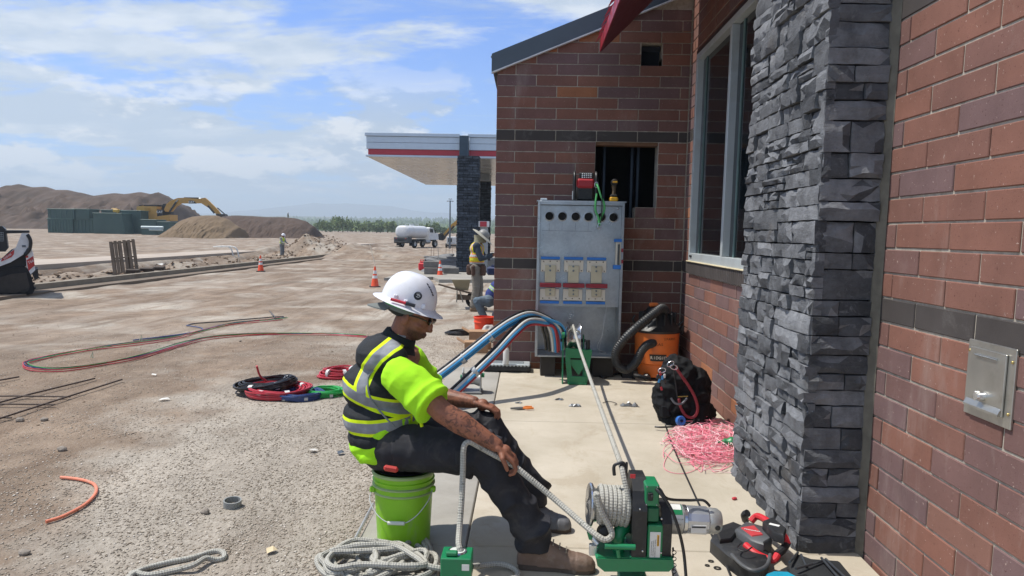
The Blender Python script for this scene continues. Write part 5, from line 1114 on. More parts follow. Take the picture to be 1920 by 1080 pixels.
# boots
M_BT = mat('brown_leather', '#6f5a4c', .65, var=.2, vs=14, dirt='#8c8075', da=.6, ds=16, bump=.5, bs=90); M_SO = mat('boot_sole', '#4a4038', .85, dirt='#7c7468', da=.6); M_LC = mat('lace', '#8b8172', .8)
def boot(an, heel, toe, m, lb=None, laces=True):
    b = MB(); d_ = (toe - heel); Lg = d_.length; d_.normalize(); up = Vector((0, 0, 1)); sd = d_.cross(up); k = Lg / .275
    secs = [(-.034, .020, .060), (-.028, .034, .105), (-.01, .040, .150), (.03, .042, .158), (.07, .042, .150), (.105, .042, .130), (.14, .044, .108), (.18, .050, .088), (.215, .052, .078), (.245, .047, .070), (.265, .036, .058), (.276, .018, .040)]
    vs = []; n = 16
    for x, w_, h_ in secs:
        for i in range(n): a = 2 * pi * i / n; c, s_ = cos(a), sin(a); y = w_ * math.copysign(abs(c) ** .75, c); z = (.020 + (h_ - .020) * abs(s_) ** .7) if s_ > 0 else .020 - .006 * abs(s_); vs.append(heel + d_ * x * k + sd * y + up * z)
    fs = [(j * n + i, j * n + (i + 1) % n, (j + 1) * n + (i + 1) % n, (j + 1) * n + i) for j in range(len(secs) - 1) for i in range(n)] + [tuple(range(n))[::-1], tuple((len(secs) - 1) * n + i for i in range(n))]
    b.add(vs, fs); b.cyl(heel + d_ * .022 + up * .10, an + up * .05, .046, .050, 16)
    me = remesh(b, .0045, 2, .5, 'boot')
    displace(me, lambda p, n_: .0012 * noise.noise(p * 45) + .0022 * (1 - abs(sin((p - heel).dot(d_) * 110 + 2 * noise.noise(p * 20)))) * exp(-(((p - heel).dot(d_) - Lg * .60) / .03) ** 2) + (.0028 if (p - heel).dot(d_) > Lg * .74 else 0)); bo = O('boot', me, m, wk)
    so_ = MB(); prof_ = [(-.03, .035), (-.012, .043), (.05, .042), (Lg * .45, .036), (Lg * .72, .050), (Lg * .93, .043), (Lg * 1.02, .020)]
    top = [(x, y) for x, y in prof_] + [(x, -y) for x, y in prof_[::-1]]; M_ = Matrix(((d_.x, sd.x, 0, heel.x), (d_.y, sd.y, 0, heel.y), (0, 0, 1, heel.z), (0, 0, 0, 1))); so_.prism(top, .0, .026, M_); O('sole', so_, M_SO, bo, sm=30)
    if laces:
        for i in range(4):
            q = heel + d_ * (.085 + i * .026) * k + up * (.148 - i * .0155); O('lace', MB().tube([q - sd * .022, q + up * .008, q + sd * .022], .003, 6).ell(q + sd * .028 - up * .006, .0048, 8, 6), M_LC, bo)
    return bo
g0 = S(1004, 1052); g1 = S(1112, 1078); boot(ankR, Vector((ankR.x - .045, ankR.y, slabz(3.4) - R0.z + .002)), Vector((P(1114, 1060, 3.37).x - R0.x, 3.37 - R0.y, slabz(3.37) - R0.z + .002)), M_BT)
boot(ankL + Vector((0, 0, -.02)), Vector((ankL.x - .04, ankL.y, slabz(3.86) - R0.z + .002)), Vector((ankL.x + .20, ankL.y - .03, slabz(3.86) - R0.z + .002)), mat('grey_shoe', '#66676a', .6, var=.2, vs=20), laces=False)
# ------------------------------------------------------------------ simple figure for the men further off
def figure(label, loc, J, cols, hat='brim', s=1.0, vest=None, long_sleeve=True, vox=.012, rz=0, belt=False, sc=1.0):
    t = T('person', label, 'person', loc, rz); t.scale = (sc,) * 3; V = {k: Vector(v) for k, v in J.items()}
    b = MB(); head(b, V['head'], V.get('face', (1, 0, -.5)), V.get('up', (.4, 0, .9)), 1.0); cap(b, V['neck'], V['head'], .055, .05); cap(b, V['neck'] - Vector((0, 0, .03)), V['pel'], .09, .10)
    for q in 'RL': cap(b, V['sh' + q], V['el' + q], .045, .038); cap(b, V['el' + q], V['wr' + q], .038, .027); d_ = (V['wr' + q] - V['el' + q]).normalized(); hand(b, V['wr' + q], d_, (d_.cross(Vector((0, 1, 0))) if q == 'R' else d_.cross(Vector((0, 1, 0)))), .7, 1)
    me = remesh(b, .009, 2, .5, 'body'); O('body', me, skinmat('worker_skin', '#80543f', '#5f3c2d'), t)
    b = MB(); cap(b, V['hipR'], V['hipL'], .115, .115)
    for q in 'RL': cap(b, V['hip' + q], V['kn' + q], .10, .078); cap(b, V['kn' + q], V['an' + q] + Vector((0, 0, .02)), .076, .066)
    me = remesh(b, vox, 3, .5, 'trousers'); wrinkle(me, .006, (9, 9, 16), 3); O('trousers', me, clothmat(cols[1], cols[2], .85, .15, 300, '#8b867c', .4), t)
    b = MB(); n_ = V['neck']; c1 = n_ + (V['pel'] - n_) * .25; c2 = n_ + (V['pel'] - n_) * .62; b.ell(c1, (.135, .19, .14), 18, 12); b.ell(c2, (.14, .17, .17), 18, 12); cap(b, c2, V['pel'] + (n_ - V['pel']) * .12, .135, .14); cap(b, V['shR'], V['shL'], .075)
    for q in 'RL':
        cap(b, V['sh' + q], V['el' + q], .066, .056)
        if long_sleeve: cap(b, V['el' + q], V['wr' + q], .054, .042)
    me = remesh(b, vox, 3, .5, 'shirt'); wrinkle(me, .005, (10, 10, 10), 5)
    if cols[5] == 'striped':
        co = vco(me); ax = np.array((V['pel'] - V['neck']).normalized()); u = (co - np.array(V['neck'])) @ ax; fattr(me, 'band', np.minimum.reduce([np.abs(u - k_) / .035 for k_ in (.12, .30)]))
        s = N('striped_shirt'); bd = s.attr('band'); c = s.mix(s.ramp(bd, .98, 1.0, 1, 0), hx(cols[4]), hx('#9cc24a')); c = s.mix(s.ramp(bd, .6, .64, 1, 0), c, hx('#a3adb2')); mm = s.done(c, .8, spec=.2)
    else: mm = clothmat(cols[3], cols[4], .85, .12, 300)
    O('shirt', me, mm, t)
    if vest:
        b = MB(); b.ell(c1, (.152, .185, .15), 18, 12); b.ell(c2, (.156, .188, .18), 18, 12); cap(b, c2, V['pel'] + (n_ - V['pel']) * .2, .15, .155); cap(b, c1, n_, .12, .07); me = remesh(b, vox, 3, .5, 'vest'); wrinkle(me, .004, (9, 9, 14), 8)
        co = vco(me); ax = np.array((V['pel'] - n_).normalized()); u = (co - np.array(n_)) @ ax; fattr(me, 'band', np.minimum.reduce([np.abs(u - k_) / .04 for k_ in (.26, .42)] + [np.where(u < .24, np.abs(np.abs(co[:, 1] - n_.y) - .10) / .035, 9)]))
        s = N('bright_vest'); bd = s.attr('band'); c = s.mix(s.ramp(bd, .98, 1.0, 1, 0), hx(vest[0]), hx(vest[1])); c = s.mix(s.ramp(bd, .55, .6, 1, 0), c, hx('#a9aba8')); O('vest', me, s.done(c, .8, spec=.2), t)
    for q in 'RL':
        a = V['an' + q]; b = MB(); dr = V.get('toe', Vector((1, 0, 0))); cap(b, a, a + Vector((0, 0, -.03)), .05, .05); cap(b, a + Vector((-.03, 0, -.06)), a + dr * .15 + Vector((0, 0, -.065)), .045, .04); O('boot', remesh(b, .01, 2, .5, 'boot'), mat('tan_boot', '#77634e', .8, var=.2), t)
    h = V['head']; up = Vector(V.get('up', (.4, 0, .9))).normalized(); 
    if hat == 'brim':
        O('hard_hat', MB().lathe([(.125, .055), (.125, .09), (.11, .14), (.07, .175), (0, .185)], h, up, 22), mat('grey_hard_hat', '#7c7b78', .5, var=.15), t, sm=60); O('sun_brim', MB().lathe([(.12, .07), (.20, .055), (.255, .03), (.255, .024), (.2, .048), (.12, .06)], h, up, 26), mat('mesh_brim', '#a29d8e', .8), t, sm=60)
        O('neck_shade', MB().lathe([(.13, .06), (.12, -.03), (.13, -.10)], h - Vector((.03, 0, 0)), (0, 0, 1), 18), mat('shade_khaki', '#8e8a72', .9), t, sm=60)
    elif hat == 'hat': O('hard_hat', MB().lathe([(.15, .045), (.125, .055), (.12, .10), (.09, .15), (0, .175)], h, up, 20), M_HH, t, sm=60)
    return t
# man standing at the corner, looking down at his hands
q = G(892, 583); q.x = P(893, 583, q.y).x
t = figure('man in wide brimmed grey hat and safety vest standing at the building corner looking down', q, dict(pel=(0, 0, .93), neck=(.0, 0, 1.42), head=(.09, 0, 1.53), face=(.7, -.15, -.75), up=(.62, 0, .78), shR=(.0, -.19, 1.36), shL=(0, .19, 1.36), elR=(.10, -.24, 1.10), elL=(.14, .22, 1.12), wrR=(.30, -.14, 1.16), wrL=(.32, .10, 1.18), hipR=(-.02, -.09, .90), hipL=(.0, .09, .90), knR=(.0, -.11, .50), knL=(.06, .11, .50), anR=(-.06, -.11, .10), anL=(.04, .12, .10)),
    (0, 'khaki_jeans', '#77726a', 'slate_sleeves', '#3b434c', ''), vest=('#c7c43a', '#d97a3c'), sc=1.0)
O('tool_belt', MB().lathe([(.165, -.05), (.175, 0), (.165, .04)], (0, 0, .95), (0, 0, 1), 20), mat('belt_brown', '#41312a', .8), t, sm=60)
for a, w_ in ((-1.9, .12), (-.7, .16), (2.8, .12)): O('tool_pouch', MB().box((.17 * cos(a), .17 * sin(a), .86), (w_, .09, .22), .03, rot=(0, 0, a)), mat('pouch_brown', '#4b352b', .8, var=.3), t)
# man kneeling and bent forward, mostly behind the wall corner
q = G(912, 604); q.x = P(918, 600, q.y).x
figure('man in blue striped work shirt and knee pads bent over behind the corner', q, dict(pel=(.02, .0, .46), neck=(.28, 0, .83), head=(.42, 0, .86), face=(.6, 0, -.8), up=(.8, 0, .5), shR=(.24, -.19, .80), shL=(.24, .19, .80), elR=(.38, -.22, .55), elL=(.38, .22, .55), wrR=(.50, -.15, .33), wrL=(.5, .12, .33), hipR=(-.02, -.10, .40), hipL=(-.02, .1, .40), knR=(-.22, -.16, .40), knL=(.28, .14, .35), anR=(-.10, -.14, .10), anL=(.1, .14, .10)),
    (0, 'dusty_jeans', '#5c6a76', 'blue_shirt', '#343f73', 'striped'), hat=None, long_sleeve=False)
# surveyor in the trench, labourer on the heap
q = G(529, 481); q.z -= .1
figure('worker in yellow vest and white hard hat standing in the trench beyond the kerb', q, dict(pel=(0, 0, .90), neck=(.06, 0, 1.38), head=(.12, 0, 1.50), face=(.8, 0, -.5), shR=(.05, -.18, 1.33), shL=(.05, .18, 1.33), elR=(.14, -.22, 1.06), elL=(.16, .2, 1.08), wrR=(.34, -.15, .98), wrL=(.36, .12, 1.0), hipR=(0, -.09, .88), hipL=(0, .09, .88), knR=(.05, -.12, .48), knL=(.0, .12, .48), anR=(.02, -.13, .09), anL=(-.06, .13, .09)),
    (0, 'grey_jeans', '#767a7d', 'grey_shirt', '#8b8f8c', ''), hat='hat', vest=('#c3d832', '#c3d832'), vox=.02, sc=.92, rz=-.4)
q = P(540, 408, 122); q.z -= .4
figure('tiny worker figure standing on top of the dark soil heap', q, dict(pel=(0, 0, .90), neck=(.02, 0, 1.38), head=(.04, 0, 1.52), face=(1, 0, 0), up=(0, 0, 1), shR=(.0, -.18, 1.33), shL=(.0, .18, 1.33), elR=(.0, -.24, 1.06), elL=(.0, .24, 1.08), wrR=(.1, -.22, .88), wrL=(.1, .22, .9), hipR=(0, -.09, .88), hipL=(0, .09, .88), knR=(.03, -.12, .48), knL=(.0, .12, .48), anR=(.0, -.13, .09), anL=(-.0, .13, .09)),
    (0, 'dull_jeans', '#5c5d58', 'olive_shirt', '#6b6e4e', ''), hat='hat', vox=.03, sc=.75)
# ================================================================== ROPE AND CABLE HELPERS
def ropemat(name, a, b_, fleck, k=8, pitch=.024):
    s = N(name); n_ = s.n.new('ShaderNodeAttribute'); n_.attribute_name = 'ruv'; sp = s.n.new('ShaderNodeSeparateXYZ'); s.l.new(n_.outputs['Vector'], sp.inputs[0]); u, v = sp.outputs[0], sp.outputs[1]
    U = s.math('MULTIPLY', u, 2 * pi * k / 2); V = s.math('MULTIPLY', v, 2 * pi / pitch); w1 = s.math('SINE', s.math('ADD', U, V)); w2 = s.math('SINE', s.math('SUBTRACT', U, V)); h = s.math('MULTIPLY', w1, w2)
    c = s.mix(s.ramp(h, -.8, .6), hx(a), hx(b_)); c = s.mix(s.ramp(s.noise(55, 3, .6), .60, .66, 0, .85), c, hx(fleck)); c = s.mix(s.ramp(s.noise(9, 5), .5, .7, 0, .35), c, hx('#7d766a')); s.bump(h, .55, .003); return s.done(c, .85, spec=.25)
M_ROPE = ropemat('braided_rope', '#96948c', '#b3b1a8', '#62645c')
def rope(name, pts, r, parent=None, sm=8, n=10, mt=None, **k):
    return O(name, MB().tube(pts, r, n, sm=sm, uv=True, cap=False), mt or M_ROPE, parent, sm=179, **k)
MC = {k: mat('cable_' + k, v, .38, var=.08, dirt='#8c8378', da=.3, ds=20) for k, v in dict(black='#1c1d20', white='#c9c8c4', blue='#3f8fc4', red='#b3303c', pink='#d05a68', green='#27a04a', darkblue='#2b4274').items()}
M_GRN = mat('puller_green', '#0f7347', .42, var=.08, dirt='#2f5f4b', da=.4, ds=25, coat=.15); M_BP = mat('black_paint', '#1a1b1d', .5, var=.15, dirt='#55524d', da=.25, ds=30); M_CH = mat('polished_steel', '#b9bbbd', .22, .95, dirt='#6f6c68', da=.4, ds=18); M_CAST = mat('cast_aluminium', '#a3a4a2', .42, .55, var=.12, vs=25)
M_LB = mat('label_white', '#cfcfcb', .5)
# ================================================================== ELECTRICAL CABINET
CY = 7.85; c0 = P(1003, 668, CY); cab0 = Vector((c0.x, CY, slabz(CY))); K = T('switch_cabinet', 'open galvanised electrical cabinet with six round knockouts and bus plates against the brick wall', 'electrical cabinet', cab0)
def CP(px, py, dy=0.0): q = P(px, py, CY + dy); return q - cab0
s = N('galvanised'); v = s.vor(45, out='Color'); c = s.mix(s.ramp(s.noise(3, 6), .3, .7), hx('#90959a'), hx('#acb0b3')); c = s.mul(c, s.ramp(v, 0, 1, .92, 1.08)); c = s.mix(s.ramp(s.noise(8, 8, .7, dist=1), .62, .78, 0, .5), c, hx('#5d6166')); M_GALV = s.done(c, s.ramp(s.noise(5, 5), .3, .7, .26, .42), metal=.8)
W0, W1, Z0, Z1 = 0.0, CP(1166, 520).x + .005, CP(1003, 668).z, CP(1012, 377).z
D = .40
O('shell', MB().box((W0 + .006, D / 2 + .01, (Z0 + Z1) / 2), (.012, D, Z1 - Z0)).box((W1 - .006, D / 2 + .01, (Z0 + Z1) / 2), (.012, D, Z1 - Z0)).box(((W0 + W1) / 2, D / 2, Z1 + .004), (W1 - W0 + .03, D + .03, .012)).box(((W0 + W1) / 2, D / 2, Z0 + .006), (W1 - W0 - .026, D, .012)).box(((W0 + W1) / 2, D - .01, (Z0 + Z1) / 2), (W1 - W0 - .026, .012, Z1 - Z0 - .03)), M_GALV, K, sm=None)
for x in (W0 + .012, W1 - .014): O('door_frame', MB().box((x, -.008, (Z0 + Z1) / 2), (.026, .03, Z1 - Z0 - .002), .002), M_GALV, K)
O('door_frame', MB().box(((W0 + W1) / 2, -.009, Z1 - .018), (W1 - W0 - .054, .03, .035), .002), M_GALV, K); O('door_frame', MB().box(((W0 + W1) / 2, -.009, Z0 + .008), (W1 - W0 - .054, .034, .018), .002), M_GALV, K)
zs = CP(1080, 455).z; zp = CP(1080, 575).z
O('top_sheet', MB().box(((W0 + W1) / 2, .03, (Z1 - .04 + zp) / 2), (W1 - W0 - .03, .004, Z1 - .04 - zp)), M_GALV, K, sm=None)
for i, px in enumerate((1030, 1054, 1079, 1103, 1127, 1150)):
    q = CP(px, 405 + i * .5, .03); kn = O('knockout', MB().lathe([(.054, -.002), (.052, .006), (.043, .008), (.041, -.001)], (q.x, .028, q.z), (0, -1, 0), 22), M_GALV, K)
    O('hole', MB().lathe([(0, .0), (.041, .0)], (q.x, .0255, q.z), (0, -1, 0), 22), M_DK, kn)
for px in (1030, 1054, 1079, 1103): a_, c_ = CP(px, 418, .03), CP(px, 432, .03); O('scribe_line', MB().box((a_.x, .0272, (a_.z + c_.z) / 2), (.0025, .001, a_.z - c_.z)), mat('scribe_dark', '#5a6066', .5, .4), K, sm=None)
a_ = CP(1060, 433, .03); O('scribe_line', MB().box((a_.x + .02, .0272, a_.z), (.52, .001, .0025)), mat('scribe_dark', ''), K, sm=None)
q = CP(1159, 391, .03); O('bolt', MB().lathe([(0, .012), (.008, .010), (.012, 0)], (q.x, .028, q.z), (0, -1, 0), 12), M_CH, K)
q = CP(1018, 374); O('hinge_bracket', MB().box((q.x + .01, .02, Z1 + .02), (.07, .06, .022), .004).cyl((q.x - .03, -.01, Z1 - .002), (q.x - .012, -.01, Z1 - .002), .012, n=10), mat('zinc_bright', '#c9cccd', .3, .7), K)
M_INS = mat('cream_insulator', '#cdc6b6', .5, var=.05); M_INR = mat('red_insulator', '#8c2230', .45); M_TAPE = mat('blue_tape', '#2f74c4', .6); M_BUS = mat('bus_plate', '#b8ae95', .35, .45)
def cbx(nm, x0, y0, x1, y1, d0, d1, m, par=K, b=.002):
    a, c_ = CP(x0, y0, -d1), CP(x1, y1, -d1); return O(nm, MB().box(((a.x + c_.x) / 2, -(d0 + d1) / 2, (a.z + c_.z) / 2), (c_.x - a.x, abs(d1 - d0), a.z - c_.z), b), m, par)
for i, x in enumerate((1014.5, 1058, 1101)):
    lower = 0 if i < 2 else 2; o = i * .8
    a1 = cbx('bus_plate', x, 487 + o, x + 35.5, 509.5 + o, -.01, .01, M_INS); cbx('blue_tape', x, 481 + o, x + 35.5, 486.5 + o, -.012, .016, M_TAPE)
    st = cbx('bus_bar', x + 7.5, 497 + o, x + 27, 530 + o, -.0, .025, M_BUS)
    cbx('insulator_bar', x - 2, 530.5 + o, x + 38, 539 + o, .0, .045, M_INR)
    a2 = cbx('bus_plate', x - 2, 541 + o, x + 33.5, 563 + o, -.01, .01, M_INS); s2 = cbx('bus_bar', x + 8, 539.8 + o, x + 26, 555 + o, .0, .024, M_BUS); cbx('blue_tape', x - 2, 564 + o, x + 33.5, 569.5 + o, -.012, .012, M_TAPE)
    for (bx, by, par, r_, dd) in ((17, 499, st, .011, .026), (17, 507, st, .011, .026), (17, 544, s2, .010, .025), (17, 551, s2, .010, .025)):
        q = CP(x + bx, by + o, -dd); O('bolt', MB().lathe([(0, .009), (r_ * .6, .009), (r_ * .62, .003), (r_, .002), (r_, 0)], (q.x, -dd, q.z), (0, -1, 0), 12), mat('bolt_grey', '#6e767c', .3, .7), par)
    for (bx, by, par) in ((5, 490, a1), (17, 490, a1), (30, 490, a1), (3, 507, a1), (32, 507, a1), (3, 559, a2), (15, 559, a2), (28, 559, a2)):
        q = CP(x + bx, by + o, -.012); O('screw', MB().ell((q.x, -.012, q.z), (.006, .006, .006), 8, 5), mat('screw_dark', '#4b443c', .4, .4), par)
cbx('neutral_link', 1155, 452, 1167, 500, .0, .012, M_INS); cbx('link_wire', 1158.5, 458, 1161, 497, .013, .026, mat('braid_dark', '#565a5c', .5, .4))
cbx('blue_tape', 1152, 448, 1166, 454, .0, .03, M_TAPE); cbx('blue_tape', 1150, 497, 1164, 505, .0, .03, M_TAPE)
for y in (466, 487): cbx('red_cap', 1165, y, 1168.5, y + 7, .0, .03, M_INR)
for (a, c_) in ((0.06, .22), (.62, .84)): O('foot', MB().box(((a + c_) / 2, .17, Z0 / 2 - .003), (c_ - a, .3, Z0 - .01), .006), mat('foot_timber', '#3a3632', .9), K)
O('thin_wire', MB().tube([CP(1138, 570, -.02), CP(1134, 600, -.05), CP(1128, 630, -.02), CP(1120, 652, -.05), CP(1136, 662, -.06), CP(1112, 664, -.03)], .0022, 5, sm=6).tube([CP(1133, 590, -.01), CP(1130, 625, -.06), CP(1124, 660, -.04), CP(1148, 665, -.08)], .002, 5, sm=6), mat('wire_white', '#b5b7b8', .5), K, kind='stuff')
# jobsite lamp, drill and lanyard on the cabinet top
ZT = cab0.z + Z1 + .0105; q = P(1096, 378, CY + .15); J = T('site_lamp', 'black and red LED site lamp with cage handles on the left of the cabinet top', 'work light', (q.x, CY + .16, ZT))
w_ = .115
O('body', MB().box((0, 0, .105), (.19, .13, .20), .02), M_BP, J)
for x in (-.113, .113): O('roll_bar', MB().tube([(x, -.07, .0), (x, -.075, .10), (x, -.06, .27), (x, .05, .28), (x, .07, .0)], .014, 8, sm=5), M_BP, J)
O('red_shell', MB().box((0, -.055, .185), (.185, .06, .10), .02), mat('tool_red', '#a31f29', .42), J); O('led_head', MB().box((.01, -.03, .265), (.15, .06, .07), .01), M_BP, J)
b = MB()
for i in range(5):
    for j in range(3): b.ell((-.032 + i * .022, -.063, .247 + j * .018), (.008, .004, .007), 8, 5)
O('led', b, mat('led_lens', '#dfe3e6', .2), J, kind='stuff'); O('latch', MB().box((-.125, -.05, .06), (.02, .05, .09), .006), mat('latch_grey', '#8f9598', .4, .4), J)
q = P(1150, 379, CY + .13); Dr = T('impact_driver', 'yellow and black cordless driver standing on the cabinet top in the opening', 'cordless driver', (q.x, CY + .12, ZT))
M_DY = mat('driver_yellow', '#cf9a1d', .45)
O('battery', MB().box((0, 0, .025), (.085, .11, .05), .012), M_DY, Dr); O('battery_base', MB().box((0, 0, .062), (.07, .1, .024), .008), M_BP, Dr); O('grip', MB().tube([(0, 0, .06), (.003, .005, .11), (.0, .0, .17)], [.020, .019, .024], 12, sm=3), mat('grip_bronze', '#5a4a34', .6), Dr)
O('motor_housing', MB().lathe([(0, -.09), (.026, -.088), (.034, -.07), (.035, 0), (.030, .05), (.02, .07), (.011, .085), (0, .086)], (0, 0, .20), (0, 1, 0), 18), M_BP, Dr); O('back_badge', MB().box((0, -.0905, .20), (.05, .006, .018), .002), M_DY, Dr)
lp = [P(1118, 345, CY - .02), P(1122, 352, CY - .05), P(1127, 368, CY - .06), P(1133, 382, CY - .06), P(1133, 395, CY - .05), P(1127, 408, CY - .05), P(1124, 422, CY - .05), P(1122, 408, CY - .05), P(1117, 395, CY - .05), P(1117, 378, CY - .055), P(1119, 363, CY - .05)]
Ly = T('tool_lanyard', 'coiled green tool lanyard hanging over the cabinet front from the lamp', 'lanyard', lp[0]); lq = [p - lp[0] for p in lp]
O('cord', MB().tube(lq, .010, 8, sm=6), mat('lanyard_green', '#4fa862', .7, var=.3, vs=90), Ly); O('black_strap', MB().tube([lq[2] + Vector((.01, -.012, 0)), lq[5] + Vector((.0, -.014, 0)), lq[6]], .005, 6, sm=4), M_BP, Ly)
for q in (lq[0], lq[6]): O('carabiner', MB().tube([q + Vector((.018 * cos(a), -.012, .03 * sin(a) - .01)) for a in [i * pi / 5 for i in range(10)]], .004, 6, closed=True), M_CH, Ly)
# ================================================================== POWER CABLES
pb0 = P(1000, 592, 7.4); PB = T('feeder_cables', 'two taped bundles of blue, black, white and red feeder cables arching into the cabinet', 'power cables', (pb0.x, 7.4, 0))
def cable(col, pts, r=.0155): O('cable', MB().tube([P(*p) - PB.location for p in pts], r, 10, sm=7), MC[col], PB, sm=60)
up = [(1018, 596, 7.50), (992, 591, 7.3), (960, 603, 7.05), (922, 629, 6.85), (868, 672, 6.6), (815, 712, 6.3), (765, 748, 6.05)]
lo = [(1016, 603, 7.44), (990, 603, 7.22), (966, 622, 7.0), (930, 660, 6.8), (890, 699, 6.6), (846, 740, 6.4), (800, 776, 6.2)]
for i, (col, dx, dy, ends) in enumerate((('black', -3, -8, (1062, 652)), ('white', -1, -4.5, (1058, 655)), ('blue', 0, 0, (1064, 650)), ('blue', 2, 4.5, (1054, 656)), ('pink', -1.5, -1.5, (1048, 657)))):
    dz = (.0, -.02, -.035, .0, .04)[i]; mid_ = [(ends[0] - 3, 628, 7.66), (ends[0] - 14, 608, 7.58)]; cable(col, [(ends[0], ends[1], 7.72), *mid_] + [(x + (dx if k > 1 else dx - 1), y + dy, Y + dz) for k, (x, y, Y) in enumerate(up)])
for i, (col, dx, dy, ends) in enumerate((('black', -3, -7, (1030, 658)), ('white', 0, -2.5, (1037, 659)), ('blue', 1.5, 2, (1042, 660)), ('red', 3, 6, (1046, 660)), ('black', -1, -.5, (1024, 656)))):
    dz = (.0, -.02, -.03, .0, .035)[i]; cable(col, [(ends[0], ends[1], 7.72), (ends[0] - 2, 634, 7.66), (ends[0] - 8, 613, 7.56)] + [(x + dx, y + dy, Y + dz) for k, (x, y, Y) in enumerate(lo)])
M_TIE = mat('silver_tape', '#a7a9ab', .35, .4)
for (x, y, Y) in ((919, 632, 6.84), (867, 673, 6.6), (891, 697, 6.6)):
    a, c_ = P(x - 3, y + 2, Y) - PB.location, P(x + 4, y - 3, Y) - PB.location; O('tape_band', MB().cyl(a, c_, .050, n=14), M_TIE, PB)
# ================================================================== GREEN SHEAVE IN FRONT OF THE CABINET
s0 = S(1080, 720); SH = T('cable_sheave', 'green sheave stand with steel wheel guiding the rope before the cabinet', 'cable sheave', s0)
def HP(px, py, dy=0.0): return P(px, py, s0.y + dy) - s0
wz = HP(1075, 634, .1).z; wx = HP(1075, 634, .1).x
O('wheel', MB().lathe([(.02, -.075), (.15, -.075), (.165, -.068), (.160, -.055), (.118, -.03), (.108, 0), (.118, .03), (.160, .055), (.165, .068), (.15, .075), (.02, .075)], (wx, .14, wz), (1, 0, 0), 34), M_CH, SH, sm=50)
O('axle', MB().cyl((wx - .13, .14, wz - .03), (wx + .13, .14, wz - .03), .016, n=12), M_BP, SH)
for sx in (-1, 1): O('side_plate', MB().prismX([(-.02, .0), (.06, -.0), (.20, wz - .1), (.19, wz + .03), (.09, wz + .03), (.04, wz - .1)], wx + sx * .105 - .006, wx + sx * .105 + .006), M_GRN, SH, sm=None)
xa, xb = HP(1060, 660).x, HP(1108, 660).x; z6 = HP(1080, 656).z; 
O('top_plate', MB().prismY([(xa, z6 - .08), (xb, z6 - .08), (xb + .01, z6), (xa, z6 + .02)], -.03, -.018).box(((xa + xb) / 2, .03, z6 - .0), (xb - xa, .1, .012)), M_GRN, SH, sm=None)
O('front_leg', MB().prismY([(xa, z6 - .08), (xa + .05, z6 - .08), (xa + .085, .0), (xa + .03, .0)], -.03, -.01), M_GRN, SH, sm=None); O('front_leg', MB().prismY([(xb - .05, z6 - .08), (xb - .0, z6 - .08), (xb - .035, .0), (xb - .075, .0)], -.03, -.01), M_GRN, SH, sm=None)
O('gusset', MB().prismY([(xa + .02, z6 - .10), (xb - .02, z6 - .10), ((xa + xb) / 2 + .01, z6 - .26)], -.012, .0), M_GRN, SH, sm=None)
O('foot_plate', MB().box(((xa + xb) / 2 + .0, .06, .012), (.19, .22, .02), .004).box(((xa + xb) / 2, -.03, .045), (.17, .02, .085), .004), M_GRN, SH)
O('adjuster_knob', MB().cyl(HP(1053, 628, .05), HP(1059, 628, .05), .03, n=12), M_GRN, SH); O('spring_clip', MB().cyl((xb - .03, .02, z6 + .005), (xb - .03, .02, z6 + .1), .02, n=10).cyl((xb - .055, .02, z6 + .06), (xb - .01, .02, z6 + .06), .012, n=8), M_BP, SH)
# ================================================================== CABLE PULLER
QY = 3.22; q0 = S(1190, 1088); q0 = Vector((P(1190, 1050, QY).x, QY, slabz(QY))); U = T('cable_puller', 'green electric cable puller with steel capstan and silver motor in the foreground', 'cable puller', q0)
def QP(px, py, dy=0.0): return P(px, py, QY + dy) - q0
def qpoly(pts, dy=0.0): return [(QP(x, y, dy).x, QP(x, y, dy).z) for x, y in pts]
cx_, cz_ = QP(1145, 948).x, QP(1145, 948).z; XA = QP(1101, 945).x; XBn = QP(1180, 945).x
AX = Vector((1, .06, -.05)).normalized(); CC = Vector((cx_, 0, cz_))
O('capstan_drum', MB().lathe([(0, -.110), (.012, -.108), (.03, -.100), (.092, -.100), (.097, -.094), (.094, -.086), (.078, -.078), (.070, -.06), (.070, .072), (.085, .085), (.105, .092), (.105, .10), (.04, .10)], CC, AX, 44), M_CH, U, sm=40)
O('gear_guard', MB().prismX([(-.115, QP(1190, 1036).z), (-.115, cz_ + .02), (-.085, cz_ + .10), (-.03, QP(1190, 889).z), (.06, QP(1190, 889).z), (.12, cz_ + .09), (.13, QP(1190, 1036).z)], QP(1180, 950).x, QP(1206, 950).x), M_BP, U, sm=None)
gu = O('switch_box', MB().box(((QP(1201, 930).x + QP(1229, 930).x) / 2, -.045, (QP(1210, 894).z + QP(1210, 934).z) / 2), (.062, .12, .098), .006), M_GRN, U)
O('switch', MB().box((QP(1212, 915).x, -.11, QP(1212, 915).z), (.022, .012, .035), .003).box((QP(1214, 913).x, -.122, QP(1214, 913).z), (.008, .02, .012), .002), M_BP, gu)
for dx in (-.022, .022):
    for dz in (-.04, .04): O('screw', MB().ell((QP(1215, 914).x + dx, -.106, QP(1215, 914).z + dz), .0035, 8, 5), M_CH, gu)
O('lower_box', MB().box((QP(1218, 950).x, -.04, QP(1218, 950).z), (.052, .12, .065), .005), mat('green_dark', '#0b5938', .5), U)
pn = O('label_panel', MB().box((QP(1220, 1003).x, -.055, QP(1220, 1003).z), (.066, .115, .18), .004), M_GRN, U)
px_, pz_ = QP(1220, 1008).x, QP(1220, 1008).z
O('warning_plate', MB().box((px_, -.1135, pz_), (.046, .002, .145), .0008), M_LB, pn); O('warning_strip', MB().box((px_ + .012, -.1152, pz_ + .035), (.009, .0015, .05), .0003), mat('warn_yellow', '#d9a531', .5), pn)
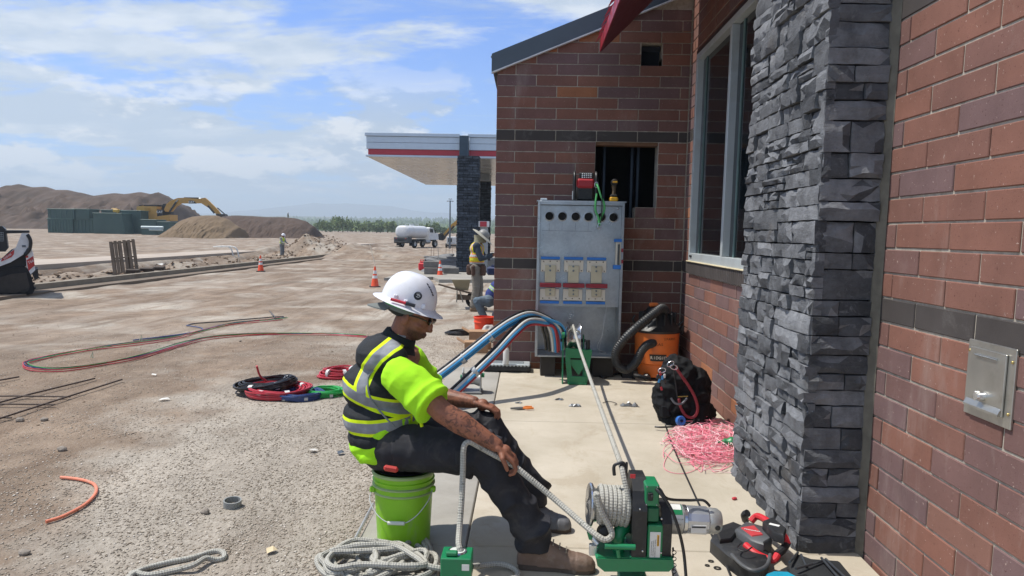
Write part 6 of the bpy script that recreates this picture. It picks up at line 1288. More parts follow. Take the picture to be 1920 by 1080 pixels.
M_INK = mat('ink', '#2a2b2d', .7)
text('lettering', 'WARNING', .009, frame((px_ + .012, -.1165, pz_ + .034), (0, 0, -1), (1, 0, 0)), M_INK, pn, .0001)
for k_ in range(3): text('lettering', ('Tension on rope is dangerous', 'Keep clear of pulling rope', 'Read manual before use')[k_], .0066, frame((px_ + .001 - k_ * .008, -.1152, pz_ + .0), (0, 0, -1), (1, 0, 0)), M_INK, pn, .0001)
O('chain_guard', MB().prismX([(-.10, QP(1240, 1042).z), (-.11, QP(1240, 965).z), (-.06, QP(1240, 942).z), (.06, QP(1240, 942).z), (.11, QP(1240, 965).z), (.10, QP(1240, 1042).z)], QP(1233, 990).x, QP(1251, 990).x), M_BP, U, sm=None)
for (x, y) in ((1200, 955), (1241, 974), (1240, 1038), (1205, 1034)): q = QP(x, y, -.12); O('rivet', MB().ell((q.x, -.113 if x > 1230 else -.117, q.z), (.005, .003, .005), 8, 5), M_CH, U)
MXc = QP(1250, 972); MA = Vector((1, .03, -.04)).normalized()
mo = O('motor', MB().lathe([(0, 0), (.064, 0), (.066, .005), (.066, .062), (.060, .068), (.058, .078), (.0, .08)], MXc, MA, 30), M_CAST, U, sm=30)
O('motor_body', MB().lathe([(.0, .074), (.056, .075), (.062, .085), (.062, .175), (.056, .182), (0, .182)], MXc, MA, 12), mat('motor_silver', '#b4b8bd', .3, .7), U, sm=20); O('motor_cap', MB().lathe([(0, .18), (.056, .18), (.058, .19), (.056, .222), (.045, .238), (0, .240)], MXc, MA, 24), M_CAST, U, sm=40)
O('motor_ring', MB().lathe([(.060, .066), (.0645, .067), (.0645, .081), (.060, .082)], MXc, MA, 30), M_CH, mo, sm=30)
for (d0, d1, m_, z_) in ((.006, .06, M_GRN, 0), (.012, .056, M_LB, 1)):
    b = MB(); vs = []; A0, A1 = (-2.9, -1.35) if z_ == 0 else (-2.55, -1.7); n = 12; lat = Vector((0, 1, 0)); upv = Vector((0, 0, 1)); r_ = .0668 + z_ * .0008
    for j in (d0, d1):
        for i in range(n + 1): a = A0 + (A1 - A0) * i / n; vs.append(MXc + MA * j + upv * (r_ * cos(a + pi * .5 + .4)) * 1 + lat * (r_ * sin(a + pi * .5 + .4) * -1 if 0 else -r_ * abs(sin(a + pi * .5 + .4))))
    O('rating_label', b.add(vs, [(i, i + 1, n + 2 + i, n + 1 + i) for i in range(n)]), m_, mo, sm=60)
q = MXc + MA * .035 + Vector((0, -.0685, .012)); text('lettering', 'CABLE PULLER', .008, frame(q + Vector((0, 0, .012)), (1, 0, 0), (0, .1, 1)), M_INK, mo, .0001); text('lettering', '120V 60Hz', .007, frame(q + Vector((0, -.0005, -.012)), (1, 0, 0), (0, -.1, 1)), M_INK, mo, .0001)
q = MXc + MA * .13 + Vector((0, -.062, -.018)); O('motor_label', MB().box(q, (.068, .003, .036), .001), M_LB, mo); O('label_band', MB().box(q + Vector((0, -.002, .010)), (.060, .002, .007), .0005), M_INK, mo)
q = MXc + MA * .215 + Vector((0, -.055, -.01)); O('brush_cap', MB().lathe([(0, .006), (.011, .005), (.012, 0)], q, (0, -1, 0), 14), M_BP, mo)
# base
O('base_channel', MB().prismY(qpoly([(1117, 1046), (1262, 1049), (1263, 1062), (1254, 1071), (1133, 1071), (1120, 1060)], -.12), -.125, -.117).prismY(qpoly([(1122, 1044), (1262, 1047), (1262, 1050), (1117, 1047)], -.12), -.117, .13), M_GRN, U, sm=None)
O('base_foot', MB().box((QP(1190, 1060).x, -.02, .022), (.13, .24, .035), .006).box((QP(1188, 1075).x, -.17, .03), (.14, .08, .05), .01), M_GRN, U)
O('cross_tube', MB().cyl(QP(1134, 1024, -.13), QP(1191, 1026, -.13), .0125, n=14), M_GRN, U); O('arch', MB().tube([QP(1160, 1040, -.05), QP(1160, 1000, -.05), QP(1178, 985, .0)], [.026, .030, .030], 14, sm=5), M_GRN, U)
O('pin_link', MB().cyl(QP(1158, 1030, -.13), QP(1160, 1045, -.13), .009, n=10), M_GRN, U)
rl_ = QP(1134, 998, -.06); O('guide_roller', MB().lathe([(0, -.045), (.010, -.045), (.012, -.034), (.026, -.032), (.033, -.02), (.033, .03), (.026, .034), (0, .034)], rl_, (.1, -1, .12), 24), mat('black_rubber', ''), U, sm=35)
O('roller_bracket', MB().cyl(QP(1108, 1003, -.04), QP(1122, 1020, -.06), .016, n=12).box(QP(1112, 1030, -.06), (.035, .03, .05), .004), mat('zinc_bright', ''), U)
O('roller_knob', MB().cyl(QP(1105, 996, -.05), QP(1109, 1010, -.05), .012, n=10), M_GRN, U)
O('rope_hook', MB().tube([QP(1152, 891, -.02), QP(1151, 876, -.02), QP(1156, 870, -.02), QP(1169, 868, -.02), QP(1170, 880, -.02)], .0075, 8, sm=4).prismX([(-.03, QP(1172, 915).z), (-.03, QP(1172, 864).z), (-.015, QP(1172, 864).z), (-.0, QP(1172, 915).z)], QP(1171, 890).x, QP(1175, 890).x), M_BP, U)
b = MB()
for i in range(9): q = QP(1262 + (i % 2) * 2, 1030 + i * 6, -.09); b.lathe([(.008, -.003), (.011, 0), (.008, .003)], q, (0, 1, 0) if i % 2 else (1, 0, 0), 8)
O('safety_chain', b, mat('chain_grey', '#4f4c49', .5, .6), U, kind='stuff')
O('logo_decal', MB().box(QP(1186.5, 893, -.125) + Vector((0, .0, 0)), (.022, .002, .018), .0005), mat('decal_red', '#c22f35', .5), U)
O('motor_cord', MB().tube([QP(1228, 910, -.09), QP(1238, 918, -.10), QP(1252, 935, -.10), QP(1290, 938, -.02), QP(1318, 938, -.02), QP(1331, 949, -.02)], .0062, 8, sm=6), M_BP, U)
O('power_cord', MB().tube([QP(1226, 914, -.09), QP(1238, 925, -.12), QP(1256, 950, -.14), QP(1270, 985, -.16), QP(1281, 1030, -.16), QP(1286, 1078, -.18), QP(1287, 1105, -.2)], .0068, 8, sm=6), M_BP, U)
# ================================================================== THE PULLING ROPE (one rope: sheave -> capstan -> hand -> coil)
RP = T('pulling_rope', 'long grey braided rope from the sheave round the capstan to the seated man', 'rope', (0, 0, 0)); rr_ = .0118
w_c = SH.location + Vector((wx, .14, wz)); a0 = P(1166, 876, QY - .02)
rope('taut_run', [w_c + Vector((0, .118, -.06)), w_c + Vector((0, .09, .08)), w_c + Vector((0, .0, .119)), w_c + Vector((.0, -.05, .112)), w_c + (a0 - w_c) * .3 + Vector((0, 0, .05)), a0], .0125, RP, sm=6)
ccw = q0 + CC; upn = Vector((0, 0, 1)); bk = AX.cross(upn).normalized(); upn = bk.cross(AX).normalized(); pts = [a0, P(1172, 905, QY - .07)]; turns = 6.3
for i in range(int(turns * 18)):
    t_ = i / (turns * 18); a = 2 * pi * i / 18 + .9; r_ = .0845 - .004 * sin(t_ * 3); pts.append(ccw + AX * (.066 - .122 * t_) + upn * (r_ * sin(a) * -1 if 0 else r_ * cos(a)) + bk * (r_ * sin(a) * 1))
pts += []
rope('capstan_wraps', pts, .0122, RP, sm=0, n=10)
gr = q0 + rl_
st_ = pts[-1]
run = [st_, P(1118, 925, QY - .10), P(1128, 960, QY - .11), P(1143, 988, QY - .11), P(1147, 1004, QY - .12), P(1136, 1012, QY - .12), P(1122, 1006, QY - .11), P(1095, 984, QY - .06), P(1040, 936, QY + .05), P(975, 882, 3.31), P(955, 868, 3.33), P(925, 852, 3.335), P(896, 836, 3.33), P(882, 829, 3.315), P(873, 832, 3.305), P(869, 845, 3.295), P(868, 880, 3.29), P(866, 930, 3.27), P(862, 985, 3.22), P(860, 1015, 3.16), P(862, 1030, 3.13), P(868, 1042, 3.13)]
rope('hand_run', run, .0135, RP, sm=6)
def gp(px, py, h): p = Gz(px, py, slabz(3.3) + h); return p
rk = random.Random(12); pts = [gp(884, 1062, .06), gp(905, 1060, .035), gp(940, 1058, .03), gp(966, 1068, .02), gp(968, 1082, .02), gp(930, 1092, .02), gp(880, 1095, .02), gp(820, 1090, .02)]
loops = [(705, 1052, 112, 32, .02, 0), (700, 1060, 95, 30, .03, .3), (690, 1050, 90, 26, .045, -.2), (735, 1048, 75, 24, .05, .5), (672, 1062, 80, 26, .055, .1), (720, 1058, 105, 30, .06, -.3), (655, 1050, 55, 28, .075, .9), (745, 1045, 48, 22, .075, -.6), (700, 1045, 100, 24, .09, -.1)]
for i, (x, y, rx, ry, h_, ph) in enumerate(loops):
    for k_ in range(7):
        a = ph + (2 * pi * k_ / 7.0) * (1 if i % 3 else -1) + rk.uniform(-.15, .15); xx = x + rx * cos(a) * rk.uniform(.85, 1.06); yy = y + ry * sin(a) + rx * .12 * sin(a * 2 + i); pts.append(gp(xx, yy, max(.014, h_ + rk.uniform(-.012, .014))))
pts += [gp(620, 1035, .10), gp(680, 1022, .11), gp(740, 1024, .10), gp(780, 1045, .09), gp(800, 1060, .08), gp(828, 1066, .07)]
rope('rope_heap', pts, .0138, RP, sm=6, n=9)
rope('loose_loop', [gp(x, y, h_) for x, y, h_ in ((788, 1010, .02), (800, 1030, .03), (790, 1052, .035), (765, 1050, .04), (755, 1032, .05), (770, 1015, .04), (797, 1012, .03), (808, 1040, .02), (800, 1062, .02))], .0138, RP, sm=6)
lr = [(228, 1092), (262, 1070), (310, 1056), (360, 1046), (400, 1034), (418, 1036), (420, 1046), (404, 1050), (385, 1047), (362, 1060), (325, 1070), (280, 1078), (250, 1074), (240, 1090)]
rope('rope_loop', [Gz(x, y, gz(-1.4, 3.2) + .016 + (.02 if i in (8, 9) else 0)) for i, (x, y) in enumerate(lr)], .0135, None, sm=6, label='short doubled loop of grey rope on the gravel at the bottom left', cat='rope')
# ================================================================== GAUGE BOX
g0 = P(857, 1062, 3.12); g0.z = slabz(3.12); GB = T('tension_gauge', 'small green tension gauge box on the rope at the worker feet', 'gauge', g0)
gz1 = P(857, 1036, 3.12).z - g0.z; gz0_ = gz1 - .11
O('housing', MB().box((0, 0, (gz1 + gz0_) / 2), (.132, .125, .11), .004), M_GRN, GB); O('dial_ring', MB().lathe([(0, .004), (.036, .004), (.040, .006), (.043, .001)], (0, .012, gz1), (0, 0, 1), 26), M_CH, GB); O('dial_face', MB().lathe([(0, .0055), (.034, .0055)], (0, .012, gz1), (0, 0, 1), 24), mat('dial_glass', '#c6cbc6', .15), GB)
O('handle', MB().box((-.02, -.035, gz1 + .012), (.052, .028, .022), .006), M_GRN, GB); O('label', MB().box((.042, -.0635, gz1 - .038), (.032, .002, .028), .0006), M_LB, GB); O('bolt', MB().lathe([(0, .008), (.010, .007), (.012, 0)], (.0, -.063, gz1 - .085), (0, -1, 0), 12), M_CH, GB)
O('rope_shackle', MB().cyl((.066, 0, .035), (.10, 0, .03), .018, n=12).cyl((-.066, 0, .035), (-.10, 0, .03), .018, n=12), M_BP, GB)
O('stand', MB().box((0, 0, gz0_ / 2), (.10, .10, max(.01, gz0_ - .002)), .003), M_BP, GB)
# ================================================================== LIME BUCKET
bu = T('lime_bucket', 'lime green five gallon bucket with white wire handle under the seated worker', 'bucket', (P(757, 980, 3.67).x, 3.67, slabz(3.67)))
s = N('lime_plastic'); c = s.mix(s.ramp(s.noise(5, 6, .6), .3, .7), hx('#7cb51d'), hx('#8cc728')); s.bump(s.noise(30, 4), .1, .003); c = s.mix(s.ramp(s.noise(10, 8, .7, stretch=(1, 1, .4)), .55, .72, 0, .5), c, hx('#8f9483')); M_LIM = s.done(c, .4, spec=.5)
O('pail', MB().lathe([(0, .004), (.128, .0), (.133, .006), (.146, .26), (.149, .262), (.150, .30), (.147, .302), (.148, .325), (.156, .327), (.157, .334), (.149, .337), (.150, .358), (.158, .360), (.159, .372), (.152, .374), (.146, .370), (.140, .2), (.128, .012), (0, .01)], n=44), M_LIM, bu, sm=30)
for z, r_ in ((.30, .1585), (.266, .1555)): O('rib', MB().lathe([(.148, z), (r_, z + .002), (r_, z + .008), (.148, z + .012)], n=44), mat('lime_dusty', '#9aae72', .6, dirt='#8d8f84', da=.7, ds=12), bu, sm=30)
O('rim_dust', MB().lathe([(.1585, .360), (.1605, .362), (.160, .371), (.1535, .3765)], n=44), mat('lime_dusty', ''), bu, sm=30)
for a in (-2.75, -.25): O('ear', MB().box((.157 * cos(a), .157 * sin(a), .285), (.03, .03, .03), .006), M_LIM, bu)
hp_ = [(-.150, -.045, .285), (-.155, -.09, .24), (-.11, -.14, .185), (-.045, -.17, .155), (.03, -.172, .155), (.09, -.155, .19), (.14, -.11, .25), (.152, -.05, .285)]
O('wire_handle', MB().tube(hp_, .0024, 6, sm=6), mat('wire_white', ''), bu); O('handle_grip', MB().cyl((-.05, -.172, .155), (.033, -.174, .155), .0095, n=12), mat('grip_white', '#cfd3c6', .4), bu)
O('black_liner', MB().lathe([(.13, .375), (.138, .384), (.10, .392), (0, .392)], n=30), mat('black_rubber', ''), bu)
# ================================================================== SHOP VACUUM
VY = 7.3; v0 = S(1228, 716); v0 = Vector((P(1230, 690, v0.y + .2).x, v0.y + .22, slabz(v0.y + .2))); V_ = T('shop_vacuum', 'orange shop vacuum with black lid and hose in the corner by the cabinet', 'vacuum cleaner', v0); VY = v0.y
def VP(px, py, dy=0.0): return P(px, py, VY + dy) - v0
M_OR = mat('vac_orange', '#d9702f', .45, var=.06, dirt='#9a6a4a', da=.4, ds=10); M_VB = mat('vac_black', '#1d1e20', .45, var=.1, dirt='#57534d', da=.3, ds=18); zt = VP(1230, 622, -.2).z; rv = .235
O('drum', MB().lathe([(0, .03), (.175, .03), (.19, .05), (.20, .16), (.225, .18), (rv, zt - .02), (rv, zt)], n=40), M_OR, V_, sm=35)
O('lid', MB().lathe([(rv + .012, zt - .02), (rv + .018, zt + .005), (rv - .0, zt + .02), (rv - .03, zt + .05), (.15, zt + .16), (.11, zt + .235), (.06, zt + .25), (0, zt + .25)], n=40), M_VB, V_, sm=35)
for i in range(14): a = 2 * pi * i / 14; O('lid_fin', MB().box((.165 * cos(a), .165 * sin(a), zt + .10), (.07, .014, .17), .005, rot=(0, .5 * 0, a)), M_VB, V_)
O('top_knob', MB().box((-.05, -.03, zt + .265), (.10, .05, .045), .015), M_OR, V_)
for sx in (-1, 1): O('latch', MB().box((sx * (rv + .02), -.03, zt - .0), (.03, .07, .09), .008), M_VB, V_); O('lid_handle', MB().tube([(sx * rv * .92, -.02, zt + .05), (sx * (rv + .03), -.03, zt + .10), (sx * (rv + .01), -.03, zt + .15)], .012, 8, sm=4), M_VB, V_)
q = VP(1224, 643, -.21); O('inlet', MB().cyl(q + Vector((0, .05, 0)), q + Vector((0, -.02, 0)), .042, n=18), M_VB, V_)
hp_ = [VP(1247, 582, -.10), VP(1240, 578, -.17), VP(1222, 591, -.24), VP(1196, 612, -.28), VP(1170, 637, -.30), VP(1155, 660, -.28), VP(1158, 684, -.26), VP(1175, 693, -.26), VP(1192, 680, -.30), VP(1202, 660, -.32), VP(1212, 648, -.30), VP(1222, 644, -.24)]
hs = smooth([Vector(p) for p in hp_], 22); rad = [.044 + .0032 * (1 if i % 3 == 0 else -.4) for i in range(len(hs))]
O('hose', MB().tube(hs, rad, 14), mat('hose_black', '#27292b', .5, dirt='#5a5751', da=.4, ds=14), V_, sm=50)
b = MB(); vs = []; n = 12; a0_, a1_ = -2.05, -1.28
for z, e in ((.215, .06), (.285, 0.)):
    for i in range(n + 1): a = a0_ + e + (a1_ - a0_ - 2 * e) * i / n; r_ = .2325 + .003 * (z > .25) ; vs.append((r_ * cos(a), r_ * sin(a), z))
O('name_plate', b.add(vs, [(i, i + 1, n + 2 + i, n + 1 + i) for i in range(n)]), mat('plate_black', '#26221f', .5), V_, sm=60)
def curved(txt, size, zc, ac, r_, m, par, bold=.0, sx=1.0, tilt=0):
    adv = size * .70 * sx; n = len(txt)
    for i, ch in enumerate(txt):
        if ch == ' ': continue
        a = ac + (i - (n - 1) / 2) * adv / r_; text('lettering', ch, size, frame((r_ * cos(a), r_ * sin(a), zc + (i - n / 2) * tilt), (-sin(a), cos(a), 0), (0, 0, 1)), m, par, .0005, bold, 0, sx)
curved('RIDGID', .042, .250, (a0_ + a1_) / 2 + .03, .2385, mat('letter_cream', '#cfc9bd', .5), V_, .0012)
curved('SPARKS', .034, zt - .075, -1.12, .2365, mat('marker_ink', '#4b2a1e', .7), V_, 0, 1.05); curved('KAS', .036, zt - .13, -1.62, .2365, mat('marker_ink', ''), V_, 0, 1.1)
for a in (-2.2, -1.45, -.6, .8, 2.2): O('caster_foot', MB().box((.20 * cos(a), .20 * sin(a), .045), (.07, .07, .05), .015, rot=(0, 0, a)), M_VB, V_); O('caster', MB().cyl((.225 * cos(a), .225 * sin(a) - .012, .026), (.225 * cos(a), .225 * sin(a) + .012, .026), .026, n=14), M_VB, V_)
q = VP(1183, 702, -.28); O('floor_nozzle', MB().prismX([(-.06, 0), (.10, 0), (.10, .05), (.03, .10), (-.04, .10)], q.x - .06, q.x + .06), M_VB, V_, sm=30); O('nozzle_neck', MB().tube([(q.x + .05, -.2, .06), (q.x + .14, -.26, .05), (q.x + .2, -.25, .04)], .022, 8, sm=4), M_VB, V_, sm=30)
cordp = [S(x, y) + Vector((0, 0, .012)) for x, y in ((1108, 684), (1116, 700), (1130, 710), (1145, 706), (1160, 702), (1172, 706), (1190, 712))]; O('cord', MB().tube([p - v0 for p in cordp], .009, 8, sm=6), M_VB, V_)
# ================================================================== BACKPACK
k0 = S(1283, 800); k0 = Vector((k0.x, k0.y + .18, slabz(k0.y + .18))); BKP = T('backpack', 'black tool backpack hung with lanyards and clips leaning by the brick wall', 'backpack', k0)
def KP(px, py, dy=-.17): return P(px, py, k0.y + dy) - k0
b = MB(); b.ell(KP(1275, 760, 0) + Vector((0, 0, 0)), (.20, .15, .19), 18, 12); b.ell(KP(1272, 710, 0), (.15, .13, .16), 18, 12); b.ell(KP(1300, 735, .02), (.13, .14, .20), 18, 12); b.ell(KP(1250, 745, -.03), (.10, .12, .16), 16, 10); b.ell(KP(1310, 775, -.02), (.12, .14, .11), 16, 10); b.ell(KP(1285, 785, -.05), (.18, .14, .07), 16, 10); b.ell(KP(1265, 685, .02), (.08, .08, .07), 14, 9)
me = remesh(b, .009, 14, .8, 'pack'); displace(me, lambda p, n: .022 * (1 - abs(noise.noise(p * 7)) * 2.6) + .012 * (1 - abs(noise.noise(p * 19)) * 2.4)); O('pack', me, clothmat('pack_black', '#17181a', .8, .25, 400, '#3f3d3b', .4), BKP)
M_CORD = mat('lanyard_red', '#8a3038', .6, var=.35, vs=60); M_CARA = mat('carabiner_silver', '#c3c6c8', .25, .8)
O('red_lanyard', MB().tube([KP(1268, 690), KP(1278, 705), KP(1290, 722), KP(1303, 745), KP(1308, 768), KP(1301, 782), KP(1287, 780), KP(1277, 765), KP(1273, 748)], .012, 8, sm=6).tube([KP(1268, 686, -.18), KP(1276, 702, -.18), KP(1284, 716, -.18)], .008, 8, sm=4), M_CORD, BKP)
O('cable_strap', MB().tube([KP(1262, 690, -.18), KP(1266, 715, -.18), KP(1270, 745, -.19)], .005, 6, sm=4).tube([KP(1228, 800, -.3), KP(1240, 801, -.32), KP(1265, 800, -.3)], .008, 6, sm=4), M_BP, BKP)
for (x, y, a_) in ((1257, 682, .6), (1263, 688, -.3), (1241, 694, .2)):
    c_ = KP(x, y, -.18); O('carabiner', MB().tube([c_ + Vector((.030 * cos(t) * cos(a_) - .018 * sin(t) * sin(a_), -.01, .030 * cos(t) * sin(a_) + .018 * sin(t) * cos(a_))) for t in [i * pi / 6 for i in range(12)]], .0045, 6, closed=True), M_CARA, BKP)
for i, (x, y, col) in enumerate(((1238, 700, 'red'), (1242, 708, 'blue'), (1236, 714, 'blue'), (1240, 728, 'red'), (1246, 705, 'white'), (1233, 706, 'black'), (1247, 716, 'black'), (1237, 722, 'black'))): c_ = KP(x, y, -.18); O('key_tag', MB().box(c_, (.018, .012, .035), .004, rot=(0, .3 * (i % 3 - 1), 0)), MC[col], BKP)
O('screwdriver', MB().cyl(KP(1271, 744), KP(1290, 743), .004, n=8), mat('brass', '#b99a55', .3, .8), BKP)
O('strap_loop', MB().tube([KP(1258, 746, -.18), KP(1266, 756, -.2), KP(1278, 757, -.2), KP(1288, 747, -.18)], .009, 6, sm=5), mat('strap_grey', '#6b6d70', .7), BKP)
O('tape_measure', MB().lathe([(.014, -.02), (.036, -.02), (.040, -.012), (.040, .012), (.036, .02), (.014, .02)], KP(1276, 789, -.22), (.3, -1, .25), 20), mat('tape_blue', '#2d62ab', .4), BKP); O('orange_cap', MB().box(KP(1277, 798, -.22), (.04, .03, .03), .01), M_OR, BKP)
for i in range(2): O('side_pocket', MB().box(KP(1247 + i * 55, 770, -.13), (.09, .05, .12), .02, rot=(.0, .12 * (1 if i else -1), 0)), clothmat('pocket_black', '#202124', .8), BKP)
# ================================================================== PINK STRING, GREEN BAG
rg2 = random.Random(31); sp0 = S(1318, 845); PS = T('pull_string_heap', 'tangled heap of pink and white pull string by the stone pier', 'string', sp0)
def string_mesh(n, seed):
    r_ = random.Random(seed); b = MB()
    for _ in range(n):
        cx2, cy2 = r_.gauss(1325, 20), r_.gauss(835, 20); pts = []; rx, ry = r_.uniform(14, 58), r_.uniform(6, 22); ph = r_.uniform(0, 6); k_ = r_.randrange(7, 14); hb_ = r_.uniform(.0, .055)
        for j in range(k_): a = ph + j * r_.uniform(.5, .9); x = min(1376 + r_.uniform(-3, 0), cx2 + rx * cos(a) * r_.uniform(.7, 1.1)); y = cy2 + ry * sin(a) * r_.uniform(.7, 1.1); p = S(max(1245, x), min(888, max(796, y)), .0); pts.append(p + Vector((0, 0, .006 + max(0, hb_ + r_.uniform(-.02, .03)) * (1 - min(1, abs(a - ph - 3) / 6)))) - sp0)
        b.tube(pts, .0022, 4, sm=4, cap=False)
    return b
M_PK = mat('pink_string', '#e88a9b', .6, var=.25, vs=30); M_PK2 = mat('pale_pink_string', '#ecc9cb', .6, var=.1)
O('pink_strands', string_mesh(88, 1), M_PK, PS, sm=None, kind='stuff'); O('pale_strands', string_mesh(58, 2), M_PK2, PS, sm=None, kind='stuff')
lp = [S(x, y) + Vector((0, 0, h_)) - sp0 for x, y, h_ in ((1262, 843, .01), (1248, 862, .005), (1246, 880, .005), (1268, 889, .005), (1295, 886, .005), (1312, 874, .01), (1300, 864, .02), (1270, 861, .012))]; O('stray_loop', MB().tube(lp, .0022, 4, sm=5), M_PK, PS)
q = S(1352, 842); O('string_bag', MB().tube([q + Vector((-.03, 0, .05)), q + Vector((.02, .0, .055)), q + Vector((.08, 0, .05)), q + Vector((.12, 0, .045))], [.006, .025, .042, .045], 10, sm=3), mat('bag_green', '#2f7d4d', .4, var=.3, vs=30), label='green striped pouch with orange tip lying on the pink string', cat='pouch')
# ================================================================== BAND SAW AND BOTTOM RIGHT TOOLS
BY = 3.30; b0 = Vector((P(1405, 1030, BY).x, BY, slabz(BY))); BS = T('band_saw', 'red and black cordless band saw lying beside the puller', 'band saw', b0)
def BP(px, py, dz=None, h=.04): p = S(px, py, 0); p = Gz(px, py, slabz(3.3) + h); return p - b0
M_TR2 = mat('saw_red', '#c4262e', .4, dirt='#7c2a2a', da=.3, ds=30); M_TG = mat('saw_grey', '#4d4f51', .5); M_TB = mat('saw_black', '#1f2022', .55, dirt='#5f5d5a', da=.35, ds=25)
def thick(name, pts, r, m, h=.04, par=BS, sm=5): return O(name, MB().tube([BP(x, y, h=h_ if (h_ := (z if z is not None else h)) else h) for x, y, z in pts], r, 10, sm=sm), m, par)
def slabpoly(name, pts, h0, h1, m, par=BS, bev=True):
    c = Vector(); b = MB(); lo_ = [BP(x, y, h=h1) for x, y in pts]; n = len(lo_); ctr = sum(lo_, Vector()) / n; top = [p for p in lo_]; tin = [p + (ctr - p) * .10 for p in lo_]
    vs = [Vector((p.x, p.y, h0)) for p in top] + [Vector((p.x, p.y, h1 - .010)) for p in top] + [Vector((p.x, p.y, h1)) for p in tin]
    fs = [tuple(range(n))[::-1], tuple(range(2 * n, 3 * n))] + [(k * n + i, k * n + (i + 1) % n, (k + 1) * n + (i + 1) % n, (k + 1) * n + i) for k in range(2) for i in range(n)]
    me = b.add(vs, fs).mesh(name); bm = bmesh.new(); bm.from_mesh(me); bmesh.ops.recalc_face_normals(bm, faces=bm.faces); bm.to_mesh(me); bm.free(); me.polygons.foreach_set('use_smooth', [True] * len(me.polygons)); me.set_sharp_from_angle(angle=radians(45)); return O(name, me, m, par)
slabpoly('blade_housing', [(1332, 1010), (1345, 985), (1375, 975), (1400, 985), (1440, 1030), (1442, 1052), (1425, 1068), (1395, 1060), (1360, 1035)], .0, .075, M_TB)
slabpoly('throat', [(1345, 998), (1372, 988), (1385, 992), (1370, 1010), (1350, 1012)], .074, .095, M_BP)
slabpoly('motor_body', [(1378, 990), (1398, 976), (1430, 985), (1448, 1008), (1432, 1018), (1408, 1012)], .04, .115, M_TG)
slabpoly('nameplate', [(1388, 988), (1414, 984), (1432, 1002), (1410, 1005)], .114, .120, mat('plate_red', '#b23a3e', .5))
q = BP(1410, 994, h=.1215); text('lettering', 'Milwaukee', .018, frame(q, (1, -.42, 0), (.42, 1, 0)), M_LB, BS, .0003, .0003, .2)
thick('handle', [(1408, 978, .10), (1420, 968, .13), (1440, 978, .14), (1456, 992, .14), (1470, 1006, .13), (1476, 1020, .10)], .018, M_TR2)
thick('grip', [(1476, 1018, .10), (1468, 1030, .09), (1456, 1040, .08)], .019, M_TB); thick('lower_handle', [(1458, 1040, .08), (1450, 1050, .06), (1430, 1044, .06), (1412, 1034, .07), (1398, 1022, .08)], .017, M_TR2)
slabpoly('battery', [(1430, 975), (1448, 968), (1475, 990), (1470, 1004), (1452, 998)], .12, .165, M_TB); q = BP(1452, 984, h=.1665); O('battery_label', MB().box(q, (.05, .022, .002), .0005, rot=-.6), M_LB, BS)
thick('front_knob', [(1398, 975, .06), (1396, 966, .10), (1402, 962, .12)], .020, M_TB)
thick('guard_rim', [(1372, 1040, .075), (1392, 1060, .08), (1415, 1070, .08), (1438, 1060, .08), (1444, 1040, .08)], .009, M_TG); thick('cable_hook', [(1390, 1018, .11), (1382, 1028, .11), (1396, 1034, .11), (1410, 1026, .12)], .0035, M_BP)
TB0 = Vector((P(1540, 1070, 3.25).x, 3.25, slabz(3.25))); TBG = T('mesh_tool_tray', 'black mesh tool tray with steel rods at the foot of the stone pier', 'tool tray', TB0); b0_ = b0
def TP(px, py, h): return Gz(px, py, slabz(3.25) + h) - TB0
b0 = TB0
slabpoly('tray', [(1478, 1052), (1492, 1036), (1520, 1046), (1575, 1050), (1600, 1080), (1570, 1100), (1490, 1100)], .0, .05, mat('mesh_black', '#232527', .7, var=.4, vs=120), TBG)
for (x0, y0, x1, y1) in ((1540, 1046, 1578, 1090), (1492, 1066, 1548, 1050), (1548, 1048, 1588, 1086), (1502, 1040, 1512, 1062), (1480, 1054, 1496, 1036)): O('steel_rod', MB().tube([TP(x0, y0, .075), TP(x1, y1, .06)], .006, 8), mat('rod_grey', '#5e6266', .3, .7), TBG)
b0 = Vector((P(1460, 1078, 3.15).x, 3.15, slabz(3.15))); TL = T('teal_tool', 'teal power tool body cut off by the bottom edge right of the saw', 'power tool', b0)
slabpoly('body', [(1436, 1074), (1450, 1069), (1478, 1070), (1500, 1082), (1490, 1100), (1440, 1100)], .0, .07, mat('teal_plastic', '#1b8aa6', .4), TL); slabpoly('vent', [(1490, 1078), (1512, 1074), (1528, 1090), (1500, 1100)], .0, .06, M_BP, TL)
b0 = b0_
q = S(1636, 1074); O('white_rag', MB().box((0, 0, .03), (.06, .06, .06), .02).tube([(-.03, 0, .06), (.0, -.02, .08), (.03, 0, .05)], .004, 6, sm=4), mat('rag_white', '#bdb6a8', .8), loc=Vector((1.60, 3.12, slabz(3.12))), label='scrap of white cloth at the foot of the near brick wall', cat='rag')
for i, (x, y, r_) in enumerate(((1333, 1053, .014), (1326, 1061, .012), (1345, 1066, .018))): q = S(x, y); O('washer', MB().lathe([(r_ * .45, .001), (r_ * .45, .004), (r_, .004), (r_, .001)], q, (0, 0, 1), 18), mat('washer_dark', '#3e3d3c', .4, .5), label=('upper', 'leftmost', 'largest')[i] + ' dark washer on the slab below the motor', cat='washer', group='washers on the slab')
cp_ = [S(x, y) + Vector((0, 0, .008)) for x, y in ((1248, 800), (1258, 830), (1276, 872), (1300, 925), (1316, 960), (1334, 1005), (1352, 1040), (1368, 1078), (1378, 1105))]; O('extension_cord', MB().tube(cp_, .006, 7, sm=6), M_BP, label='thin black cord running from the backpack past the puller to the bottom edge', cat='cord')
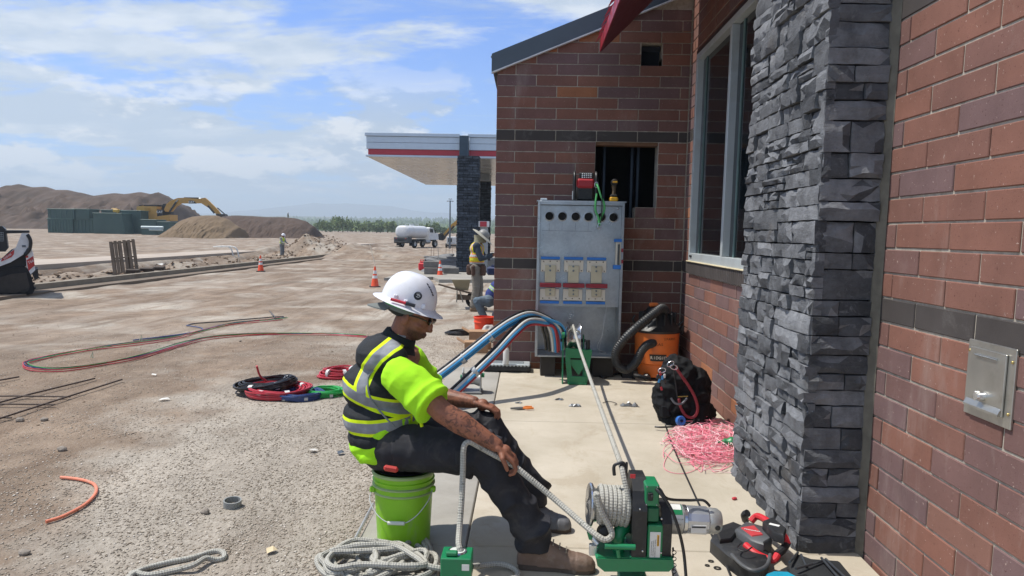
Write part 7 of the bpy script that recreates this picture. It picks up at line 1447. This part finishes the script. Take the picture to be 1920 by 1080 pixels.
# ================================================================== SMALL THINGS ON THE SLAB
q = S(980, 768); PLr = T('pliers', 'orange handled pliers lying open on the slab', 'pliers', q, .25); 
O('jaws', MB().prism([(-.11, -.006), (-.05, -.018), (-.0, -.016), (.012, 0), (-.0, .018), (-.05, .014), (-.11, .002)], .008, .022), mat('pliers_steel', '#76777a', .4, .6), PLr, sm=30)
for s_ in (-1, 1): O('grip', MB().tube([(.0, s_ * .010, .015), (.04, s_ * .028, .016), (.09, s_ * .026, .016)], [.008, .010, .009], 8, sm=4), mat('grip_orange', '#d07430', .5), PLr)
M_FOIL = mat('foil', '#8b8d8f', .35, .6, var=.3, vs=60)
def crumple(px, py, w_, label, m=M_FOIL, seed=0):
    r_ = random.Random(seed); b = MB(); n = 6
    vs = [(w_ * (i / n - .5) + r_.uniform(-.01, .01), w_ * .45 * (j / 4 - .5) + r_.uniform(-.01, .01), .004 + r_.uniform(0, w_ * .22) * (0 < i < n and 0 < j < 4)) for j in range(5) for i in range(n + 1)]
    O('crumpled_tape', b.add(vs, [(j * (n + 1) + i, j * (n + 1) + i + 1, (j + 1) * (n + 1) + i + 1, (j + 1) * (n + 1) + i) for j in range(4) for i in range(n)]), m, loc=S(px, py), label=label, cat='scrap', sm=None)
crumple(1180, 761, .16, 'largest silver crumple of tape, right of the taut rope', seed=1); crumple(1078, 762, .10, 'silver crumple of tape just left of the taut rope', seed=2); crumple(1048, 750, .07, 'small grey folded scrap farthest left of the taut rope', seed=3); crumple(972, 756, .06, 'tiny silver scrap beside the pliers', seed=5)
O('wire_hook', MB().tube([S(x, y) + Vector((0, 0, .008)) for x, y in ((1130, 757), (1142, 754), (1156, 758), (1152, 761))], .003, 5, sm=3), M_BP, label='bent black wire on the slab by the silver tape', cat='wire')
q = S(1377, 937); O('red_scrap', MB().box((0, 0, .008), (.03, .02, .014), .004), MC['red'], loc=q, rot=(0, 0, .5), label='small red scrap on the slab by the stone pier', cat='scrap')
# roller stand under the bundles
r0 = S(884, 737); RS = T('cable_roller', 'grey cast cable roller stand under the cable bundles at the slab edge', 'cable roller', r0)
zr = P(884, 690, r0.y).z - r0.z
O('saddle', MB().lathe([(.03, -.07), (.065, -.07), (.045, -.02), (.045, .02), (.065, .07), (.03, .07)], (0, .05, .12), (1, .2, 0), 20), M_CAST, RS, sm=40)
for sx in (-1, 1): O('cheek', MB().prismX([(-.05, 0), (-.02, 0), (.0, .04), (.08, .04), (.11, 0), (.14, 0), (.11, .20), (.05, .24), (-.02, .2)], sx * .085 - .005, sx * .085 + .005), M_CAST, RS, sm=None)
O('green_knob', MB().cyl((-.11, .03, .15), (-.09, .03, .15), .02, n=10).cyl((.09, .03, .17), (.12, .03, .17), .022, n=10), M_GRN, RS); O('base', MB().box((0, .04, .012), (.20, .2, .016), .003), mat('base_grey', '#7c7d7d', .5, .3), RS)
q = S(952, 688); OG = T('organiser_case', 'flat black parts case with clear lid at the foot of the brick wall', 'parts case', (q.x, 8.13, slabz(8.13))); 
O('tray', MB().box((0, 0, .035), (.52, .24, .065), .012), M_BP, OG); O('clear_lid', MB().box((0, 0, .078), (.50, .23, .018), .006), mat('clear_lid', '#aeb4b5', .15, spec=.7), OG)
b = MB()
for i in range(13): b.box((-.235 + i * .039, -.118, .075), (.02, .02, .022), .004)
O('lid_tab', b, mat('clear_lid', ''), OG, kind='stuff'); O('contents', MB().box((.1, .0, .09), (.16, .1, .012), .004).box((-.12, .02, .09), (.12, .12, .010), .004), mat('contents_grey', '#7f8588', .4, .3), OG)
q = P(949, 667, 8.05); O('spray_can', MB().lathe([(0, 0), (.032, .0), (.033, .006), (.033, .16), (.022, .178), (.018, .18), (.018, .205), (.0, .207)], n=20), mat('spray_white', '#c5c3bd', .35), loc=(q.x, 8.02, slabz(8.02) + .09), label='white and grey spray can standing on the parts case', cat='spray can')
# things on the dirt beyond the slab corner
def onG(px, py): return G(px, py)
q = onG(907, 640); OB = T('orange_bucket', 'orange bucket at the brick corner with a dusty plastic sack in it', 'bucket', q)
O('pail', MB().lathe([(0, .01), (.125, .0), (.150, .35), (.157, .352), (.157, .372), (.150, .374), (.13, .05), (0, .03)], n=30), mat('bucket_orange', '#e2492a', .45), OB, sm=35); O('rib', MB().lathe([(.146, .29), (.155, .292), (.155, .302), (.147, .306)], n=30), mat('bucket_orange', ''), OB, sm=35)
b = MB(); b.ell((.08, -.13, .12), (.12, .08, .15), 14, 9); b.ell((.03, -.14, .04), (.13, .09, .07), 14, 9); me = remesh(b, .012, 1, .5, 'sack'); displace(me, lambda p, n: .018 * (1 - abs(noise.noise(p * 13)) * 2.5)); O('plastic_sack', me, mat('sack_white', '#b9b6b0', .45), OB)
M_CB2 = mat('cardboard', '#a08163', .85, var=.12)
def cbox(px, py, w_, d_, h_, label, rz=0.1, z=0):
    q = onG(px, py); q.z += z; t = T('cardboard_box', label, 'cardboard box', q, rz, 'cardboard boxes by the slab corner'); b = MB(); b.box((0, d_ / 2, h_ / 2), (w_, d_, h_), 0); O('carton', b, M_CB2, t, sm=None)
    O('flap', MB().box((-w_ / 2 - .05, d_ / 2, h_ + .01), (.12, d_, .005), rot=(0, .5, 0)).box((w_ / 2 + .05, d_ / 2, h_ + .01), (.12, d_, .005), rot=(0, -.5, 0)), M_CB2, t, sm=None)
cbox(893, 662, .30, .22, .14, 'nearer open cardboard box by the slab corner behind the cables'); cbox(900, 655, .30, .24, .24, 'taller cardboard box standing behind the open one', .05)
q = onG(862, 627); CK = T('black_cable_coil', 'low coil of black cable on the gravel left of the orange bucket', 'cable coil', q)
def coil(parent, r, n, m, cr=.008, thick=.05, seed=0, tilt=(0, 0, 0), sx=1.0, c=(0, 0, 0), name='windings', lift=.0):
    r_ = random.Random(seed); b = MB(); R = Euler(tilt).to_matrix(); c = Vector(c)
    for k_ in range(n):
        rr = r + r_.uniform(-.5, .5) * thick; z_ = cr + r_.uniform(0, thick); ph = r_.uniform(0, 6); ax_, az_ = r_.uniform(-.02, .02), r_.uniform(-.012, .012); pts = []
        for i in range(22): a = 2 * pi * i / 22; pts.append(c + R @ Vector((rr * sx * cos(a) + ax_, rr * sin(a) + az_, z_ + .008 * sin(a * 2 + ph))))
        b.tube(pts, cr, 6, closed=True)
    return O(name, b, m, parent, sm=60)
coil(CK, .16, 7, MC['black'], .01, .05, 1, sx=1.25)
q = onG(875, 578); WB = T('wheelbarrow', 'tan tray wheelbarrow tipped forward on the dirt left of the standing man', 'wheelbarrow', q, 0.0); 
def WP(px, py, dy=0): return P(px, py, q.y + dy) - q
O('tray', MB().add([WP(847, 525, -.3), WP(882, 525, -.3), WP(878, 545, -.2), WP(855, 543, -.2), WP(847, 524, .35), WP(882, 524, .35), WP(878, 544, .25), WP(855, 542, .25)], [(0, 1, 2, 3)[::-1], (4, 5, 6, 7), (0, 3, 7, 4), (1, 5, 6, 2), (3, 2, 6, 7)]), mat('tray_tan', '#8f8770', .6, var=.15), WB, sm=None)
for dy in (-.25, .25): O('handle', MB().tube([WP(822, 533, dy), WP(850, 541, dy), WP(884, 550, dy)], .02, 8), mat('handle_wood', '#5a4c40', .8), WB)
for x0, x1 in ((857, 856), (862, 868)): O('leg', MB().tube([WP(x0, 545, -.2), WP(x1, 567, -.2)], .014, 6), mat('leg_grey', '#8f8b80', .5), WB); 
O('wheel', MB().lathe([(.10, -.03), (.17, -.03), (.18, 0), (.17, .03), (.10, .03)], (WP(888, 560).x, .05, .18), (0, 1, 0), 20), M_TY, WB)
O('brace_board', MB().prismY([(WP(858, 550).x, WP(858, 550).z), (WP(884, 553).x, WP(884, 553).z), (WP(884, 561).x, WP(884, 561).z), (WP(858, 561).x, WP(858, 561).z)], -.19, -.16), mat('handle_wood', ''), WB, sm=None)
q = onG(918, 560); O('blue_case', MB().box((0, 0, .0), (.34, .3, .18), .03).box((0, 0, .11), (.16, .04, .05), .01), mat('case_blue', '#232f55', .5), loc=P(928, 508, 16.5), label='dark blue tool case peeking out behind the wall corner', cat='tool case')
# ================================================================== ON THE DIRT LEFT
def gcable(name, pxs, col, r=.0075, par=None, dz=.008, **k): return O(name, MB().tube([G(x, y) + Vector((0, 0, dz)) for x, y in pxs], r, 6, sm=7), MC[col], par, sm=60, **k)
LC = T('laid_out_cables', 'long thin red, black and green cables laid in a wide loop over the dirt', 'cables', (0, 0, 0))
base_ = [(690, 633), (640, 630), (560, 628), (480, 629), (400, 635), (340, 648), (270, 670), (200, 684), (120, 695), (60, 694), (44, 686), (55, 679), (110, 668), (180, 655), (260, 645), (330, 634), (375, 622), (430, 610), (500, 602), (528, 598)]
for i, (col, dx, dy) in enumerate((('red', 0, 2.0), ('darkblue', 4, -1.0), ('black', 8, -2.5), ('red', -2, 0.5), ('green', 10, -.5))):
    r_ = random.Random(i); gcable('strand', [(x + dx * (1 if j > 8 else -.2) + r_.uniform(-3, 3), y + dy * (.6 if j < 4 else 1) + r_.uniform(-1.2, 1.2)) for j, (x, y) in enumerate(base_)], col, .0058 if col != 'green' else .004, LC, .012 + .004 * i)
gcable('strand', [(350, 612), (365, 608), (420, 604), (450, 601), (510, 596), (532, 595)], 'black', .009, LC, .014); gcable('strand', [(350, 612), (378, 617), (372, 623), (330, 630), (250, 640)], 'darkblue', .009, LC, .016)
gcable('strand', [(505, 588), (512, 595), (516, 601)], 'black', .008, LC, .05)
for (x, y) in ((262, 642), (170, 675)): O('white_tie', MB().tube([G(x, y) + Vector((0, 0, .03)), G(x, y) + Vector((.03, 0, .10)), G(x + 4, y) + Vector((0, 0, .02))], .006, 5), mat('tie_pale', '#b9c7ae', .6), LC)
M_WT = mat('white_tape', '#c9c9c6', .5)
def cset(px, py, r, n, col, label, seed, tilt=(0, 0, 0), sx=1.0, zc=0.0, cr=.010, th=.045, dy=.25):
    q = G(px, py); q += Vector((0, dy, zc)); t = T('cable_coil', label, 'cable coil', q, 0, 'coloured cable coils on the dirt'); coil(t, r, n, MC[col], cr, th, seed, tilt, sx)
    R = Euler(tilt).to_matrix()
    for a in (-2.0, -1.0, .7): O('tape_wrap', MB().cyl(R @ Vector((r * sx * cos(a - .09), r * sin(a - .09), th * .6)), R @ Vector((r * sx * cos(a + .09), r * sin(a + .09), th * .6)), th * .42 + cr, n=12), M_WT, t)
    return t
cset(545, 757, .18, 20, 'darkblue', 'blue cable coil lying under the red and black ones', 3, sx=1.05)
cset(596, 752, .14, 12, 'green', 'bright green cable coil, rightmost of the overlapping coils', 4, sx=1.1)
t = cset(505, 754, .19, 24, 'red', 'red cable coil in the middle of the overlapping coils', 5, sx=1.3, zc=.02, tilt=(0.06, 0, 0), th=.07, cr=.008)
O('tail', MB().tube([Vector((-.15, .1, .1)), Vector((-.19, .05, .16)), Vector((-.20, .0, .26))], .010, 8, sm=4), MC['red'], t)
cset(486, 748, .15, 22, 'black', 'black cable coil lying on top of the red one, leftmost', 6, sx=1.6, zc=.055, tilt=(.08, -.12, .1), dy=.20, th=.075, cr=.008)
cset(624, 715, .15, 15, 'red', 'separate red cable coil behind the worker back', 7, sx=1.1, th=.09); cset(664, 716, .14, 10, 'black', 'dark grey cable coil half hidden by the worker back', 8, dy=.2)
# rebar mat, orange duct, coupling, laths, stones
RB = T('rebar_mat', 'rusty rebar mat lying on the dirt at the left edge', 'rebar', (0, 0, 0)); M_RBR = mat('rebar_rust', '#4a3d36', .75, var=.3, vs=20)
for i, (x0, y0, x1, y1) in enumerate(((-60, 775, 178, 714), (-40, 805, 229, 716), (-80, 748, 132, 749), (-80, 764, 102, 764), (-60, 730, 36, 711), (-60, 789, 22, 789))): O('bar', MB().tube([G(x0, y0) + Vector((0, 0, .02 + .012 * (i % 2))), G((x0 + x1) / 2, (y0 + y1) / 2) + Vector((0, 0, .03)), G(x1, y1) + Vector((0, 0, .025))], .008, 6), M_RBR, RB)
O('orange_duct', MB().tube([G(x, y) + Vector((0, 0, .014)) for x, y in ((86, 983), (120, 972), (160, 950), (180, 928), (176, 912), (150, 903), (114, 899))], .0095, 10, sm=6), mat('duct_orange', '#d47a5c', .5, dirt='#b39a86', da=.5, ds=20), label='curved piece of orange duct lying on the gravel', cat='duct')
q = G(436, 950); O('conduit_coupling', MB().lathe([(.050, 0), (.050, .042), (.043, .042), (.043, .004)], n=26), mat('pvc_grey', '#8a8c89', .6), loc=q, rot=(.1, .05, 0), label='short grey plastic conduit ring on the gravel', cat='pipe ring')
sp_ = [Gz(663, 1017, slabz(3.5) + .02), Gz(700, 945, slabz(4) + .02)]; sp_[1] = sp_[0] + (sp_[1] - sp_[0]) * 1.0
O('steel_tube', MB().tube(sp_, .009, 8), mat('tube_bright', '#b6b5b0', .3, .6), label='thin bright steel tube along the slab edge behind the bucket', cat='tube')
def litter(px, py, w_, m, label, cat, nm, seed):
    r_ = random.Random(seed); b = MB(); b.add([(-w_, -.01, .004), (0, -.015, .012), (w_, 0, .005), (w_ * .6, .03, .018), (-w_ * .5, .035, .012)], [(0, 1, 3, 4), (1, 2, 3)]); O(nm, b, m, loc=G(px, py) + Vector((0, 0, .008)), rot=(0, 0, r_.uniform(0, 3)), label=label, cat=cat, sm=None)
litter(308, 752, .05, mat('scrap_white', ''), 'white scrap on the dirt left of the cable coils', 'scrap', 'paper_scrap', 1); litter(588, 847, .035, mat('scrap_white', ''), 'small white scrap on the gravel behind the worker', 'scrap', 'paper_scrap', 2); litter(510, 1038, .03, mat('scrap_tan', '#c9b795', .8), 'cream chip on the gravel near the rope heap', 'scrap', 'wood_chip', 3); litter(640, 853, .03, mat('scrap_blue', '#3c4650', .6), 'dark flat scrap on the gravel by the vest hem', 'scrap', 'dark_scrap', 4); litter(291, 705, .03, mat('scrap_white', ''), 'pale sliver on the dirt below the laid cables', 'scrap', 'paper_scrap', 5)
M_STN = mat('field_stone', '#837a70', .9, var=.2, vs=30)
for i, (px, py, r_) in enumerate(((116, 845, .035), (47, 1040, .03), (384, 963, .028), (38, 790, .035), (84, 716 + 73, .03), (450, 641, .02))):
    me = MB().ell((0, 0, 0), (r_, r_ * .8, r_ * .6), 9, 6); me = me.mesh('stone'); displace(me, lambda p, n: .010 * noise.noise(p * 30 + Vector((i, 0, 0))))
    O('loose_stone', me, M_STN, loc=G(px, py) + Vector((0, 0, .012)), label=('fist sized stone left of the orange duct', 'grey stone near the bottom left corner', 'stone left of the grey conduit ring', 'flat stone at the left edge under the rebar', 'dark stone at the tip of the rebar mat', 'pebble between the two cable runs')[i], cat='stone', group='loose stones', sm=None)
# ================================================================== HAZE
hb = MB().box((0, 3400, 117), (12400, 8800, 280)); hm = bpy.data.materials.new('haze_air'); hm.use_nodes = True; hn = hm.node_tree.nodes; hn.clear()
hv = hn.new('ShaderNodeVolumePrincipled'); hv.inputs['Density'].default_value = 0.00038; hv.inputs['Color'].default_value = (0.78, 0.90, 1.0, 1); hv.inputs['Anisotropy'].default_value = 0.2
ho = hn.new('ShaderNodeOutputMaterial'); hm.node_tree.links.new(hv.outputs[0], ho.inputs['Volume'])
O('haze', hb, hm, kind='stuff', sm=None)
